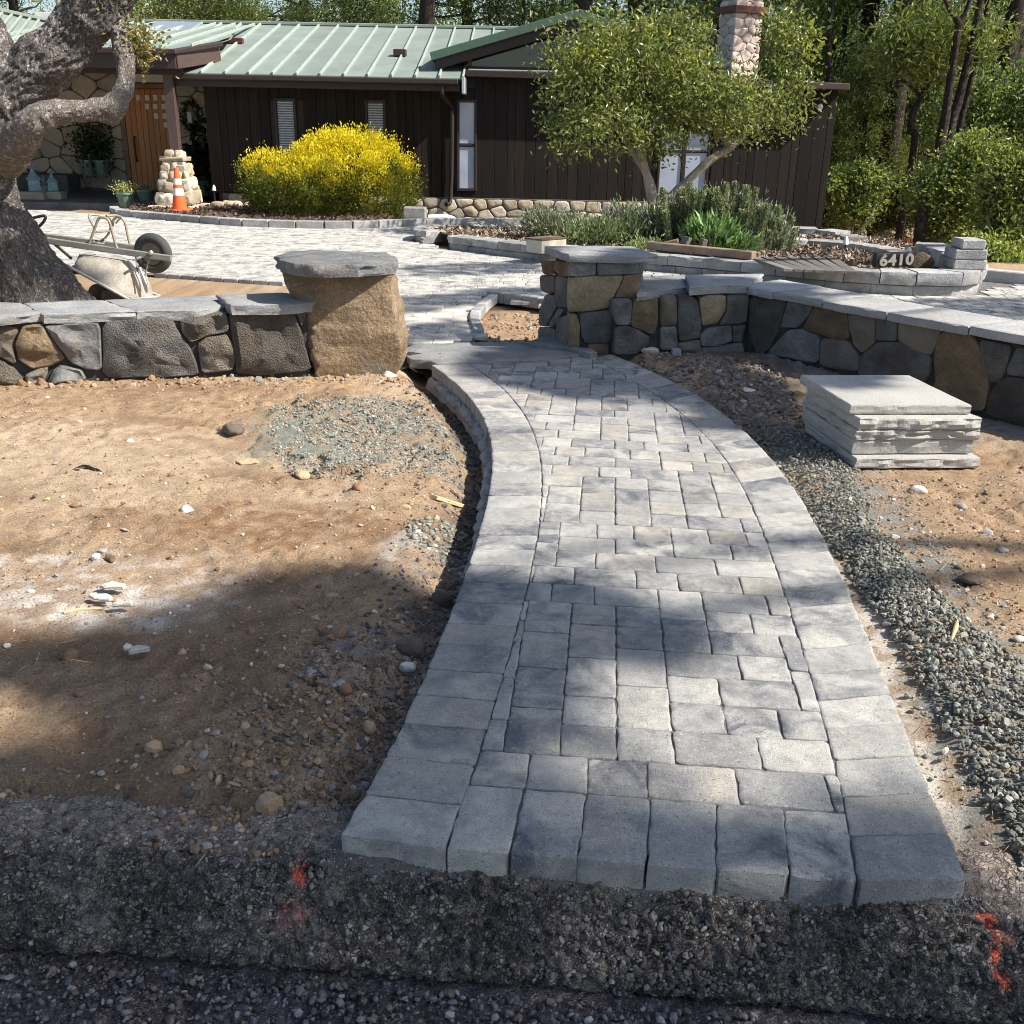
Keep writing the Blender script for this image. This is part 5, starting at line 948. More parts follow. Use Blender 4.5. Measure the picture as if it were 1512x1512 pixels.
for a, b, m in (((-13.2, 18.8), (-5.92, 18.8), 'trim'), ((-5.92, 18.8), (XL + .25, 20.3), 'fascia')):  # right return takes the lighter brown to look struck by sun
    MB().add(*beam((*a, pz(a[1]) - .19), (*b, pz(b[1]) - .19 - (.0 if m == 'trim' else .03)), .06, .26, .01)).part('fascia_board', MT[m], hs); MB().add(*beam((a[0], a[1] - .06, pz(a[1]) - .05), (b[0] + (.05 if m == 'trim' else 0.06), b[1] - .06, pz(b[1]) - .05), .11, .09, .02)).part('gutter', MT['trim'], hs)
bx('beam', 'trim', -13, -5.95, YP - .1, YP + .1, 2.3, 2.45)
bx('porch_ceiling', 'trim', -13, -5.95, 18.9, 23.1, 2.46, 2.49)
pp = D(255, 170, YP); post = bx('post', 'fascia', pp[0] - .085, pp[0] + .085, YP - .085, YP + .085, .9, 2.4, hs)
bx('wall', 'siding', -12.6, -11.3, 20.6, YD + .1, -.1, 2.6)
wb_ = thing('tmp', None, None, (0, 0, 0)); bpy.data.objects.remove(wb_)
x0 = -11.3; wn = bx('window', 'black', x0 + .005, x0 + .22, 20.9, 22.1, .95, 2.0, hs); bx('pane', 'glass', x0 + .221, x0 + .23, 20.98, 22.02, 1.05, 1.92, wn); bx('frame', 'trim', x0 + .223, x0 + .26, 21.47, 21.53, 1.0, 1.96, wn)
# left wing roof seen past the oak
A, B, C_, E_ = D(-30, 12, 20.5), D(97, 38, 23.6), D(80, 72, 20.3), D(-80, 66, 18.2)
MB().add([A, B, C_, E_] + [p - (0, 0, .06) for p in (A, B, C_, E_)], [[[3, 2, 1, 0]], [[3, 7, 6, 2]]]).part('left_roof', MT['roof'], hs)
for f in np.linspace(.04, .98, 10): p, q = E_ + (C_ - E_) * f, A + (B - A) * f; MB().add(*beam(p + (0, 0, .03), q + (0, 0, .03), .035, .05, .006)).part('left_seam', MT['seam'], hs)
MB().add(*beam(A + (0, 0, .04), B + (0, 0, .04), .12, .06)).part('ridge_cap', MT['roof'], hs); MB().add(*beam(E_ - (0, 0, .12), C_ - (0, 0, .12), .06, .22)).part('fascia_board', MT['trim'], hs)
p = D(88, 20, 23.4); MB().add(*tube([p + (0, 0, -.4), p + (0, 0, .9)], .05, 8)).part('vent_pipe', MT['roof'], hs, smooth=60); p = D(78, 26, 24.2); bx('chimney_box', 'white', p[0] - .35, p[0] + .25, 24.1, 24.5, p[2] - .4, p[2] + .1)
# plinth, planter ledge, porch floor
pc = np.array([D(264, 280, YP)[0], YP, 0]); pk = MB(); R = []
def tier(z): return np.interp(z, [-.1, .3, .7, .93], [.37, .33, .24, .17])
bx('plinth_base', 'housestone', pc[0] - .46, pc[0] + .44, YP - .46, YP + .44, -.1, .10, hs, .02); plin = MB().add(*rings([np.array([(pc[0] - w_, YP - w_, z), (pc[0] + w_, YP - w_, z), (pc[0] + w_, YP + w_, z), (pc[0] - w_, YP + w_, z)]) for z in (0, .3, .7, .9) for w_ in [np.interp(z, [-.1, .3, .7, .93], [.37, .33, .24, .17]) - .07]])).part('plinth', MT['housestone'], hs)
for ang in range(4):
    c, s = [(1, 0), (0, 1), (-1, 0), (0, -1)][ang]; U5 = np.array([c, s, 0.]); rr = np.random.default_rng(200 + ang); z = .1
    while z < .86:
        h = rr.uniform(.13, .26); wz = tier(z + h / 2); u = -wz
        while u < wz - .02:
            d = min(rr.uniform(.16, .42), wz - u); N5 = np.array([s, -c, 0.]); hw = tier(z + h / 2)
            MB().add(*stone([(u, z), (u + d, z), (u + d - .01, z + h), (u + .01, z + h)], np.array([pc[0], pc[1], 0]) + N5 * (hw - .02), U5, W3, N5, depth=.14, bulge=.015, amp=.03, step=.1, rnd=.015, seed=int(1000 * z + 100 * u) + ang, shrink=.008, k=0)).part('stone', MT['housestone'], plin, smooth=50); u += d
        z += h
V, F = slab([(pc[0] - .22, YP - .2), (pc[0] + .2, YP - .22), (pc[0] + .22, YP + .2), (pc[0] - .2, YP + .22)], .93, .07, .1, .02, 4); MB().add(V, F).part('plinth_cap', MT['housestone'], hs, smooth=50)
porch = MB().add(*cbox(-13, -6.9, 19.75, YD + .05, -.1, .055, .01)).solo('porch_floor', MT['slate'], 'grey slate porch floor in front of the wooden door', kind='structure')
stp = thing('porch_step', 'pale stone step edging the dark porch left of the front door', 'step', (-10, 20.6, 0))
for a, b, y0, m in ((D(30, 300, 20.4)[0] - 1.4, D(66, 292, 20.4)[0], 20.35, 'porchedge'), (D(66, 292, 20.4)[0], D(92, 290, 20.8)[0] + .1, 20.5, 'porchedge')): MB().add(*cbox(a, b, y0, y0 + .3, .0, .19, .012)).part('tread', MT[m], stp)
V, F = cbox(-11.2, -9.55, 22.25, 22.9, .0, .42, .012); MB().add(V, F).solo('planter_ledge', MT['slate'], 'low slate-faced planter ledge in the shade left of the door', 'planter')
kerb_row('edging', [G(172, 312)[:2] + (0, -.1), G(178, 318)[:2], G(235, 323)[:2], G(300, 329)[:2]], 'light grey block edging in front of the traffic cone', .10, .16, .42)
kerb_row('edging', [G(x, y)[:2] for x, y in ((301, 329), (367, 334), (500, 337), (620, 333), (700, 332), (775, 332))], 'long curved row of grey block edging in front of the golden shrub', .11, .16, .42)
bedA = [G(x, y)[:2] + (0, .04) for x, y in ((180, 316), (267, 326), (367, 332), (500, 335), (620, 331), (770, 331))] + [(1.5, 17.6), (6, 17.2), (6, 19.96), (-6.0, 19.96), (-6.85, 20.2), (-7.1, 19.3)]
def bed(name, poly, z, label, cs, dens, seed):
    poly = np.array(poly); rr = np.random.default_rng(seed); t_ = np.array(tessellate_polygon([[Vector((*p, 0)) for p in poly]])); t_ = np.array([t if area(poly[t]) > 0 else t[::-1] for t in t_])
    m = MB().add(p3(poly[:, 0], poly[:, 1], z), [t_], cs[0]); p = sample_poly(poly, dens, rr); d = rr.normal(size=(dens, 3)); d[:, 2] *= .35
    V, F, c = leaves(np.column_stack([p, z + .004 + .02 * rr.random(dens)]), rr.uniform(.03, .09, dens), rr.uniform(.02, .05, dens), pal(rr, dens, cs, .3), rr, .0, .05, d)
    return m.add(V, F, c).solo(name, MT['mulch'], label, kind='stuff', loc=(0, 0, 0))
bedL = [p for p in bedA if p[0] < -2.2] ; bedL = bedA[:4] + [(-2.15, 17.4), (-2.15, 19.96)] + bedA[-3:]
bed('mulch', bedL, .06, 'dark bark mulch in the bed around the golden shrub', [(.10, .07, .05), (.15, .10, .07), (.19, .14, .1)], 4000, 1)
bed('mulch', [(-2.14, 17.45), (.1, 17.7), (1.5, 17.5), (6, 17.2), (6, 19.96), (-2.14, 19.96)], -.24, 'dark sunken soil along the stone base of the house', [(.10, .07, .05), (.15, .10, .07), (.19, .14, .1)], 3000, 3)

# ================================================================== ISLAND BED WITH BLOCK WALLS
def block_wall(name, label, pts, z0, z1s, courses, thick=.28, L=.40, cat='retaining wall', loc=None):
    P = np.array([np.append(p[:2], z) for p, z in zip(pts, z1s)]); P = catmull(P, 10); s = np.r_[0, np.cumsum(np.linalg.norm(np.diff(P[:, :2], axis=0), axis=1))]; T = s[-1]
    f = lambda q: np.column_stack([np.interp(q, s, P[:, k]) for k in range(3)]); r = thing(name, label, cat, (*P[len(P) // 2, :2], 0)); rr = np.random.default_rng(len(pts) * 7 + int(T * 10)); hc = 1 / courses
    for c in range(courses):
        q = 0 if c % 2 == 0 else -L * rr.uniform(.3, .6)
        while q < T - .02:
            a = max(q, 0); ln = L * rr.uniform(.75, 1.2); b = min(q + ln, T); q += ln
            if b - a < .06: continue
            A, B = f(np.array([a, b])); t = (B - A)[:2]; t /= np.linalg.norm(t); nn = np.array([t[1], -t[0]]); th = thick + (.03 if c == courses - 1 else 0)
            n2 = 6; uu = np.linspace(0, 1, n2); off = rr.uniform(-.008, .008)
            def row(z, o, seed): x = np.outer(1 - uu, A[:2]) + np.outer(uu, B[:2]); e = fbm(p3(x[:, 0] * 14, x[:, 1] * 14, z * 14 + seed), 3) * .03; e[[0, -1]] -= .012; return np.column_stack([x + np.outer(o + e + off, nn), np.full(n2, z)])
            top = lambda k: z0 + (( (A[2] + B[2]) / 2) - z0) * (k * hc)
            za, zb = top(c) + .003, top(c + 1) - .003; fo_ = .03 if c == courses - 1 else 0.
            if c == courses - 1: zb += .003
            rows = [row(za, fo_ - .008, 0), row(za + (zb - za) * .25, fo_, 1), row(za + (zb - za) * .7, fo_, 2), row(zb - .008, fo_ - .003, 3), row(zb, fo_ - .018, 4)]
            bk = [np.column_stack([np.outer(1 - uu, A[:2]) + np.outer(uu, B[:2]) - nn * thick, np.full(n2, z)]) for z in (zb, za)]
            al = np.concatenate(rows + bk); m = len(rows) + 2; F = [np.array([[r_ * n2 + j, r_ * n2 + j + 1, ((r_ + 1) % m) * n2 + j + 1, ((r_ + 1) % m) * n2 + j] for r_ in range(m) for j in range(n2 - 1)]), np.array([[r_ * n2 for r_ in range(m)][::-1]]), np.array([[r_ * n2 + n2 - 1 for r_ in range(m)]])]
            al[[r_ * n2 for r_ in range(m)], :2] += t * .004; al[[r_ * n2 + n2 - 1 for r_ in range(m)], :2] -= t * .004
            MB().add(al, F).part('block', MT['block'], r, smooth=40)
    return r
fw = [G(x, y)[:2] for x, y in ((662, 367), (770, 381), (951, 399), (1049, 408))] + [G(x, y)[:2] for x, y in ((1180, 424), (1312, 435), (1411, 438), (1441, 434))] + [G(1449, 423)[:2]]
block_wall('retaining_wall', 'long curved grey block wall along the front of the planting bed, sweeping round at its right end', fw, -.03, [.17, .18, .19, .20, .22, .235, .25, .25, .25], 2)
block_wall('retaining_wall', 'rounded stub of block wall at the left tip of the planting bed, lit from the right', [G(x, y)[:2] for x, y in ((650, 347), (625, 349), (612, 353), (618, 358), (632, 358))], -.02, [.17] * 5, 2, .2, .25)
block_wall('retaining_wall', 'short low block wall between the rounded stub and the mossy boulder', [G(x, y)[:2] for x, y in ((633, 357), (690, 351), (735, 347))], -.02, [.14] * 3, 1, .2)
bw = [G(x, y, .12)[:2] for x, y in ((1150, 364), (1190, 365), (1248, 370), (1290, 376), (1320, 385), (1333, 395))]
block_wall('retaining_wall', 'thin curved block wall closing the back of the mulched bed', bw, .02, [.22] * 6, 1, .24)
block_wall('retaining_wall', 'raised block wall with a pale top against the dark house corner', [D(1150, 357, 15.6)[:2], D(1222, 357, 15.4)[:2], D(1262, 366, 14.3)[:2]], -.2, [.22, .22, .13], 2, .3)
block_wall('retaining_wall', 'stepped block wall climbing from the house number stone towards the back wall', [G(1409, 408, .15)[:2], G(1383, 398, .15)[:2], G(1350, 384, .15)[:2]][::-1], .0, [.36, .36, .34], 2, .3)
pw = thing('block_pillar', 'small pillar of three stacked grey blocks on the round end of the block wall', 'pillar', (*G(1425, 425)[:2], .25)); pb_ = D(1426, 380, 10.95)
for k, (hw, z0, z1, dx) in enumerate([(.175, .25, .35, .0), (.17, .352, .455, -.01), (.125, .457, .555, .0)]): V, F = cbox(-hw, hw, -.15, .15, z0, z1, .012); MB().add(V + (pb_[0] + dx, pb_[1], 0), F).part('block', MT['block'], pw)
ISLb = [G(x, y)[:2] + (.05, .12) for x, y in ((662, 367), (770, 381), (951, 399), (1049, 408), (1180, 424), (1312, 435), (1411, 438))] + [G(1440, 430)[:2], (4.9, 11.6), (5.6, 13.8), (5.3, 15.2), (.8, 15.6), G(640, 350)[:2]]
bed('mulch', ISLb, .13, 'brown bark chips covering the planting bed', [(.24, .175, .12), (.33, .26, .19), (.15, .105, .075), (.42, .35, .27)], 16000, 2)
# house number stone
sp_ = onp(1316, 398, (0, 10.95, 0), (0, 1, 0)); sg = thing('number_stone', 'black granite house number stone reading 6410 on the curved block wall', 'sign', (sp_[0], sp_[1], .25)); a = math.radians(-3)
def rotz(V, a, c): V = np.asarray(V) ; return np.column_stack([V[:, 0] * math.cos(a) - V[:, 1] * math.sin(a), V[:, 0] * math.sin(a) + V[:, 1] * math.cos(a), V[:, 2]]) + c
V, F = slab([(-.205, -.05), (.205, -.05), (.205, .05), (-.205, .05)], .145, .145, .05, .006, 4); roll = Matrix.Rotation(math.radians(-2.5), 3, 'Y'); rl = np.array(roll)
MB().add(rotz(V @ rl.T, .14, (sp_[0], sp_[1], .25)), F).part('granite_block', MT['granite'], sg, smooth=40)
cu = bpy.data.curves.new('digits', 'FONT'); cu.body = '6410'; cu.size = .155; cu.align_x = 'CENTER'; cu.extrude = .012; cu.bevel_depth = .002; cu.space_character = 1.12; cu.offset = .004; tmp = bpy.data.objects.new('digits', cu); COL.objects.link(tmp)
bpy.context.view_layer.update(); me = bpy.data.meshes.new_from_object(tmp.evaluated_get(bpy.context.evaluated_depsgraph_get())); bpy.data.objects.remove(tmp)
V = np.empty(len(me.vertices) * 3); me.vertices.foreach_get('co', V); V = V.reshape(-1, 3); V = np.column_stack([V[:, 0] * 1.12 + .015, -.052 - V[:, 2], V[:, 1] + .022]); V = rotz(V @ rl.T, .14, (sp_[0], sp_[1], .25)) - np.array([sp_[0], sp_[1], .25])
me.vertices.foreach_set('co', V.ravel()); me.update(); o = bpy.data.objects.new('numerals', me); me.materials.clear(); me.materials.append(MT['numeral']); COL.objects.link(o); o.parent = sg
V, F = rock((.13, .12, .13), 3, 5, .4); MB().add(V + D(1360, 391, 11.15), F).solo('boulder', MT['brownstone'], 'brown boulder just right of the house number stone', 'boulder', smooth=45)
V, F = rock((.40, .28, .17), 3, 14, .45, 1.6); c = G(718, 352); MB().add(V + (c[0], c[1] + .2, .10), F).solo('boulder', MT['moss'], 'flat mossy grey boulder at the left tip of the planting bed', 'boulder', smooth=45)
# utility box, planks, timbers, wood blocks
bp = D(807, 353, 12.6); ub_ = thing('utility_box', 'cream plastic box with a terracotta lid edge standing in the bed', 'box', (bp[0], bp[1], .13))
V, F = cbox(-.215, .215, -.14, .14, 0, .155, .008); MB().add(rotz(V, .75, (bp[0], bp[1] + .1, .13)), F).part('body', MT['box'], ub_); V, F = cbox(-.222, .222, -.147, .147, .157, .172, .004); MB().add(rotz(V, .75, (bp[0], bp[1] + .1, .13)), F).part('lid', MT['timber'], ub_)
for k in range(7):
    x = 1112 + k * 19; a, b = G(x, 381, .20), G(1165 + k * 15.5, 399 + k * .6, .255)
    lab = ['leftmost of the dark boards lying on the bed edge', 'second of the dark boards counted from the timber', 'third of the dark boards lying on the bed edge', 'fourth dark board in the row lying across the bed edge', 'fifth dark board in the row lying across the bed edge', 'sixth dark board, next to the last one by the number stone', 'last of the dark boards, nearest the house number stone'][k]
    MB().add(*beam(a, b, .115, .03, .004)).solo('plank', MT['plank'], lab, 'board', 'dark boards lying side by side on the bed edge')
a, b = D(957, 375, 12.5), D(1112, 392, 11.65); a[2] = b[2] = .255; MB().add(*beam(a, b, .12, .09, .008)).solo('timber', MT['timber'], 'long brown timber lying along the top of the block wall', 'timber')
for k, (x, y, Y_, L_, w_, h_, ry, rz_, m, lab) in enumerate([(1045, 376, 12.15, .30, .17, .10, 0, .1, 'timber', 'brown wood block at the right end of the block heap on the timber'), (1008, 365, 12.3, .26, .16, .05, -1.1, .3, 'plank', 'grey block leaning upright in the middle of the heap'), (1035, 369, 12.2, .26, .13, .06, -1.35, .15, 'plank', 'grey block standing on end right of the middle of the heap'), (985, 362, 12.45, .28, .14, .08, -.3, -.2, 'timber', 'brown wood block on top at the left of the heap'), (975, 374, 12.4, .32, .08, .08, -.25, .4, 'timber', 'brown stick of wood at the left end of the heap'), (1000, 376, 12.35, .3, .15, .08, .15, -.5, 'timber', 'flat brown wood block at the bottom of the heap'), (1068, 379, 12.1, .16, .12, .05, .1, .5, 'timber', 'small wood scrap right of the heap by the green plant')]):
    c = D(x, y, Y_); V, F = cbox(-L_ / 2, L_ / 2, -w_ / 2, w_ / 2, -h_ / 2, h_ / 2, .006); Rm = np.array(Euler((0, ry, rz_)).to_matrix()); MB().add(V @ Rm.T + c, F).solo('wood_block', MT[m], lab, 'block', 'wood blocks heaped on the bed edge')
# right kerb
a, b = G(1452, 412)[:2], G(1512, 418)[:2]; dv = (b - a) / np.linalg.norm(b - a)
MB().add(*beam((*a, .04), (*(a + dv * 7), .04), .16, .16, .012)).solo('concrete_kerb', MT['kerbstone'], 'pale concrete kerb at the far right of the driveway', 'kerb')
# red fence
fn = thing('fence', 'low red-brown board fence below the trees at the right of the house', 'fence', (6.9, 23, -1.2)); YF = 22.5
xa, xb = D(1246, 352, YF), D(1378, 350, YF); n = 24
for k in range(n):
    f = k / n; x = xa[0] + (xb[0] - xa[0]) * f; w_ = (xb[0] - xa[0]) / n; z = xa[2] + (xb[2] - xa[2]) * f + .02 * np.sin(k); bx('plank', 'redwood', x + .004, x + w_ - .004, YF, YF + .025, -2.3, z, fn)
bx('rail', 'redwood', xa[0], xb[0], YF - .05, YF - .005, xa[2] - .3, xa[2] - .21, fn)
# path lights
for k, (px, py, Y_, h, lab) in enumerate([(186, 290, 19.6, .34, 'small path light behind the flower pot by the porch'), (316, 278, 19.4, .3, 'small path light between plinth and golden shrub'), (1249, 356, 13.3, .3, 'small path light standing at the thin curved back wall'), (1342, 372, 12.0, .22, 'small path light behind the house number stone')]):
    p = D(px, py, Y_); r = thing('path_light', lab, 'lamp', (p[0], p[1], p[2] - h), 'path lights'); MB().add(*tube([p - (0, 0, h), p - (0, 0, .04)], .012, 6)).part('stake', MT['black'], r); V, F = tube([p - (0, 0, .04), p + (0, 0, .03), p + (0, 0, .06)], [.036, .026, .008], 8); MB().add(V, F).part('lamp_shade', MT['white'], r, smooth=60)
# pots
def pot(px, py, Y_, r, h, lab, mat='pot', plant=None, z=None):
    p = D(px, py, Y_); z = p[2] if z is None else z; t_ = thing('flower_pot', lab, 'plant pot', (p[0], p[1], z)); MB().add(*tube([(p[0], p[1], z), (p[0], p[1], z + h * .85), (p[0], p[1], z + h * .86), (p[0], p[1], z + h)], [r * .72, r, r * 1.1, r * 1.08], 18)).part('pot', MT[mat], t_, smooth=50)
    if plant: n, rad, hh, cs, L_ = plant; rr = np.random.default_rng(int(px)); q = rr.normal(size=(n, 3)) * (rad / 2, rad / 2, hh / 2.6); q = q + (p[0], p[1], z + h + hh * .45); V, F, c = leaves(q, L_, L_ * .5, pal(rr, n, cs), rr, .4); MB().add(V, F, c).part('plant', MT['leaf'], t_, kind='stuff')
pot(187, 307, 19.5, .16, .26, 'green glazed pot with yellow flowers at the edge of the porch', plant=(500, .22, .14, [(.5, .45, .12), (.2, .3, .1), (.55, .5, .3)], .045), z=.02)
pot(214, 289, 20.6, .14, .2, 'small green pot with white flowers beside the plinth', plant=(160, .14, .1, [(.5, .5, .45), (.08, .14, .06)], .04), z=.06)
pot(131, 265, 22.6, .16, .3, 'dark green pot with a leafy plant, left one of the pair on the ledge', plant=(400, .3, .7, [(.03, .06, .02), (.05, .08, .03)], .1), z=.42); pot(153, 265, 22.6, .16, .3, 'dark green pot with a leafy plant, right one of the pair on the ledge', plant=(400, .28, .55, [(.03, .06, .02), (.05, .08, .03)], .1), z=.42)
pot(298, 268, 22.4, .2, .36, 'green striped pot with dark spiky leaves right of the wooden door', plant=(220, .3, .8, [(.02, .045, .02)], .25), z=.06)
for k, (px, Y_, s, lab) in enumerate([(52, 20.9, 1.0, 'large blue-green metal lantern on the shaded porch'), (66, 21.1, .62, 'small blue-green lantern between the two larger ones'), (79, 21.0, .82, 'medium blue-green lantern nearest the porch planter')]):
    p = D(px, 285, Y_); r = thing('lantern', lab, 'lantern', (p[0], p[1], .06), 'lanterns on the porch'); V, F = tube([(p[0], p[1], .06), (p[0], p[1], .08), (p[0], p[1], .06 + .34 * s)], [.17 * s, .16 * s, .15 * s], 4); MB().add(V, F).part('body', MT['patina'], r); V, F = tube([(p[0], p[1], .06 + .34 * s), (p[0], p[1], .06 + .48 * s), (p[0], p[1], .06 + .56 * s)], [.2 * s, .05 * s, .02 * s], 4); MB().add(V, F).part('roof', MT['patina'], r); MB().add(*tube([(p[0] - .05 * s, p[1], .06 + .55 * s), (p[0], p[1], .06 + .66 * s), (p[0] + .05 * s, p[1], .06 + .55 * s)], .008, 5, 3)).part('handle', MT['patina'], r)
# wall lantern with wreath right of the door
p = D(281, 172, YD - .1); wlp = thing('wall_lantern', 'white-glass wall lantern in a dark wreath right of the door', 'lamp', tuple(p)); MB().add(*cbox(p[0] - .05, p[0] + .05, p[1] - .06, p[1], p[2] - .14, p[2] + .1, .01)).part('glass', MT['frost'], wlp); rr = np.random.default_rng(3); an = rr.uniform(0, 6.28, 300); q = p + np.column_stack([.18 * np.cos(an), .02 * rr.normal(size=300) + .05, .26 * np.sin(an)]) + rr.normal(size=(300, 3)) * .03; V, F, c = leaves(q, .08, .03, pal(rr, 300, [(.03, .05, .02)]), rr); MB().add(V, F, c).part('wreath', MT['leaf'], wlp)
# traffic cone
cp = G(266, 311, .06); cn = thing('traffic_cone', 'orange traffic cone with two white reflective bands in front of the stone plinth', 'traffic cone', (cp[0], cp[1] , .06)); cz = lambda z: (cp[0], cp[1], .06 + z); rad = lambda z: np.interp(z, [.0, .72], [.135, .035])
V, F = cbox(cp[0] - .18, cp[0] + .18, cp[1] - .18, cp[1] + .18, .06, .09, .01); MB().add(V, F).part('base', MT['orange'], cn)
for a, b, m, nm in ((.03, .26, 'orange', 'body'), (.26, .38, 'white', 'reflective_band'), (.38, .44, 'orange', 'body'), (.44, .54, 'white', 'reflective_band'), (.54, .72, 'orange', 'body')): MB().add(*tube([cz(a + .0005), cz(b - .0005)], [rad(a) + (.002 if m == 'white' else 0), rad(b) + (.002 if m == 'white' else 0)], 20)).part(nm, MT[m], cn, smooth=50)
MB().add(*tube([D(633, 323, 17.9), D(655, 322, 17.9), D(668, 325, 17.9), D(672, 331, 17.9)], .07, 10, 4)).solo('drain_pipe', MT['pipe'], 'curved white drain pipe in front of the stone base of the house', 'pipe', smooth=60)
V, F = cbox(-.19, .19, -.14, .14, 0, .18, .015); MB().add(V + (D(613, 325, 17.9)[0], 17.9, .06), F).solo('paving_block', MT['block'], 'grey paving block lying right of the golden shrub', 'block')
for k in range(14): 
    f = rngh.random(); V, F = rock((rngh.uniform(.08, .16), .1, .07), 1, k + 300, .4); MB().add(V + (-5.6 + k * .1 + rngh.random() * .05, 19.3 + rngh.random() * .4, .1), F).solo('rock', MT['housestone'], 'pale round rock in the shaded bed between plinth and golden shrub', 'stone', 'pale rocks in the bed by the plinth', smooth=45)

# ================================================================== WHEELBARROW, upside down behind the left wall
Yn, Yf = 9.25, 9.85
wb = thing('wheelbarrow', 'upturned wheelbarrow with cement-caked tray and worn rubber wheel lying by the oak', 'wheelbarrow', (-3.6, 9.5, 0))
for Y_, dy in ((Yn + .05, 0), (Yf - .15, -9)):
    MB().add(*beam(D(48, 352 + dy * .6, Y_), D(253, 382 + dy, Y_), .045, .055, .005)).part('handle_rail', MT['rail'], wb)
def loft(b4, t4, n=28):
    a = np.linspace(0, 2 * np.pi, n, endpoint=False); c, s = np.cos(a), np.sin(a); m = np.maximum(np.abs(c), np.abs(s)) ** .5; uu, vv = (c / m).clip(-1, 1) / 2 + .5, (s / m).clip(-1, 1) / 2 + .5
    def bil(q, sh=1.): q = np.array(q); u, v = (uu - .5) * sh + .5, (vv - .5) * sh + .5; return (q[0] * ((1 - u) * (1 - v))[:, None] + q[1] * (u * (1 - v))[:, None] + q[2] * (u * v)[:, None] + q[3] * ((1 - u) * v)[:, None])
    lo, hi = bil(b4), bil(t4); R = [bil(b4, 1.03), lo]
    for f in (.25, .5, .72, .88, .97): q = lo + (hi - lo) * f ** 2.0; q[:, 2] = lo[:, 2] + (hi[:, 2] - lo[:, 2]) * f; R.append(q)
    up = (np.array(t4).mean(0) - np.array(b4).mean(0)) * .04; R.append(hi + up); R.append(bil(t4, .85) + up * 1.6); R.append(bil(t4, .4) + up * 1.8); return rings(R)
rim = [D(98, 392, Yn - .1), D(192, 443, Yn - .12), D(238, 438, Yf + .05), D(135, 398, Yf + .1)]; bot = [D(111, 377, Yn + .02), D(190, 388, Yn + .02), D(213, 387, Yf - .12), D(124, 375, Yf - .12)]
MB().add(*loft(rim, bot)).part('tray', MT['tray'], wb, smooth=50)
MB().add(*tube([rim[0], rim[1], rim[2], rim[3], rim[0]], .014, 8)).part('tray_rim', MT['kerbstone'], wb, smooth=60)
wc = D(226, 374, 9.5); a = np.linspace(0, 2 * np.pi, 41)[:-1]; wx_ = np.array([.18, .98, .05]); wx_ /= np.linalg.norm(wx_); w1 = np.cross(wx_, (0, 0, 1)); w1 /= np.linalg.norm(w1); w2 = np.cross(w1, wx_)
def wheel_ring(r_, o): return wc + np.outer(np.cos(a) * r_, w1) + np.outer(np.sin(a) * r_, w2) + wx_ * o
def torus(R0, r_, n2=14, sq=1.):
    b = np.linspace(0, 2 * np.pi, n2, endpoint=False); V = np.concatenate([wheel_ring(R0 + r_ * np.cos(q), r_ * sq * np.sin(q)) for q in b]); j = np.arange(40); jn = (j + 1) % 40; F = [np.stack([k * 40 + j, k * 40 + jn, ((k + 1) % n2) * 40 + jn, ((k + 1) % n2) * 40 + j], -1) for k in range(n2)]; return V, F
wh = MB().add(*torus(.135, .05, 16, 1.0)).part('wheel', MT['tyre'], wb, smooth=60); R = [wheel_ring(.1, -.035), wheel_ring(.09, -.03), wheel_ring(.05, -.02), wheel_ring(.03, -.04)]
MB().add(*rings(R)).part('rim', MT['rim'], wh, smooth=50); MB().add(*rings([wheel_ring(.1, .03), wheel_ring(.04, .03)][::-1])).part('rim', MT['rim'], wh); MB().add(*tube([wc - wx_ * .3, wc + wx_ * .3], .012, 8)).part('axle', MT['bolt'], wh)
V, F = ICO[1]; MB().add(V * .022 + D(223, 373, Yn + .02), [F]).part('bolt', MT['bolt'], wb)
def fr_(pts, Ys, r_=.012, m='steel', nm='leg_frame', sub=4): MB().add(*tube([D(x, y, Y_) for (x, y), Y_ in zip(pts, Ys)], r_, 7, sub)).part(nm, MT[m], wb, smooth=60)
fr_([(130, 364), (139, 340), (145, 324), (150, 321), (160, 325), (165, 340), (171, 362), (175, 370)], [9.3] * 8); fr_([(138, 360), (155, 352), (163, 338), (163, 325), (157, 320), (132, 318), (139, 336)], [9.7, 9.7, 9.7, 9.65, 9.6, 9.5, 9.4], .011)
fr_([(166, 334), (168, 324), (176, 320), (184, 328), (189, 350), (194, 370)], [9.75] * 6); fr_([(171, 330), (178, 322), (184, 327), (190, 352), (196, 368)], [9.85] * 5, .009)
fr_([(157, 319), (170, 318), (178, 320)], [9.5, 9.6, 9.75]); fr_([(140, 343), (163, 341)], [9.3, 9.7], .009, sub=1); fr_([(137, 357), (152, 360), (155, 353)], [9.3, 9.5, 9.7], .009, sub=2)
fr_([(42, 325), (52, 321), (67, 319), (64, 328), (57, 336), (60, 344), (75, 356), (92, 370), (106, 382)], [9.7] * 9, .014, 'black', 'handle'); fr_([(220, 384), (217, 395), (214, 408)], [9.3] * 3, .007, 'steel', 'brace', 1)
fr_([(188, 386), (200, 400), (209, 422)], [9.35, 9.32, 9.3], .016, 'bolt', 'nose_strap', 2); fr_([(196, 384), (206, 396), (216, 420)], [9.5, 9.45, 9.4], .016, 'bolt', 'nose_strap', 2)
for k, (x, y, w_, h_, m, lab) in enumerate([(146, 432, 26, 22, 'brownstone', 'round brown stone propping up the wheelbarrow tray'), (166, 436, 18, 16, 'timber', 'brown brick-like block under the wheelbarrow tray')]):
    c = D(x, y, 9.5); V, F = rock((.1, .09, .08), 2, k + 5, .3) if k == 0 else cbox(-.09, .09, -.06, .06, -.05, .05, .008); MB().add(V + c, F).solo('prop_stone' if k == 0 else 'prop_block', MT[m], lab, 'stone' if k == 0 else 'block', smooth=45)
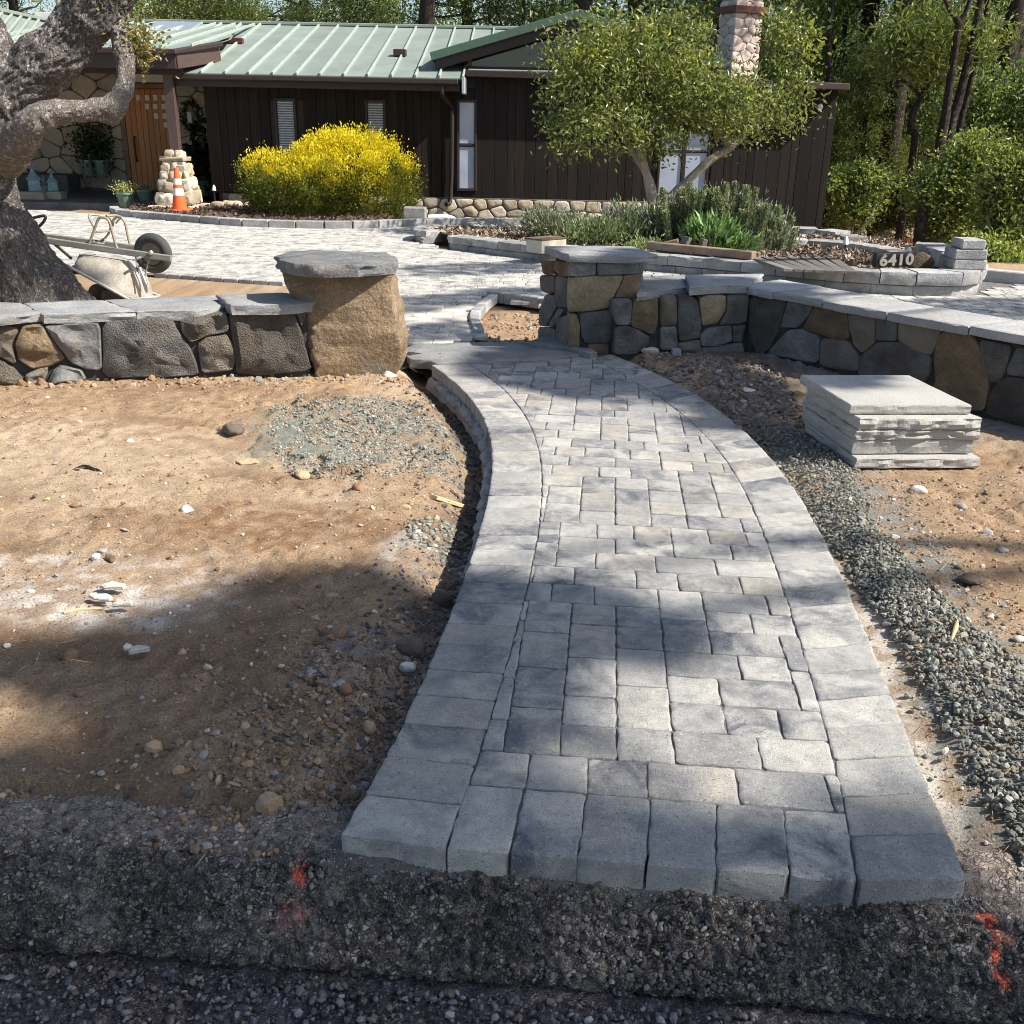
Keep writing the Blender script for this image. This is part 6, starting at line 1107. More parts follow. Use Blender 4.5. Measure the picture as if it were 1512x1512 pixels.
# ================================================================== TREES AND PLANTS
def crown_pts(ell, n, rng, shell=.55, sub=None, spread=.28):
    """leaf positions: twig clusters spread through a set of ellipsoids (cx,cy,cz,rx,ry,rz)"""
    ell = np.array(ell, float); vol = ell[:, 3] * ell[:, 4] * ell[:, 5]; vol = vol ** .75; m = sub or max(8, n // 45)
    k = rng.choice(len(ell), m, p=vol / vol.sum()); d = rng.normal(size=(m, 3)); d /= np.linalg.norm(d, axis=1)[:, None]; r = (shell + (1 - shell) * rng.random(m)) ** .6 * rng.uniform(.8, 1.08, m)
    c = ell[k, :3] + d * ell[k, 3:] * r[:, None]; j = rng.integers(0, m, n)
    sz = spread * (.5 + rng.random(m))
    return c[j] + rng.normal(size=(n, 3)) * sz[j][:, None] * (1, 1, .8), d[j], j
def limb(p, q, r0, r1, rng, bend=.12, k=4):
    p, q = np.array(p, float), np.array(q, float); L = np.linalg.norm(q - p); t = np.linspace(0, 1, k)[:, None]; P = p + (q - p) * t; P[1:-1] += rng.normal(size=(k - 2, 3)) * L * bend * .5
    return tube(P, np.linspace(r0, r1, k), 7, 3)
# ---- leaning oak at the left edge
ok_ = thing('oak_tree', 'old oak with deeply furrowed leaning trunk and a bent sunlit branch at the left edge', 'tree', (-4.3, 8.75, 0))
YO = 8.75
def oakp(pts, dY=None): return [D(x, y, YO + (dY[k] if dY else 0)) for k, (x, y) in enumerate(pts)]
m_ = lambda px: px * .00557
def furrow(V, n, a, f, seed):
    """bark relief: warped ridges running along the limb, cut across by finer cracks"""
    R = V.reshape(-1, n, 3); c = R.mean(1, keepdims=True); d = (R - c).reshape(-1, 3); r = np.linalg.norm(d, axis=1, keepdims=True); d = d / r
    ln = np.r_[0, np.cumsum(np.linalg.norm(np.diff(c[:, 0], axis=0), axis=1))]; u = np.repeat(ln, n)
    q = np.column_stack([d * r.mean() * f, u]); q = p3(q[:, 0] + 3 * q[:, 2], q[:, 1] + 2 * q[:, 2] + 0 * u, u * f * .32); q = q + 1.1 * np.column_stack([fbm(q * .6, 3, seed + 3), fbm(q * .6, 3, seed + 4), fbm(q * .6, 3, seed + 5)])
    h = np.clip(np.abs(fbm(q, 3, seed)) * 5, 0, 1) ** .6 * .75 + np.clip(np.abs(fbm(q * (2.2, 2.2, 3.6), 2, seed + 7)) * 5, 0, 1) * .35 + .3 * fbm(q * 4, 2, seed + 9)
    return V + d * ((h - .75) * a)[:, None]
def knob(V, seed, a, f): return V + np.column_stack([fbm(V * f, 3, seed), fbm(V * f, 3, seed + 5), fbm(V * f, 3, seed + 9)]) * a
V, F = tube(oakp([(72, 475), (60, 440), (40, 400), (16, 355), (-8, 305), (-20, 255), (-20, 205), (0, 155), (42, 112), (84, 76), (112, 44), (136, 18), (158, -10), (192, -52), (222, -110)]), [m_(q * .87) for q in (95, 74, 60, 50, 47, 46, 52, 54, 48, 41, 39, 40, 42, 38, 34)], 120, 18); V = furrow(knob(V, 3, .05, 4.5), 120, .030, 13, 13)
MB().add(V, F).part('trunk', MT['oakbark'], ok_, smooth=70)
V, F = tube(oakp([(-8, 175), (-12, 120), (-6, 90), (-16, 55), (-45, 10), (-80, -60)]), [m_(q) for q in (44, 36, 30, 28, 26, 24)], 60, 12); MB().add(furrow(knob(V, 23, .03, 6), 60, .022, 15, 23), F).part('limb', MT['oakbark'], ok_, smooth=70)
V, F = tube(oakp([(8, 232), (22, 214), (45, 186), (72, 169), (102, 163), (135, 163), (163, 160), (180, 138), (185, 105), (181, 70), (176, 42), (168, 20)], [-.15, -.34, -.44, -.45, -.42, -.36, -.3, -.22, -.16, -.1, 0, 0]), [m_(q) for q in (30, 26, 22, 19, 14, 14.5, 17, 14, 12.5, 13, 13, 15)], 60, 14); V = furrow(knob(V, 33, .022, 9), 60, .011, 34, 43)
MB().add(V, F).part('branch', MT['litbark'], ok_, smooth=70)
MB().add(*tube([D(166, 160, YO - .2), D(171, 172, YO - .21), D(172, 178, YO - .21)], [.06, .035, .012], 10, 3)).part('branch', MT['litbark'], ok_, smooth=70)
rr = np.random.default_rng(11); c0 = D(205, 62, YO); q = c0 + rr.normal(size=(420, 3)) * (.085, .10, .085); q = np.vstack([q, D(212, 92, YO) + rr.normal(size=(40, 3)) * (.02, .02, .06)]); V, F, c = leaves(q, .045, .028, pal(rr, len(q), [(.30, .24, .07), (.17, .21, .05), (.36, .22, .09), (.42, .38, .16)]), rr, 0)
MB().add(V, F, c).part('leaf_sprig', MT['leaf'], ok_, kind='stuff'); MB().add(*tube([D(185, 70, YO), D(200, 78, YO), D(207, 90, YO), D(211, 99, YO)], [.012, .008, .006, .01], 6, 3)).part('twig', MT['litbark'], ok_)
q, d, j = crown_pts([(-4.6, 8.9, 5.2, 1.6, 1.6, .7), (-6.2, 9, 5.0, 1.8, 1.8, .9)], 7000, rr, .3, 150, .3); q = q[q[:, 2] > 1.58 + .155 * q[:, 1] + .45]
V, F, c = leaves(q, .11, .06, pal(rr, len(q), [(.06, .09, .03), (.10, .12, .035)]), rr); MB().add(V, F, c).part('crown', MT['leaf'], ok_)
# ---- multi-stemmed tree in the bed
mt = thing('garden_tree', 'multi-stemmed tree with a broad olive-green crown and pale stems in the planting bed', 'tree', (2.6, 15.8, .1)); YM = 15.8
def mp(*pts): return [D(x, y, YM + e) for x, y, e in pts]
for P, R in ((mp((966, 300, 0), (958, 268, 0), (946, 225, 0), (938, 190, 0), (925, 160, -.1), (890, 120, -.2)), (.085, .065, .058, .052, .04, .018)), (mp((957, 262, 0), (930, 215, .1), (915, 195, .2), (880, 150, .3)), (.06, .05, .04, .02)), (mp((985, 300, .1), (1010, 272, .2), (1050, 236, .2), (1082, 214, .2), (1115, 180, .2), (1140, 120, .2)), (.08, .068, .062, .055, .04, .018)), (mp((1078, 217, .2), (1062, 190, .2), (1058, 172, .1), (1075, 160, 0), (1100, 120, 0)), (.07, .06, .06, .045, .02)), (mp((945, 215, 0), (975, 170, .2), (1000, 120, .3)), (.05, .04, .02)), (mp((1050, 190, .1), (1020, 150, 0), (1000, 90, 0)), (.04, .03, .015))):
    MB().add(*tube(P, R, 9, 4, .25, 5, 3)).part('stem', MT['madbark'], mt, smooth=60)
k_ = .0106
def el(px, py, rx, ry, e=0, f=.8): p = D(px, py, YM + e); return (*p, rx * k_, rx * k_ * f, ry * k_)
ell = [el(868, 130, 62, 78, -.2), el(905, 75, 72, 48, .1), el(960, 115, 82, 70, .2), el(945, 65, 55, 35, .3), el(1000, 125, 46, 44), el(850, 185, 38, 42, -.4), el(900, 190, 50, 35, -.5), el(1060, 155, 58, 40, -.2), el(1118, 170, 58, 32, .1), el(1092, 152, 66, 26, .3), el(1158, 140, 36, 40, .2), el(1018, 85, 40, 50, .6), el(1172, 80, 36, 38, .4), el(1165, 40, 30, 26, .5), el(1010, 45, 42, 30, .6), el(980, 205, 30, 20, -.2), el(835, 90, 24, 40, 0)]
rr = np.random.default_rng(31); q, d, j = crown_pts(ell, 21000, rr, .5, 430, .15); tw = rr.random(430)[j]; q = q[:]; base = pal(rr, len(q), [(.20, .265, .085), (.28, .32, .11), (.145, .205, .065), (.38, .385, .15)], .15); base = base * (.7 + .6 * tw)[:, None]; yg = (tw > .8) & (q[:, 2] > 2.3); base[yg] = base[yg] * (1.35, 1.2, .8)
V, F, c = leaves(q, rr.uniform(.06, .11, len(q)), rr.uniform(.028, .045, len(q)), base, rr, .15, .1); MB().add(V, F, c).part('crown', MT['crownleaf'], mt)
# ---- golden shrub
gsh = thing('golden_shrub', 'big rounded golden-yellow shrub in front of the dark house wall', 'shrub', (-3.1, 18.6, .05)); YG = 18.7
rr = np.random.default_rng(41); kg = .0122
def eg(px, py, rx, ry, e=0): p = D(px, py, YG + e); return (*p, rx * kg, rx * kg * .85, ry * kg)
ell = [eg(432, 274, 76, 48, -.2), eg(520, 258, 92, 62), eg(512, 232, 66, 38, .1), eg(410, 278, 50, 44, -.2), eg(570, 272, 52, 50, -.1), eg(530, 222, 52, 24, .1), eg(450, 290, 76, 38, -.4), eg(540, 290, 76, 34, -.3), eg(398, 252, 42, 28, -.1), eg(475, 222, 30, 18, .1), eg(385, 262, 24, 22, -.3), eg(500, 212, 30, 14, .1), eg(585, 255, 26, 24, -.1), eg(462, 240, 34, 30, -.1), eg(470, 262, 34, 26, -1.1), eg(540, 250, 30, 24, -1.0), eg(420, 280, 28, 24, -.9)]
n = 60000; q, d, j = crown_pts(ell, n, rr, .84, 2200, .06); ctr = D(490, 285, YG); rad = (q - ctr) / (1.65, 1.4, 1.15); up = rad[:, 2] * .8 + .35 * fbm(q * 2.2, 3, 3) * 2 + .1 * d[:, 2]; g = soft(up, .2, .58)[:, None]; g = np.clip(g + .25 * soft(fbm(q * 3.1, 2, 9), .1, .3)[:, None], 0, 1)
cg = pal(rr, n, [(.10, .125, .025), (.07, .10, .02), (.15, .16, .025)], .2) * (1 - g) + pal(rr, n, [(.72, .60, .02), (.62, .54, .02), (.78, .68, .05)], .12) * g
dirs = d * .7 + (0, 0, .45); V, F, c = leaves(q, rr.uniform(.03, .055, n), rr.uniform(.016, .028, n), cg, rr, .2, .05, dirs); MB().add(V, F, c).part('foliage', MT['gold'], gsh)
MB().add(*tube([(-3.1, 18.7, 0), (-3.1, 18.7, .5), (-3.0, 18.7, .9)], [.12, .1, .05], 8)).part('stem', MT['pinebark'], gsh); q = sample_poly([(-4.0, 18.3), (-2.2, 18.3), (-2.2, 19.1), (-4.0, 19.1)], 60, rr)
for x, y in q[:40]: MB().add(*tube([(-3.1, 18.7, .3), (x, y, .7 + .4 * rr.random())], [.03, .012], 5)).part('stem', MT['pinebark'], gsh)
# ---- echium with upright spikes
ec = thing('echium_shrub', 'grey-green shrub bristling with upright flower spikes in front of the dark house corner', 'shrub', (3.6, 13.6, .15)); YE = 13.5; ke = .0089
def ee(px, py, rx, ry, e=0): p = D(px, py, YE + e); return (*p, rx * ke, rx * ke * .8, ry * ke)
rr = np.random.default_rng(51)
ell = [ee(1005, 332, 46, 28, .4), ee(1060, 326, 64, 32, .4), ee(1112, 344, 44, 36, .1), ee(1134, 360, 28, 30, -.1), ee(980, 328, 26, 22, .3), ee(1100, 370, 34, 20, -.2)]
q, d, j = crown_pts(ell, 17000, rr, .5, 620, .08); V, F, c = leaves(q, rr.uniform(.06, .12, len(q)), .016, pal(rr, len(q), [(.18, .22, .155), (.27, .31, .235), (.11, .145, .095), (.36, .39, .325)]), rr, .5, .1, d + (0, 0, .6)); MB().add(V, F, c).part('foliage', MT['herb'], ec)
def spike(seed, h=.46, r=.052):
    rr = np.random.default_rng(seed); n = 640; z = rr.random(n); rad_ = r * np.sqrt(np.clip(1 - (z ** 2.2) * .75, .05, 1)) * (.6 + .4 * soft(z, 0, .12)); a = rr.uniform(0, 6.28, n); q = np.column_stack([rad_ * .55 * np.cos(a), rad_ * .55 * np.sin(a), z * h]); dr = np.column_stack([np.cos(a), np.sin(a), .55 + 0 * a]); return leaves(q, r * .62, .017, pal(rr, n, [(.26, .285, .15), (.37, .39, .25), (.17, .20, .10)]), rr, .2, .05, dr)
SPM = []
for k in range(4): V, F, c = spike(60 + k); m = MB().add(V, F, c); t_ = tube([(0, 0, -.25), (0, 0, .44)], [.022, .012], 6); m.add(*t_, col=(.14, .16, .09)); me = m.mesh('flower_spike'); me.materials.append(MT['herb']); SPM.append(me)
for k in range(78):
    f = k / 78; 
    if k < 58: px = rr.uniform(962, 1128); py = np.interp(px, [960, 1000, 1060, 1110, 1130], [332, 316, 312, 322, 338]) + abs(rr.normal()) * 17; e = rr.uniform(-.3, .7)
    else: px = rr.uniform(1100, 1158); py = np.interp(px, [1100, 1130, 1158], [345, 358, 378]) + rr.normal() * 14; e = rr.uniform(-.5, .2)
    p = D(px, py + 6, YE + e); o = bpy.data.objects.new('flower_spike', SPM[k % 4]); COL.objects.link(o); o.parent = ec; o.location = p - WL[ec.name] - (0, 0, .05); o.rotation_euler = (rr.normal() * .12, .06 + rr.normal() * .16, rr.uniform(0, 6)); s_ = rr.uniform(.75, 1.15); o.scale = (s_, s_, s_ * rr.uniform(.9, 1.2))
# ---- herbs
def herb(name, ellp, Y_, k__, n, L_, W_, cs, label, seed, cat='plant', mat='herb', spread=.07, sub=None, up=.5, shell=.3):
    rr = np.random.default_rng(seed); ell = []
    for px, py, rx, ry, e in ellp: p = D(px, py, Y_ + e); ell.append((*p, rx * k__, rx * k__ * .8, ry * k__))
    q, d, j = crown_pts(ell, n, rr, shell, sub or n // 14, spread); q[:, 2] = np.maximum(q[:, 2], .1); r = thing(name, label, cat, (ell[0][0], ell[0][1], .13)); V, F, c = leaves(q, rr.uniform(.7, 1.2, n) * L_, W_, pal(rr, n, cs), rr, up, .12, d + (0, 0, .5)); MB().add(V, F, c).part('foliage', MT[mat], r)
    e0 = ell[0]
    for s_ in range(5): MB().add(*tube([(e0[0] + .1 * s_ - .2, e0[1], .1), (e0[0] + .14 * s_ - .28, e0[1] + .05, e0[2] + .05)], .008, 5)).part('stem', MT['madbark'], r)
    return r
herb('leafy_perennial', [(1050, 355, 40, 24, 0), (1072, 364, 36, 18, -.15), (1032, 348, 28, 16, .1), (1085, 374, 24, 10, -.2)], 13.0, .0083, 1900, .15, .036, [(.16, .27, .09), (.22, .34, .12), (.12, .21, .07), (.30, .40, .18)], 'bright green leafy perennial in front of the spiky grey-green shrub', 71, spread=.06)
herb('sage_plant', [(800, 330, 30, 16, 0), (835, 338, 34, 14, .1)], 14.2, .0092, 3200, .07, .018, [(.25, .29, .19), (.34, .37, .26), (.17, .21, .12)], 'grey-green sage at the left end of the planted bed, behind the cream box', 72)
herb('sage_plant', [(880, 345, 42, 16, 0), (925, 348, 40, 18, .1), (850, 350, 22, 10, -.2)], 13.6, .0089, 4200, .075, .02, [(.22, .27, .14), (.30, .34, .20), (.14, .19, .08)], 'broad clump of grey-green sage behind the stacked-stone pillar', 73)
herb('lavender_plant', [(935, 330, 26, 18, 0), (960, 345, 34, 20, .1), (910, 322, 14, 14, .2)], 13.9, .009, 3000, .085, .02, [(.17, .24, .11), (.25, .31, .17), (.12, .16, .08)], 'green sage with purple flower stalks left of the spiky shrub', 74)
lv = [o for o in COL.objects if o.name.startswith('lavender_plant')][0]; rr = np.random.default_rng(75)
for k in range(16):
    px = rr.uniform(895, 950); py = rr.uniform(303, 328); p = D(px, py, 13.9); b = p - (rr.uniform(-.05, .15), 0, .25); MB().add(*tube([b, p], .005, 5)).part('stalk', MT['madbark'], lv); q = p + (b - p) * (rr.random(60) * .4)[:, None] + rr.normal(size=(60, 3)) * .012; V, F, c = leaves(q, .022, .014, pal(rr, 60, [(.34, .16, .38), (.46, .28, .48), (.38, .26, .38)]), rr); MB().add(V, F, c).part('flower_stalk', MT['herb'], lv)
herb('low_herb', [(955, 372, 30, 10, 0)], 12.9, .0085, 1300, .06, .018, [(.24, .30, .12), (.33, .38, .18)], 'low pale green herb between the stacked-stone pillar and the heap of wood blocks', 76)
# ---- broad bushes and mid-distance trees at the right
def ground_at(x, y): return float(terrain(np.array([x]), np.array([y]))[0])
def bush(name, label, px, py, Y_, rx, ry, n, cs, seed, L_=.09, group=None, lobes=9, stems=4, cat='bush'):
    rr = np.random.default_rng(seed); c = D(px, py, Y_); s = Y_ * .93 / FPX; RX, RZ = rx * s, ry * s; gz = ground_at(c[0], Y_); ell = []
    for k in range(lobes): a = rr.normal(size=3); a /= np.linalg.norm(a); ell.append((c[0] + a[0] * RX * .6, Y_ + a[1] * RX * .5, c[2] + a[2] * RZ * .6, RX * .48, RX * .45, RZ * .45))
    q, d, j = crown_pts(ell, n, rr, .5, n // 40, .09 * RX + .06); q = q[q[:, 2] > gz]; t = rr.random(n // 40 + 1)[np.minimum(j[:len(q)], n // 40)]
    r = thing(name, label, cat, (c[0], Y_, gz), group); V, F, cc = leaves(q, rr.uniform(.7, 1.25, len(q)) * L_, L_ * .5, pal(rr, len(q), cs, .14) * (.55 + .9 * t)[:, None], rr, .2); MB().add(V, F, cc).part('crown', MT['leaf'], r)
    for k in range(stems): MB().add(*limb((c[0] + rr.normal() * .1, Y_ + rr.normal() * .1, gz - .1), (c[0] + rr.normal() * RX * .4, Y_ + rr.normal() * RX * .3, c[2] + rr.uniform(-.2, .5) * RZ), .06, .02, rr)).part('trunk', MT['madbark'], r)
    return r
OL = [(.17, .235, .07), (.24, .285, .08), (.33, .345, .105), (.11, .165, .052)]; YE_ = [(.25, .275, .075), (.32, .325, .09), (.18, .22, .06)]; DK = [(.08, .135, .05), (.125, .175, .06), (.065, .10, .04)]
bush('large_bush', 'large dense green bush at the right edge beyond the block pillar', 1420, 278, 17.0, 78, 74, 24000, OL + [(.26, .27, .06)], 81, .085, None, 13, 6)
bush('large_bush', 'yellow-green sunlit bush hanging over the right edge of the driveway', 1505, 300, 15.0, 45, 105, 15000, YE_ + OL, 82, .08, None, 9, 4)
bush('shrub', 'loose olive shrub just right of the dark house corner', 1262, 284, 21, 48, 46, 11000, OL, 83, .09, None, 8, 4)
bush('shrub', 'pale green shrub above the red fence', 1312, 300, 24, 50, 36, 9000, [(.16, .17, .06), (.22, .22, .09)], 84, .09, None, 8, 4)
bush('shrub', 'low sunlit shrub at the foot of the large bush by the concrete kerb', 1470, 372, 14.6, 52, 26, 8000, YE_ + OL, 85, .07, None, 7, 3)
MB().add(*tube([D(1356, 372, 16.6) - (0, 0, .5), D(1360, 330, 16.6), D(1366, 290, 16.6)], [.10, .09, .06], 10, 3, .2, 5, 4)).solo('tree_trunk', MT['pinebark'], 'dark straight trunk in front of the red fence under the large bush', 'tree', smooth=60)
MB().add(*tube([D(1376, 372, 16.9) - (0, 0, .5), D(1378, 340, 16.9), D(1392, 300, 16.9)], [.15, .13, .08], 10, 3, .2, 5, 6)).solo('tree_trunk', MT['brownstone'], 'reddish trunk right beside the dark trunk under the large bush', 'tree', smooth=60)
MB().add(*tube([D(1500, 395, 16.5), D(1505, 330, 16.5), D(1514, 230, 16.5)], [.18, .15, .12], 10, 3, .2, 5, 7)).solo('tree_trunk', MT['pinebark'], 'dark trunk at the extreme right edge behind the bushes', 'tree', smooth=60)
# prototypes: pines and broadleaf trees of the wood
def proto_pine(seed, h, base, spread, n, cs, tufts=70, lean=.0):
    rr = np.random.default_rng(seed); T = np.array([(0, 0, -.5), (.1 * rr.normal() + lean * .3, .1 * rr.normal(), h * .3), (lean * .7 + .2 * rr.normal(), .2 * rr.normal(), h * .65), (lean + .2 * rr.normal(), 0, h)]); tm = MB().add(*tube(T, [h * .018 + .05, h * .014 + .03, h * .009 + .02, .03], 9, 5, .15, 3, seed)); P = []
    for k in range(tufts):
        z = base + (h - base) * rr.random() ** .8; f = (z - base) / (h - base); a = rr.uniform(0, 6.28); L = spread * (1 - .75 * f ** 1.6) * rr.uniform(.35, 1.1); tp = np.array([np.interp(z, T[:, 2], T[:, 0]), np.interp(z, T[:, 2], T[:, 1]), z]); e = tp + (L * np.cos(a), L * np.sin(a), L * rr.uniform(-.05, .4))
        tm.add(*limb(tp, e, .02 + .012 * L, .012, rr, .15)); m = rr.integers(3, 6)
        for i_ in range(m): P.append(tp + (e - tp) * rr.uniform(.45, 1.05) + rr.normal(size=3) * .22)
    P = np.array(P); j = rr.integers(0, len(P), n); rad_ = rr.uniform(.16, .42, len(P))[j]; q = P[j] + rr.normal(size=(n, 3)) * rad_[:, None] * (1, 1, .6); t = rr.random(len(P))[j]
    V, F, c = leaves(q, rr.uniform(.09, .18, n), rr.uniform(.024, .042, n), pal(rr, n, cs, .2) * (.45 + 1.1 * t)[:, None], rr, .4, .05)
    me = MB().add(V, F, c).mesh('crown'); me.materials.append(MT['needle']); mt_ = tm.mesh('trunk', smooth=60); mt_.materials.append(MT['pinebark']); return mt_, me
def proto_broad(seed, h, rx, n, cs, lobes=10, L_=.11):
    rr = np.random.default_rng(seed); tm = MB(); top = np.array([rr.normal() * .4, rr.normal() * .4, h * .5]); tm.add(*limb((0, 0, -.5), top, .16, .1, rr, .1)); ell = []
    for k in range(lobes): a = rr.uniform(0, 6.28); r = rx * np.sqrt(rr.random()) * .8; c = np.array([r * np.cos(a), r * np.sin(a), h * rr.uniform(.42, .92)]); ell.append((*c, rx * .42, rx * .42, h * .15)); tm.add(*limb(top * rr.uniform(.6, 1), c, .06, .02, rr, .2))
    q, d, j = crown_pts(ell, n, rr, .4, n // 30, .22); t = rr.random(n // 30 + 1)[j]; V, F, c = leaves(q, rr.uniform(.7, 1.2, n) * L_, L_ * .5, pal(rr, n, cs, .14) * (.5 + 1.0 * t)[:, None], rr, .2); me = MB().add(V, F, c).mesh('crown'); me.materials.append(MT['leaf']); mt_ = tm.mesh('trunk', smooth=60); mt_.materials.append(MT['pinebark']); return mt_, me
PIN = [(.11, .175, .07), (.165, .22, .08), (.08, .13, .056), (.24, .27, .09)]; PIY = [(.19, .225, .07), (.26, .275, .085), (.14, .185, .058)]
PR = dict(pa=proto_pine(1, 13, 3.0, 3.2, 36000, PIN, 90), pb=proto_pine(2, 15, 6.5, 3.0, 26000, PIN, 60, .8), pc=proto_pine(3, 10, 1.2, 2.6, 34000, PIY, 80), pd=proto_pine(4, 16, 8.0, 2.6, 14000, PIN, 46, -.8), ba=proto_broad(5, 6.5, 2.4, 18000, OL + DK), bb=proto_broad(6, 5.5, 2.2, 18000, OL + YE_), bc=proto_broad(7, 8, 2.8, 20000, DK + OL))
def tree(kind, px, Y_, label, s=1., rz=0., group='trees in the wood behind the house', name=None):
    x = D(px, 100, Y_)[0]; z = ground_at(x, Y_) - (.0 if Y_ < 200 else 0); r = thing(name or ('pine_tree' if kind[0] == 'p' else 'broadleaf_tree'), label, 'tree', (x, Y_, z), group)
    for nm, me in zip(('trunk', 'crown'), PR[kind]): o = bpy.data.objects.new(nm, me); COL.objects.link(o); o.parent = r
    r.rotation_euler = (0, 0, rz); r.scale = (s, s, s); return r
for k, (kd, px, Y_, s, rz, lab) in enumerate([
    ('pb', 618, 33, 1., .5, 'tall pine with a bare dark trunk rising behind the middle of the roof ridge'), ('pa', 30, 40, .9, 1., 'sparse pine against the sky at the top left corner'), ('pd', 105, 46, 1., 2., 'thin pine with blue sky around it left of the oak limb'), ('bb', 262, 33, .95, .3, 'bright olive tree above the roof beside the oak sprig'), ('pa', 330, 37, .95, 2.2, 'dark pine behind the roof ridge above the left window'), ('bb', 395, 34, .9, 4., 'sunlit olive tree above the roof ridge over the second seam group'), ('pa', 455, 42, 1., 3.3, 'pine with sky gaps behind the roof above the golden shrub'), ('bc', 520, 36, .95, 1.3, 'rounded dark green tree behind the roof left of the bare trunk'), ('pa', 690, 38, 1., 4.4, 'dark pine behind the roof ridge right of the bare trunk'), ('bc', 770, 34, .95, 2.8, 'dense green tree behind the gable'), ('pd', 866, 30, 1., .9, 'pine with a bare trunk above the olive garden tree'), ('pa', 930, 36, 1., 5., 'pine behind the top of the olive garden tree'), ('pb', 1010, 40, 1., 1.8, 'pine left of the stone chimney'), ('pa', 1060, 33, 1., 2.6, 'dark pine directly behind the stone chimney'), ('bc', 1170, 31, 1.05, .7, 'dark tree between the chimney and the sky gap'), ('pa', 1225, 36, 1.05, 3.9, 'dense dark pine above the right end of the house roof'), ('pc', 1285, 27, .6, 1.1, 'yellow-green pine in the hollow right of the house'), ('pc', 1350, 29, .85, 2.9, 'yellowish pine in front of the twin bare trunks'), ('pa', 1475, 29, 1., .4, 'dark pine at the upper right corner'), ('pc', 1240, 30, .9, 5.5, 'green young pine low beside the dark house corner'), ('bb', 1290, 33, .9, 2., 'olive tree in the hollow right of the house'), ('bc', 1365, 38, .95, 1., 'dark broad tree in the depth behind the twin trunks'), ('ba', 1520, 24, .95, 5., 'leafy tree at the right edge above the yellow-green bush'), ('pa', 1560, 34, 1., 1.5, 'dark pine partly cut off by the right edge'), ('pa', -60, 38, .8, 3., 'pine partly cut off by the left edge'), ('bb', 200, 44, .9, 1., 'olive tree far behind the oak limb'), ('pb', 560, 46, 1., 2.2, 'distant pine with sky on both sides behind the roof'), ('pa', 1130, 48, 1.1, 4., 'distant dark pine right of the chimney'), ('pa', 1490, 50, 1.1, 2., 'distant pine at the far right'), ('pd', 1262, 30, 1., 2.6, 'thin-trunked pine just right of the sky gap'), ('pd', 1330, 27, .95, 1.2, 'slim straight pine left of the crooked trunk'), ('pd', 1478, 25, .95, 4.1, 'slim pine trunk above the large bush'), ('pd', 1502, 27, 1., .6, 'slim dark pine trunk at the upper right edge')]):
    tree(kd, px, Y_, lab, s, rz)
# bare-stemmed pines standing in front of the wood at the right: crowns above the frame
for lab, stems, Y_ in (('left one of the twin tall bare trunks in the right wood, forked near the top', [[(1390, 205, 12), (1397, 165, 11), (1404, 115, 10), (1414, 48, 9), (1416, 34, 9), (1402, 14, 6), (1388, -20, 5)], [(1415, 38, 7), (1428, 14, 6), (1440, -25, 5)]], 20.5),
                       ('right one of the twin tall bare trunks in the wood at the right, leaning right', [[(1400, 205, 13), (1412, 160, 12), (1426, 105, 10), (1439, 45, 9), (1452, -15, 8), (1470, -90, 6)]], 20.8),
                       ('third bare trunk, slimmer, right of the twin trunks', [[(1414, 205, 8), (1424, 160, 7), (1434, 118, 7), (1446, 70, 6), (1462, -10, 5)]], 21.2),
                       ('thin crooked trunk curving right below a yellow-green crown', [[(1349, 225, 10), (1344, 195, 9), (1348, 168, 8), (1362, 140, 7), (1376, 112, 6), (1384, 80, 4)], [(1360, 143, 4), (1346, 128, 4), (1330, 118, 3)]], 21.5),
                       ('dark trunk rising just right of the house eave', [[(1222, 130, 8), (1223, 90, 8), (1226, 40, 7), (1230, -30, 6)]], 27.0), ('dark leaning trunk beside the sky gap at the top right', [[(1340, 90, 12), (1352, 50, 11), (1366, 5, 10), (1384, -50, 8)]], 28.0)):
    kk = Y_ * .93 / FPX * .5; p0 = D(stems[0][0][0], stems[0][0][1], Y_); r = thing('pine_tree', lab, 'tree', (p0[0], Y_, ground_at(p0[0], Y_)), 'bare trunks in the right wood'); tm = MB()
    for k, st in enumerate(stems):
        P = [D(x, y, Y_) for x, y, _ in st]
        if k == 0: P = [np.array([P[0][0] - .1, Y_, ground_at(P[0][0], Y_) - .2])] + P
        if k == 0 and st[-1][1] < 0: P = P + [P[-1] + (P[-1] - P[-2]) / np.linalg.norm(P[-1] - P[-2]) * 4.5]; st = st + [(0, 0, 2)]
        tm.add(*tube(P, [q * kk * 1.15 for q in ([st[0][2] * 1.1] if k == 0 else []) + [q[2] for q in st]], 9, 4, .12, 3, k))
    tm.part('trunk', MT['pinebark'], r, smooth=60)
    top = D(stems[0][-1][0], stems[0][-1][1], Y_); rr = np.random.default_rng(int(p0[0] * 10)); up = 4.6 if stems[0][-1][1] < 0 else .3; q, d, j = crown_pts([(*(top + (0, 0, up + .6)), 1.7, 1.7, .9), (*(top + (.8, .3, up + 1.6)), 1.5, 1.5, .8)] if up > 1 else [(*(top + (0, 0, .35)), 1.3, 1., .5), (*(top - (.5, 0, .1)), .8, .7, .3)], 6000, rr, .3, 120, .22)
    V, F, c = leaves(q, rr.uniform(.1, .22, len(q)), .04, pal(rr, len(q), PIN if up > 1 else PIY), rr, .4, .05); MB().add(V, F, c).part('crown', MT['needle'], r)
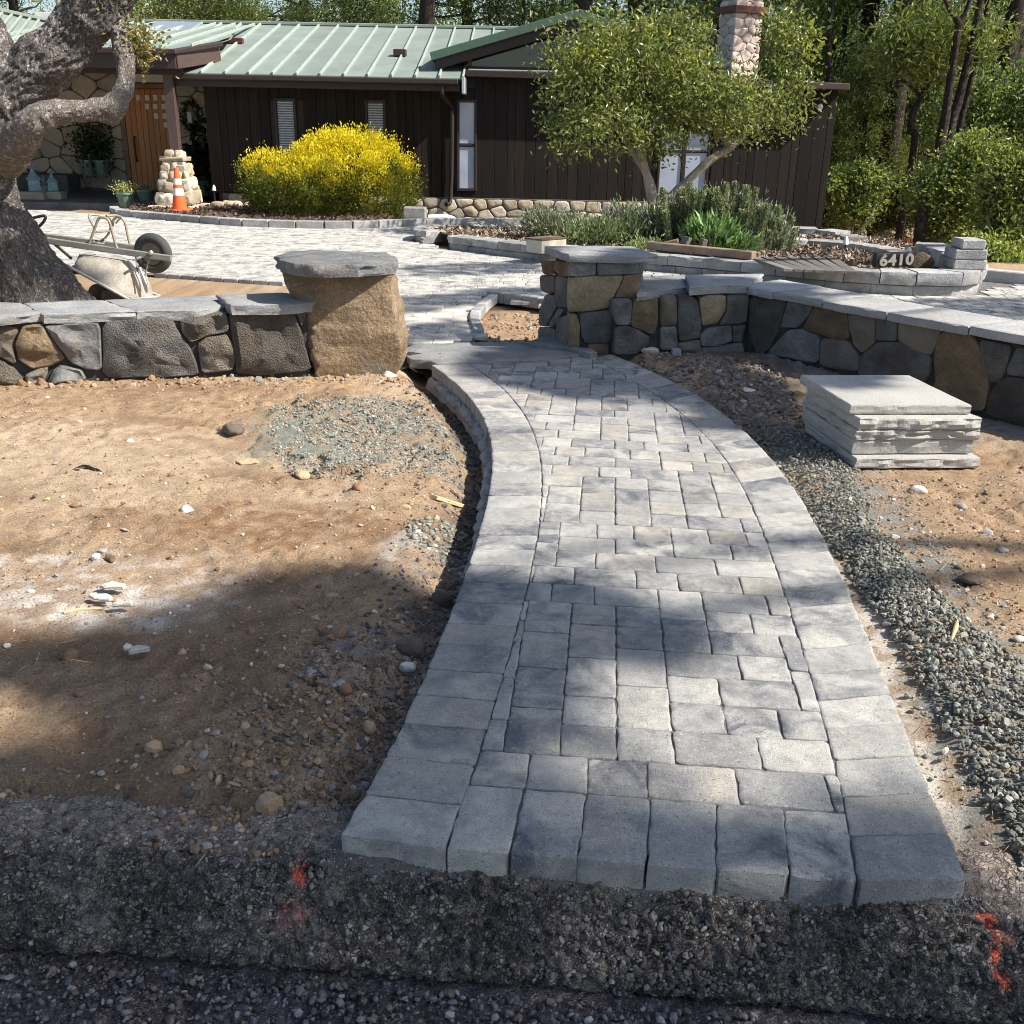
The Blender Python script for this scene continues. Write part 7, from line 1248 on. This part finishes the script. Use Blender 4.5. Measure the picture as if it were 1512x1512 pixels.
# far-off wood closing the view between the trees
rr = np.random.default_rng(91); M_ = 3200; xw = rr.uniform(-30, 62, M_); yw = 62 + rr.uniform(0, 10, M_); zt = np.where(xw > 6, 15, 6.5 + 1.5 * np.sin(xw)); zt = np.where(np.abs(xw - 23) < 3.2, 6.5, zt) + 2 * rr.normal(size=M_); zc2 = -3 + rr.random(M_) * (zt + 3); j = rr.integers(0, M_, 46000); q = np.column_stack([xw, yw, zc2])[j] + rr.normal(size=(46000, 3)) * .55; t = rr.random(M_)[j]
V, F, c = leaves(q, rr.uniform(.35, .7, len(q)), .22, pal(rr, len(q), DK + OL[:2], .2) * (.6 + .7 * t)[:, None], rr, .2); MB().add(V, F, c).solo('distant_wood', MT['needle'], 'far-off wood closing the view behind the trees', kind='stuff', loc=(0, 0, 0))
rr = np.random.default_rng(93); q = sample_poly([(10.5, 16.5), (25, 16.5), (30, 40), (6.2, 40), (6.2, 23.2), (10.5, 23.2)], 9000, rr); z = terrain(q[:, 0], q[:, 1]); V, F, c = leaves(np.column_stack([q, z + .05 + .25 * rr.random(len(q))]), rr.uniform(.12, .3, len(q)), .09, pal(rr, len(q), OL + [(.26, .2, .1), (.2, .14, .07)]), rr, .2)
MB().add(V, F, c).solo('undergrowth', MT['leaf'], 'leafy undergrowth and litter below the trees at the right', kind='stuff', loc=(0, 0, 0))

# ================================================================== TREES STANDING TO THE RIGHT, OUT OF THE FRAME, THAT SHADE THE LOT
def shade_tree(label, polys, d0_, d1_, base, seed, L_=.2, name='shade_tree'):
    rr = np.random.default_rng(seed); P = []
    for poly, n in polys:
        g = sample_poly(np.array(poly), n, rr); d = rr.uniform(d0_, d1_, n); P.append(np.column_stack([g, np.zeros(n)]) + d[:, None] * SUN)
    P = np.concatenate(P); r = thing(name, label, 'tree', (*base, -.1)); V, F, c = leaves(P, rr.uniform(.7, 1.3, len(P)) * L_, L_ * .55, pal(rr, len(P), OL + DK), rr, .2); MB().add(V, F, c).part('crown', MT['leaf'], r)
    cpt = P.mean(0); tm = MB().add(*limb((*base, -.3), (base[0] - .2, base[1], cpt[2] - 1.5), .3, .2, rr, .05))
    for k in range(4): tm.add(*limb((base[0] - .2, base[1], cpt[2] - 1.6), P[rr.integers(len(P))], .06, .02, rr, .15))
    tm.part('trunk', MT['pinebark'], r, smooth=60); return r
def g2(pts): return [tuple(G(x, y)[:2]) for x, y in pts]
SH_A = [g2([(-300, 1000), (0, 965), (140, 945), (300, 905), (420, 850), (560, 838), (690, 862), (800, 870), (900, 885), (1010, 930), (985, 960), (860, 960), (800, 985), (790, 1060), (680, 1150), (560, 1240), (300, 1160), (190, 1150), (190, 1060), (130, 1000), (40, 985), (-300, 1020)]),
        [(-3.2, 1.93), (-.45, 2.35), (.2, 2.12), (.9, 2.0), (1.02, 2.2), (1.35, 1.75), (2.6, 1.6), (2.6, -.4), (-3.4, -.4)], g2([(-300, 1235), (-300, 1190), (300, 1165), (480, 1200), (430, 1260)])]
shade_tree('tall leafy tree beyond the right side that shades kerb and path', [(SH_A[0], 5200), (SH_A[1], 5200), (SH_A[2], 1500)], 15, 21, (15.5, 1.4), 101)
SH_B = [[(.35, 6.15), (.95, 6.05), (1.35, 6.3), (1.5, 7.1), (1.75, 7.9), (.9, 8.15), (.1, 8.0), (-.35, 6.95), (-.1, 6.5)], [(1.0, 5.5), (1.75, 5.5), (1.9, 6.6), (1.4, 7.2)]]
shade_tree('leafy tree beyond the right side whose shade falls on the stacked-stone pillar', [(SH_B[0], 3000), (SH_B[1], 750)], 12, 17, (13.5, 6.6), 102, .18)
shade_tree('leafy tree beyond the right side dappling the driveway', [(g2([(560, 445), (730, 425), (810, 425), (800, 440), (700, 448), (560, 470)]), 500), (g2([(590, 482), (700, 470), (690, 500), (590, 505)]), 260), (g2([(600, 392), (800, 386), (800, 402), (610, 408)]), 500), (g2([(1290, 445), (1512, 440), (1560, 480), (1400, 462)]), 600), ([(-4.8, 8.55), (-3.9, 8.55), (-3.9, 9.2), (-4.8, 9.2)], 650), ([(-7.6, 8.5), (-6.7, 8.5), (-6.7, 9.5), (-7.6, 9.5)], 420)], 13, 18, (15, 10), 103, .16)
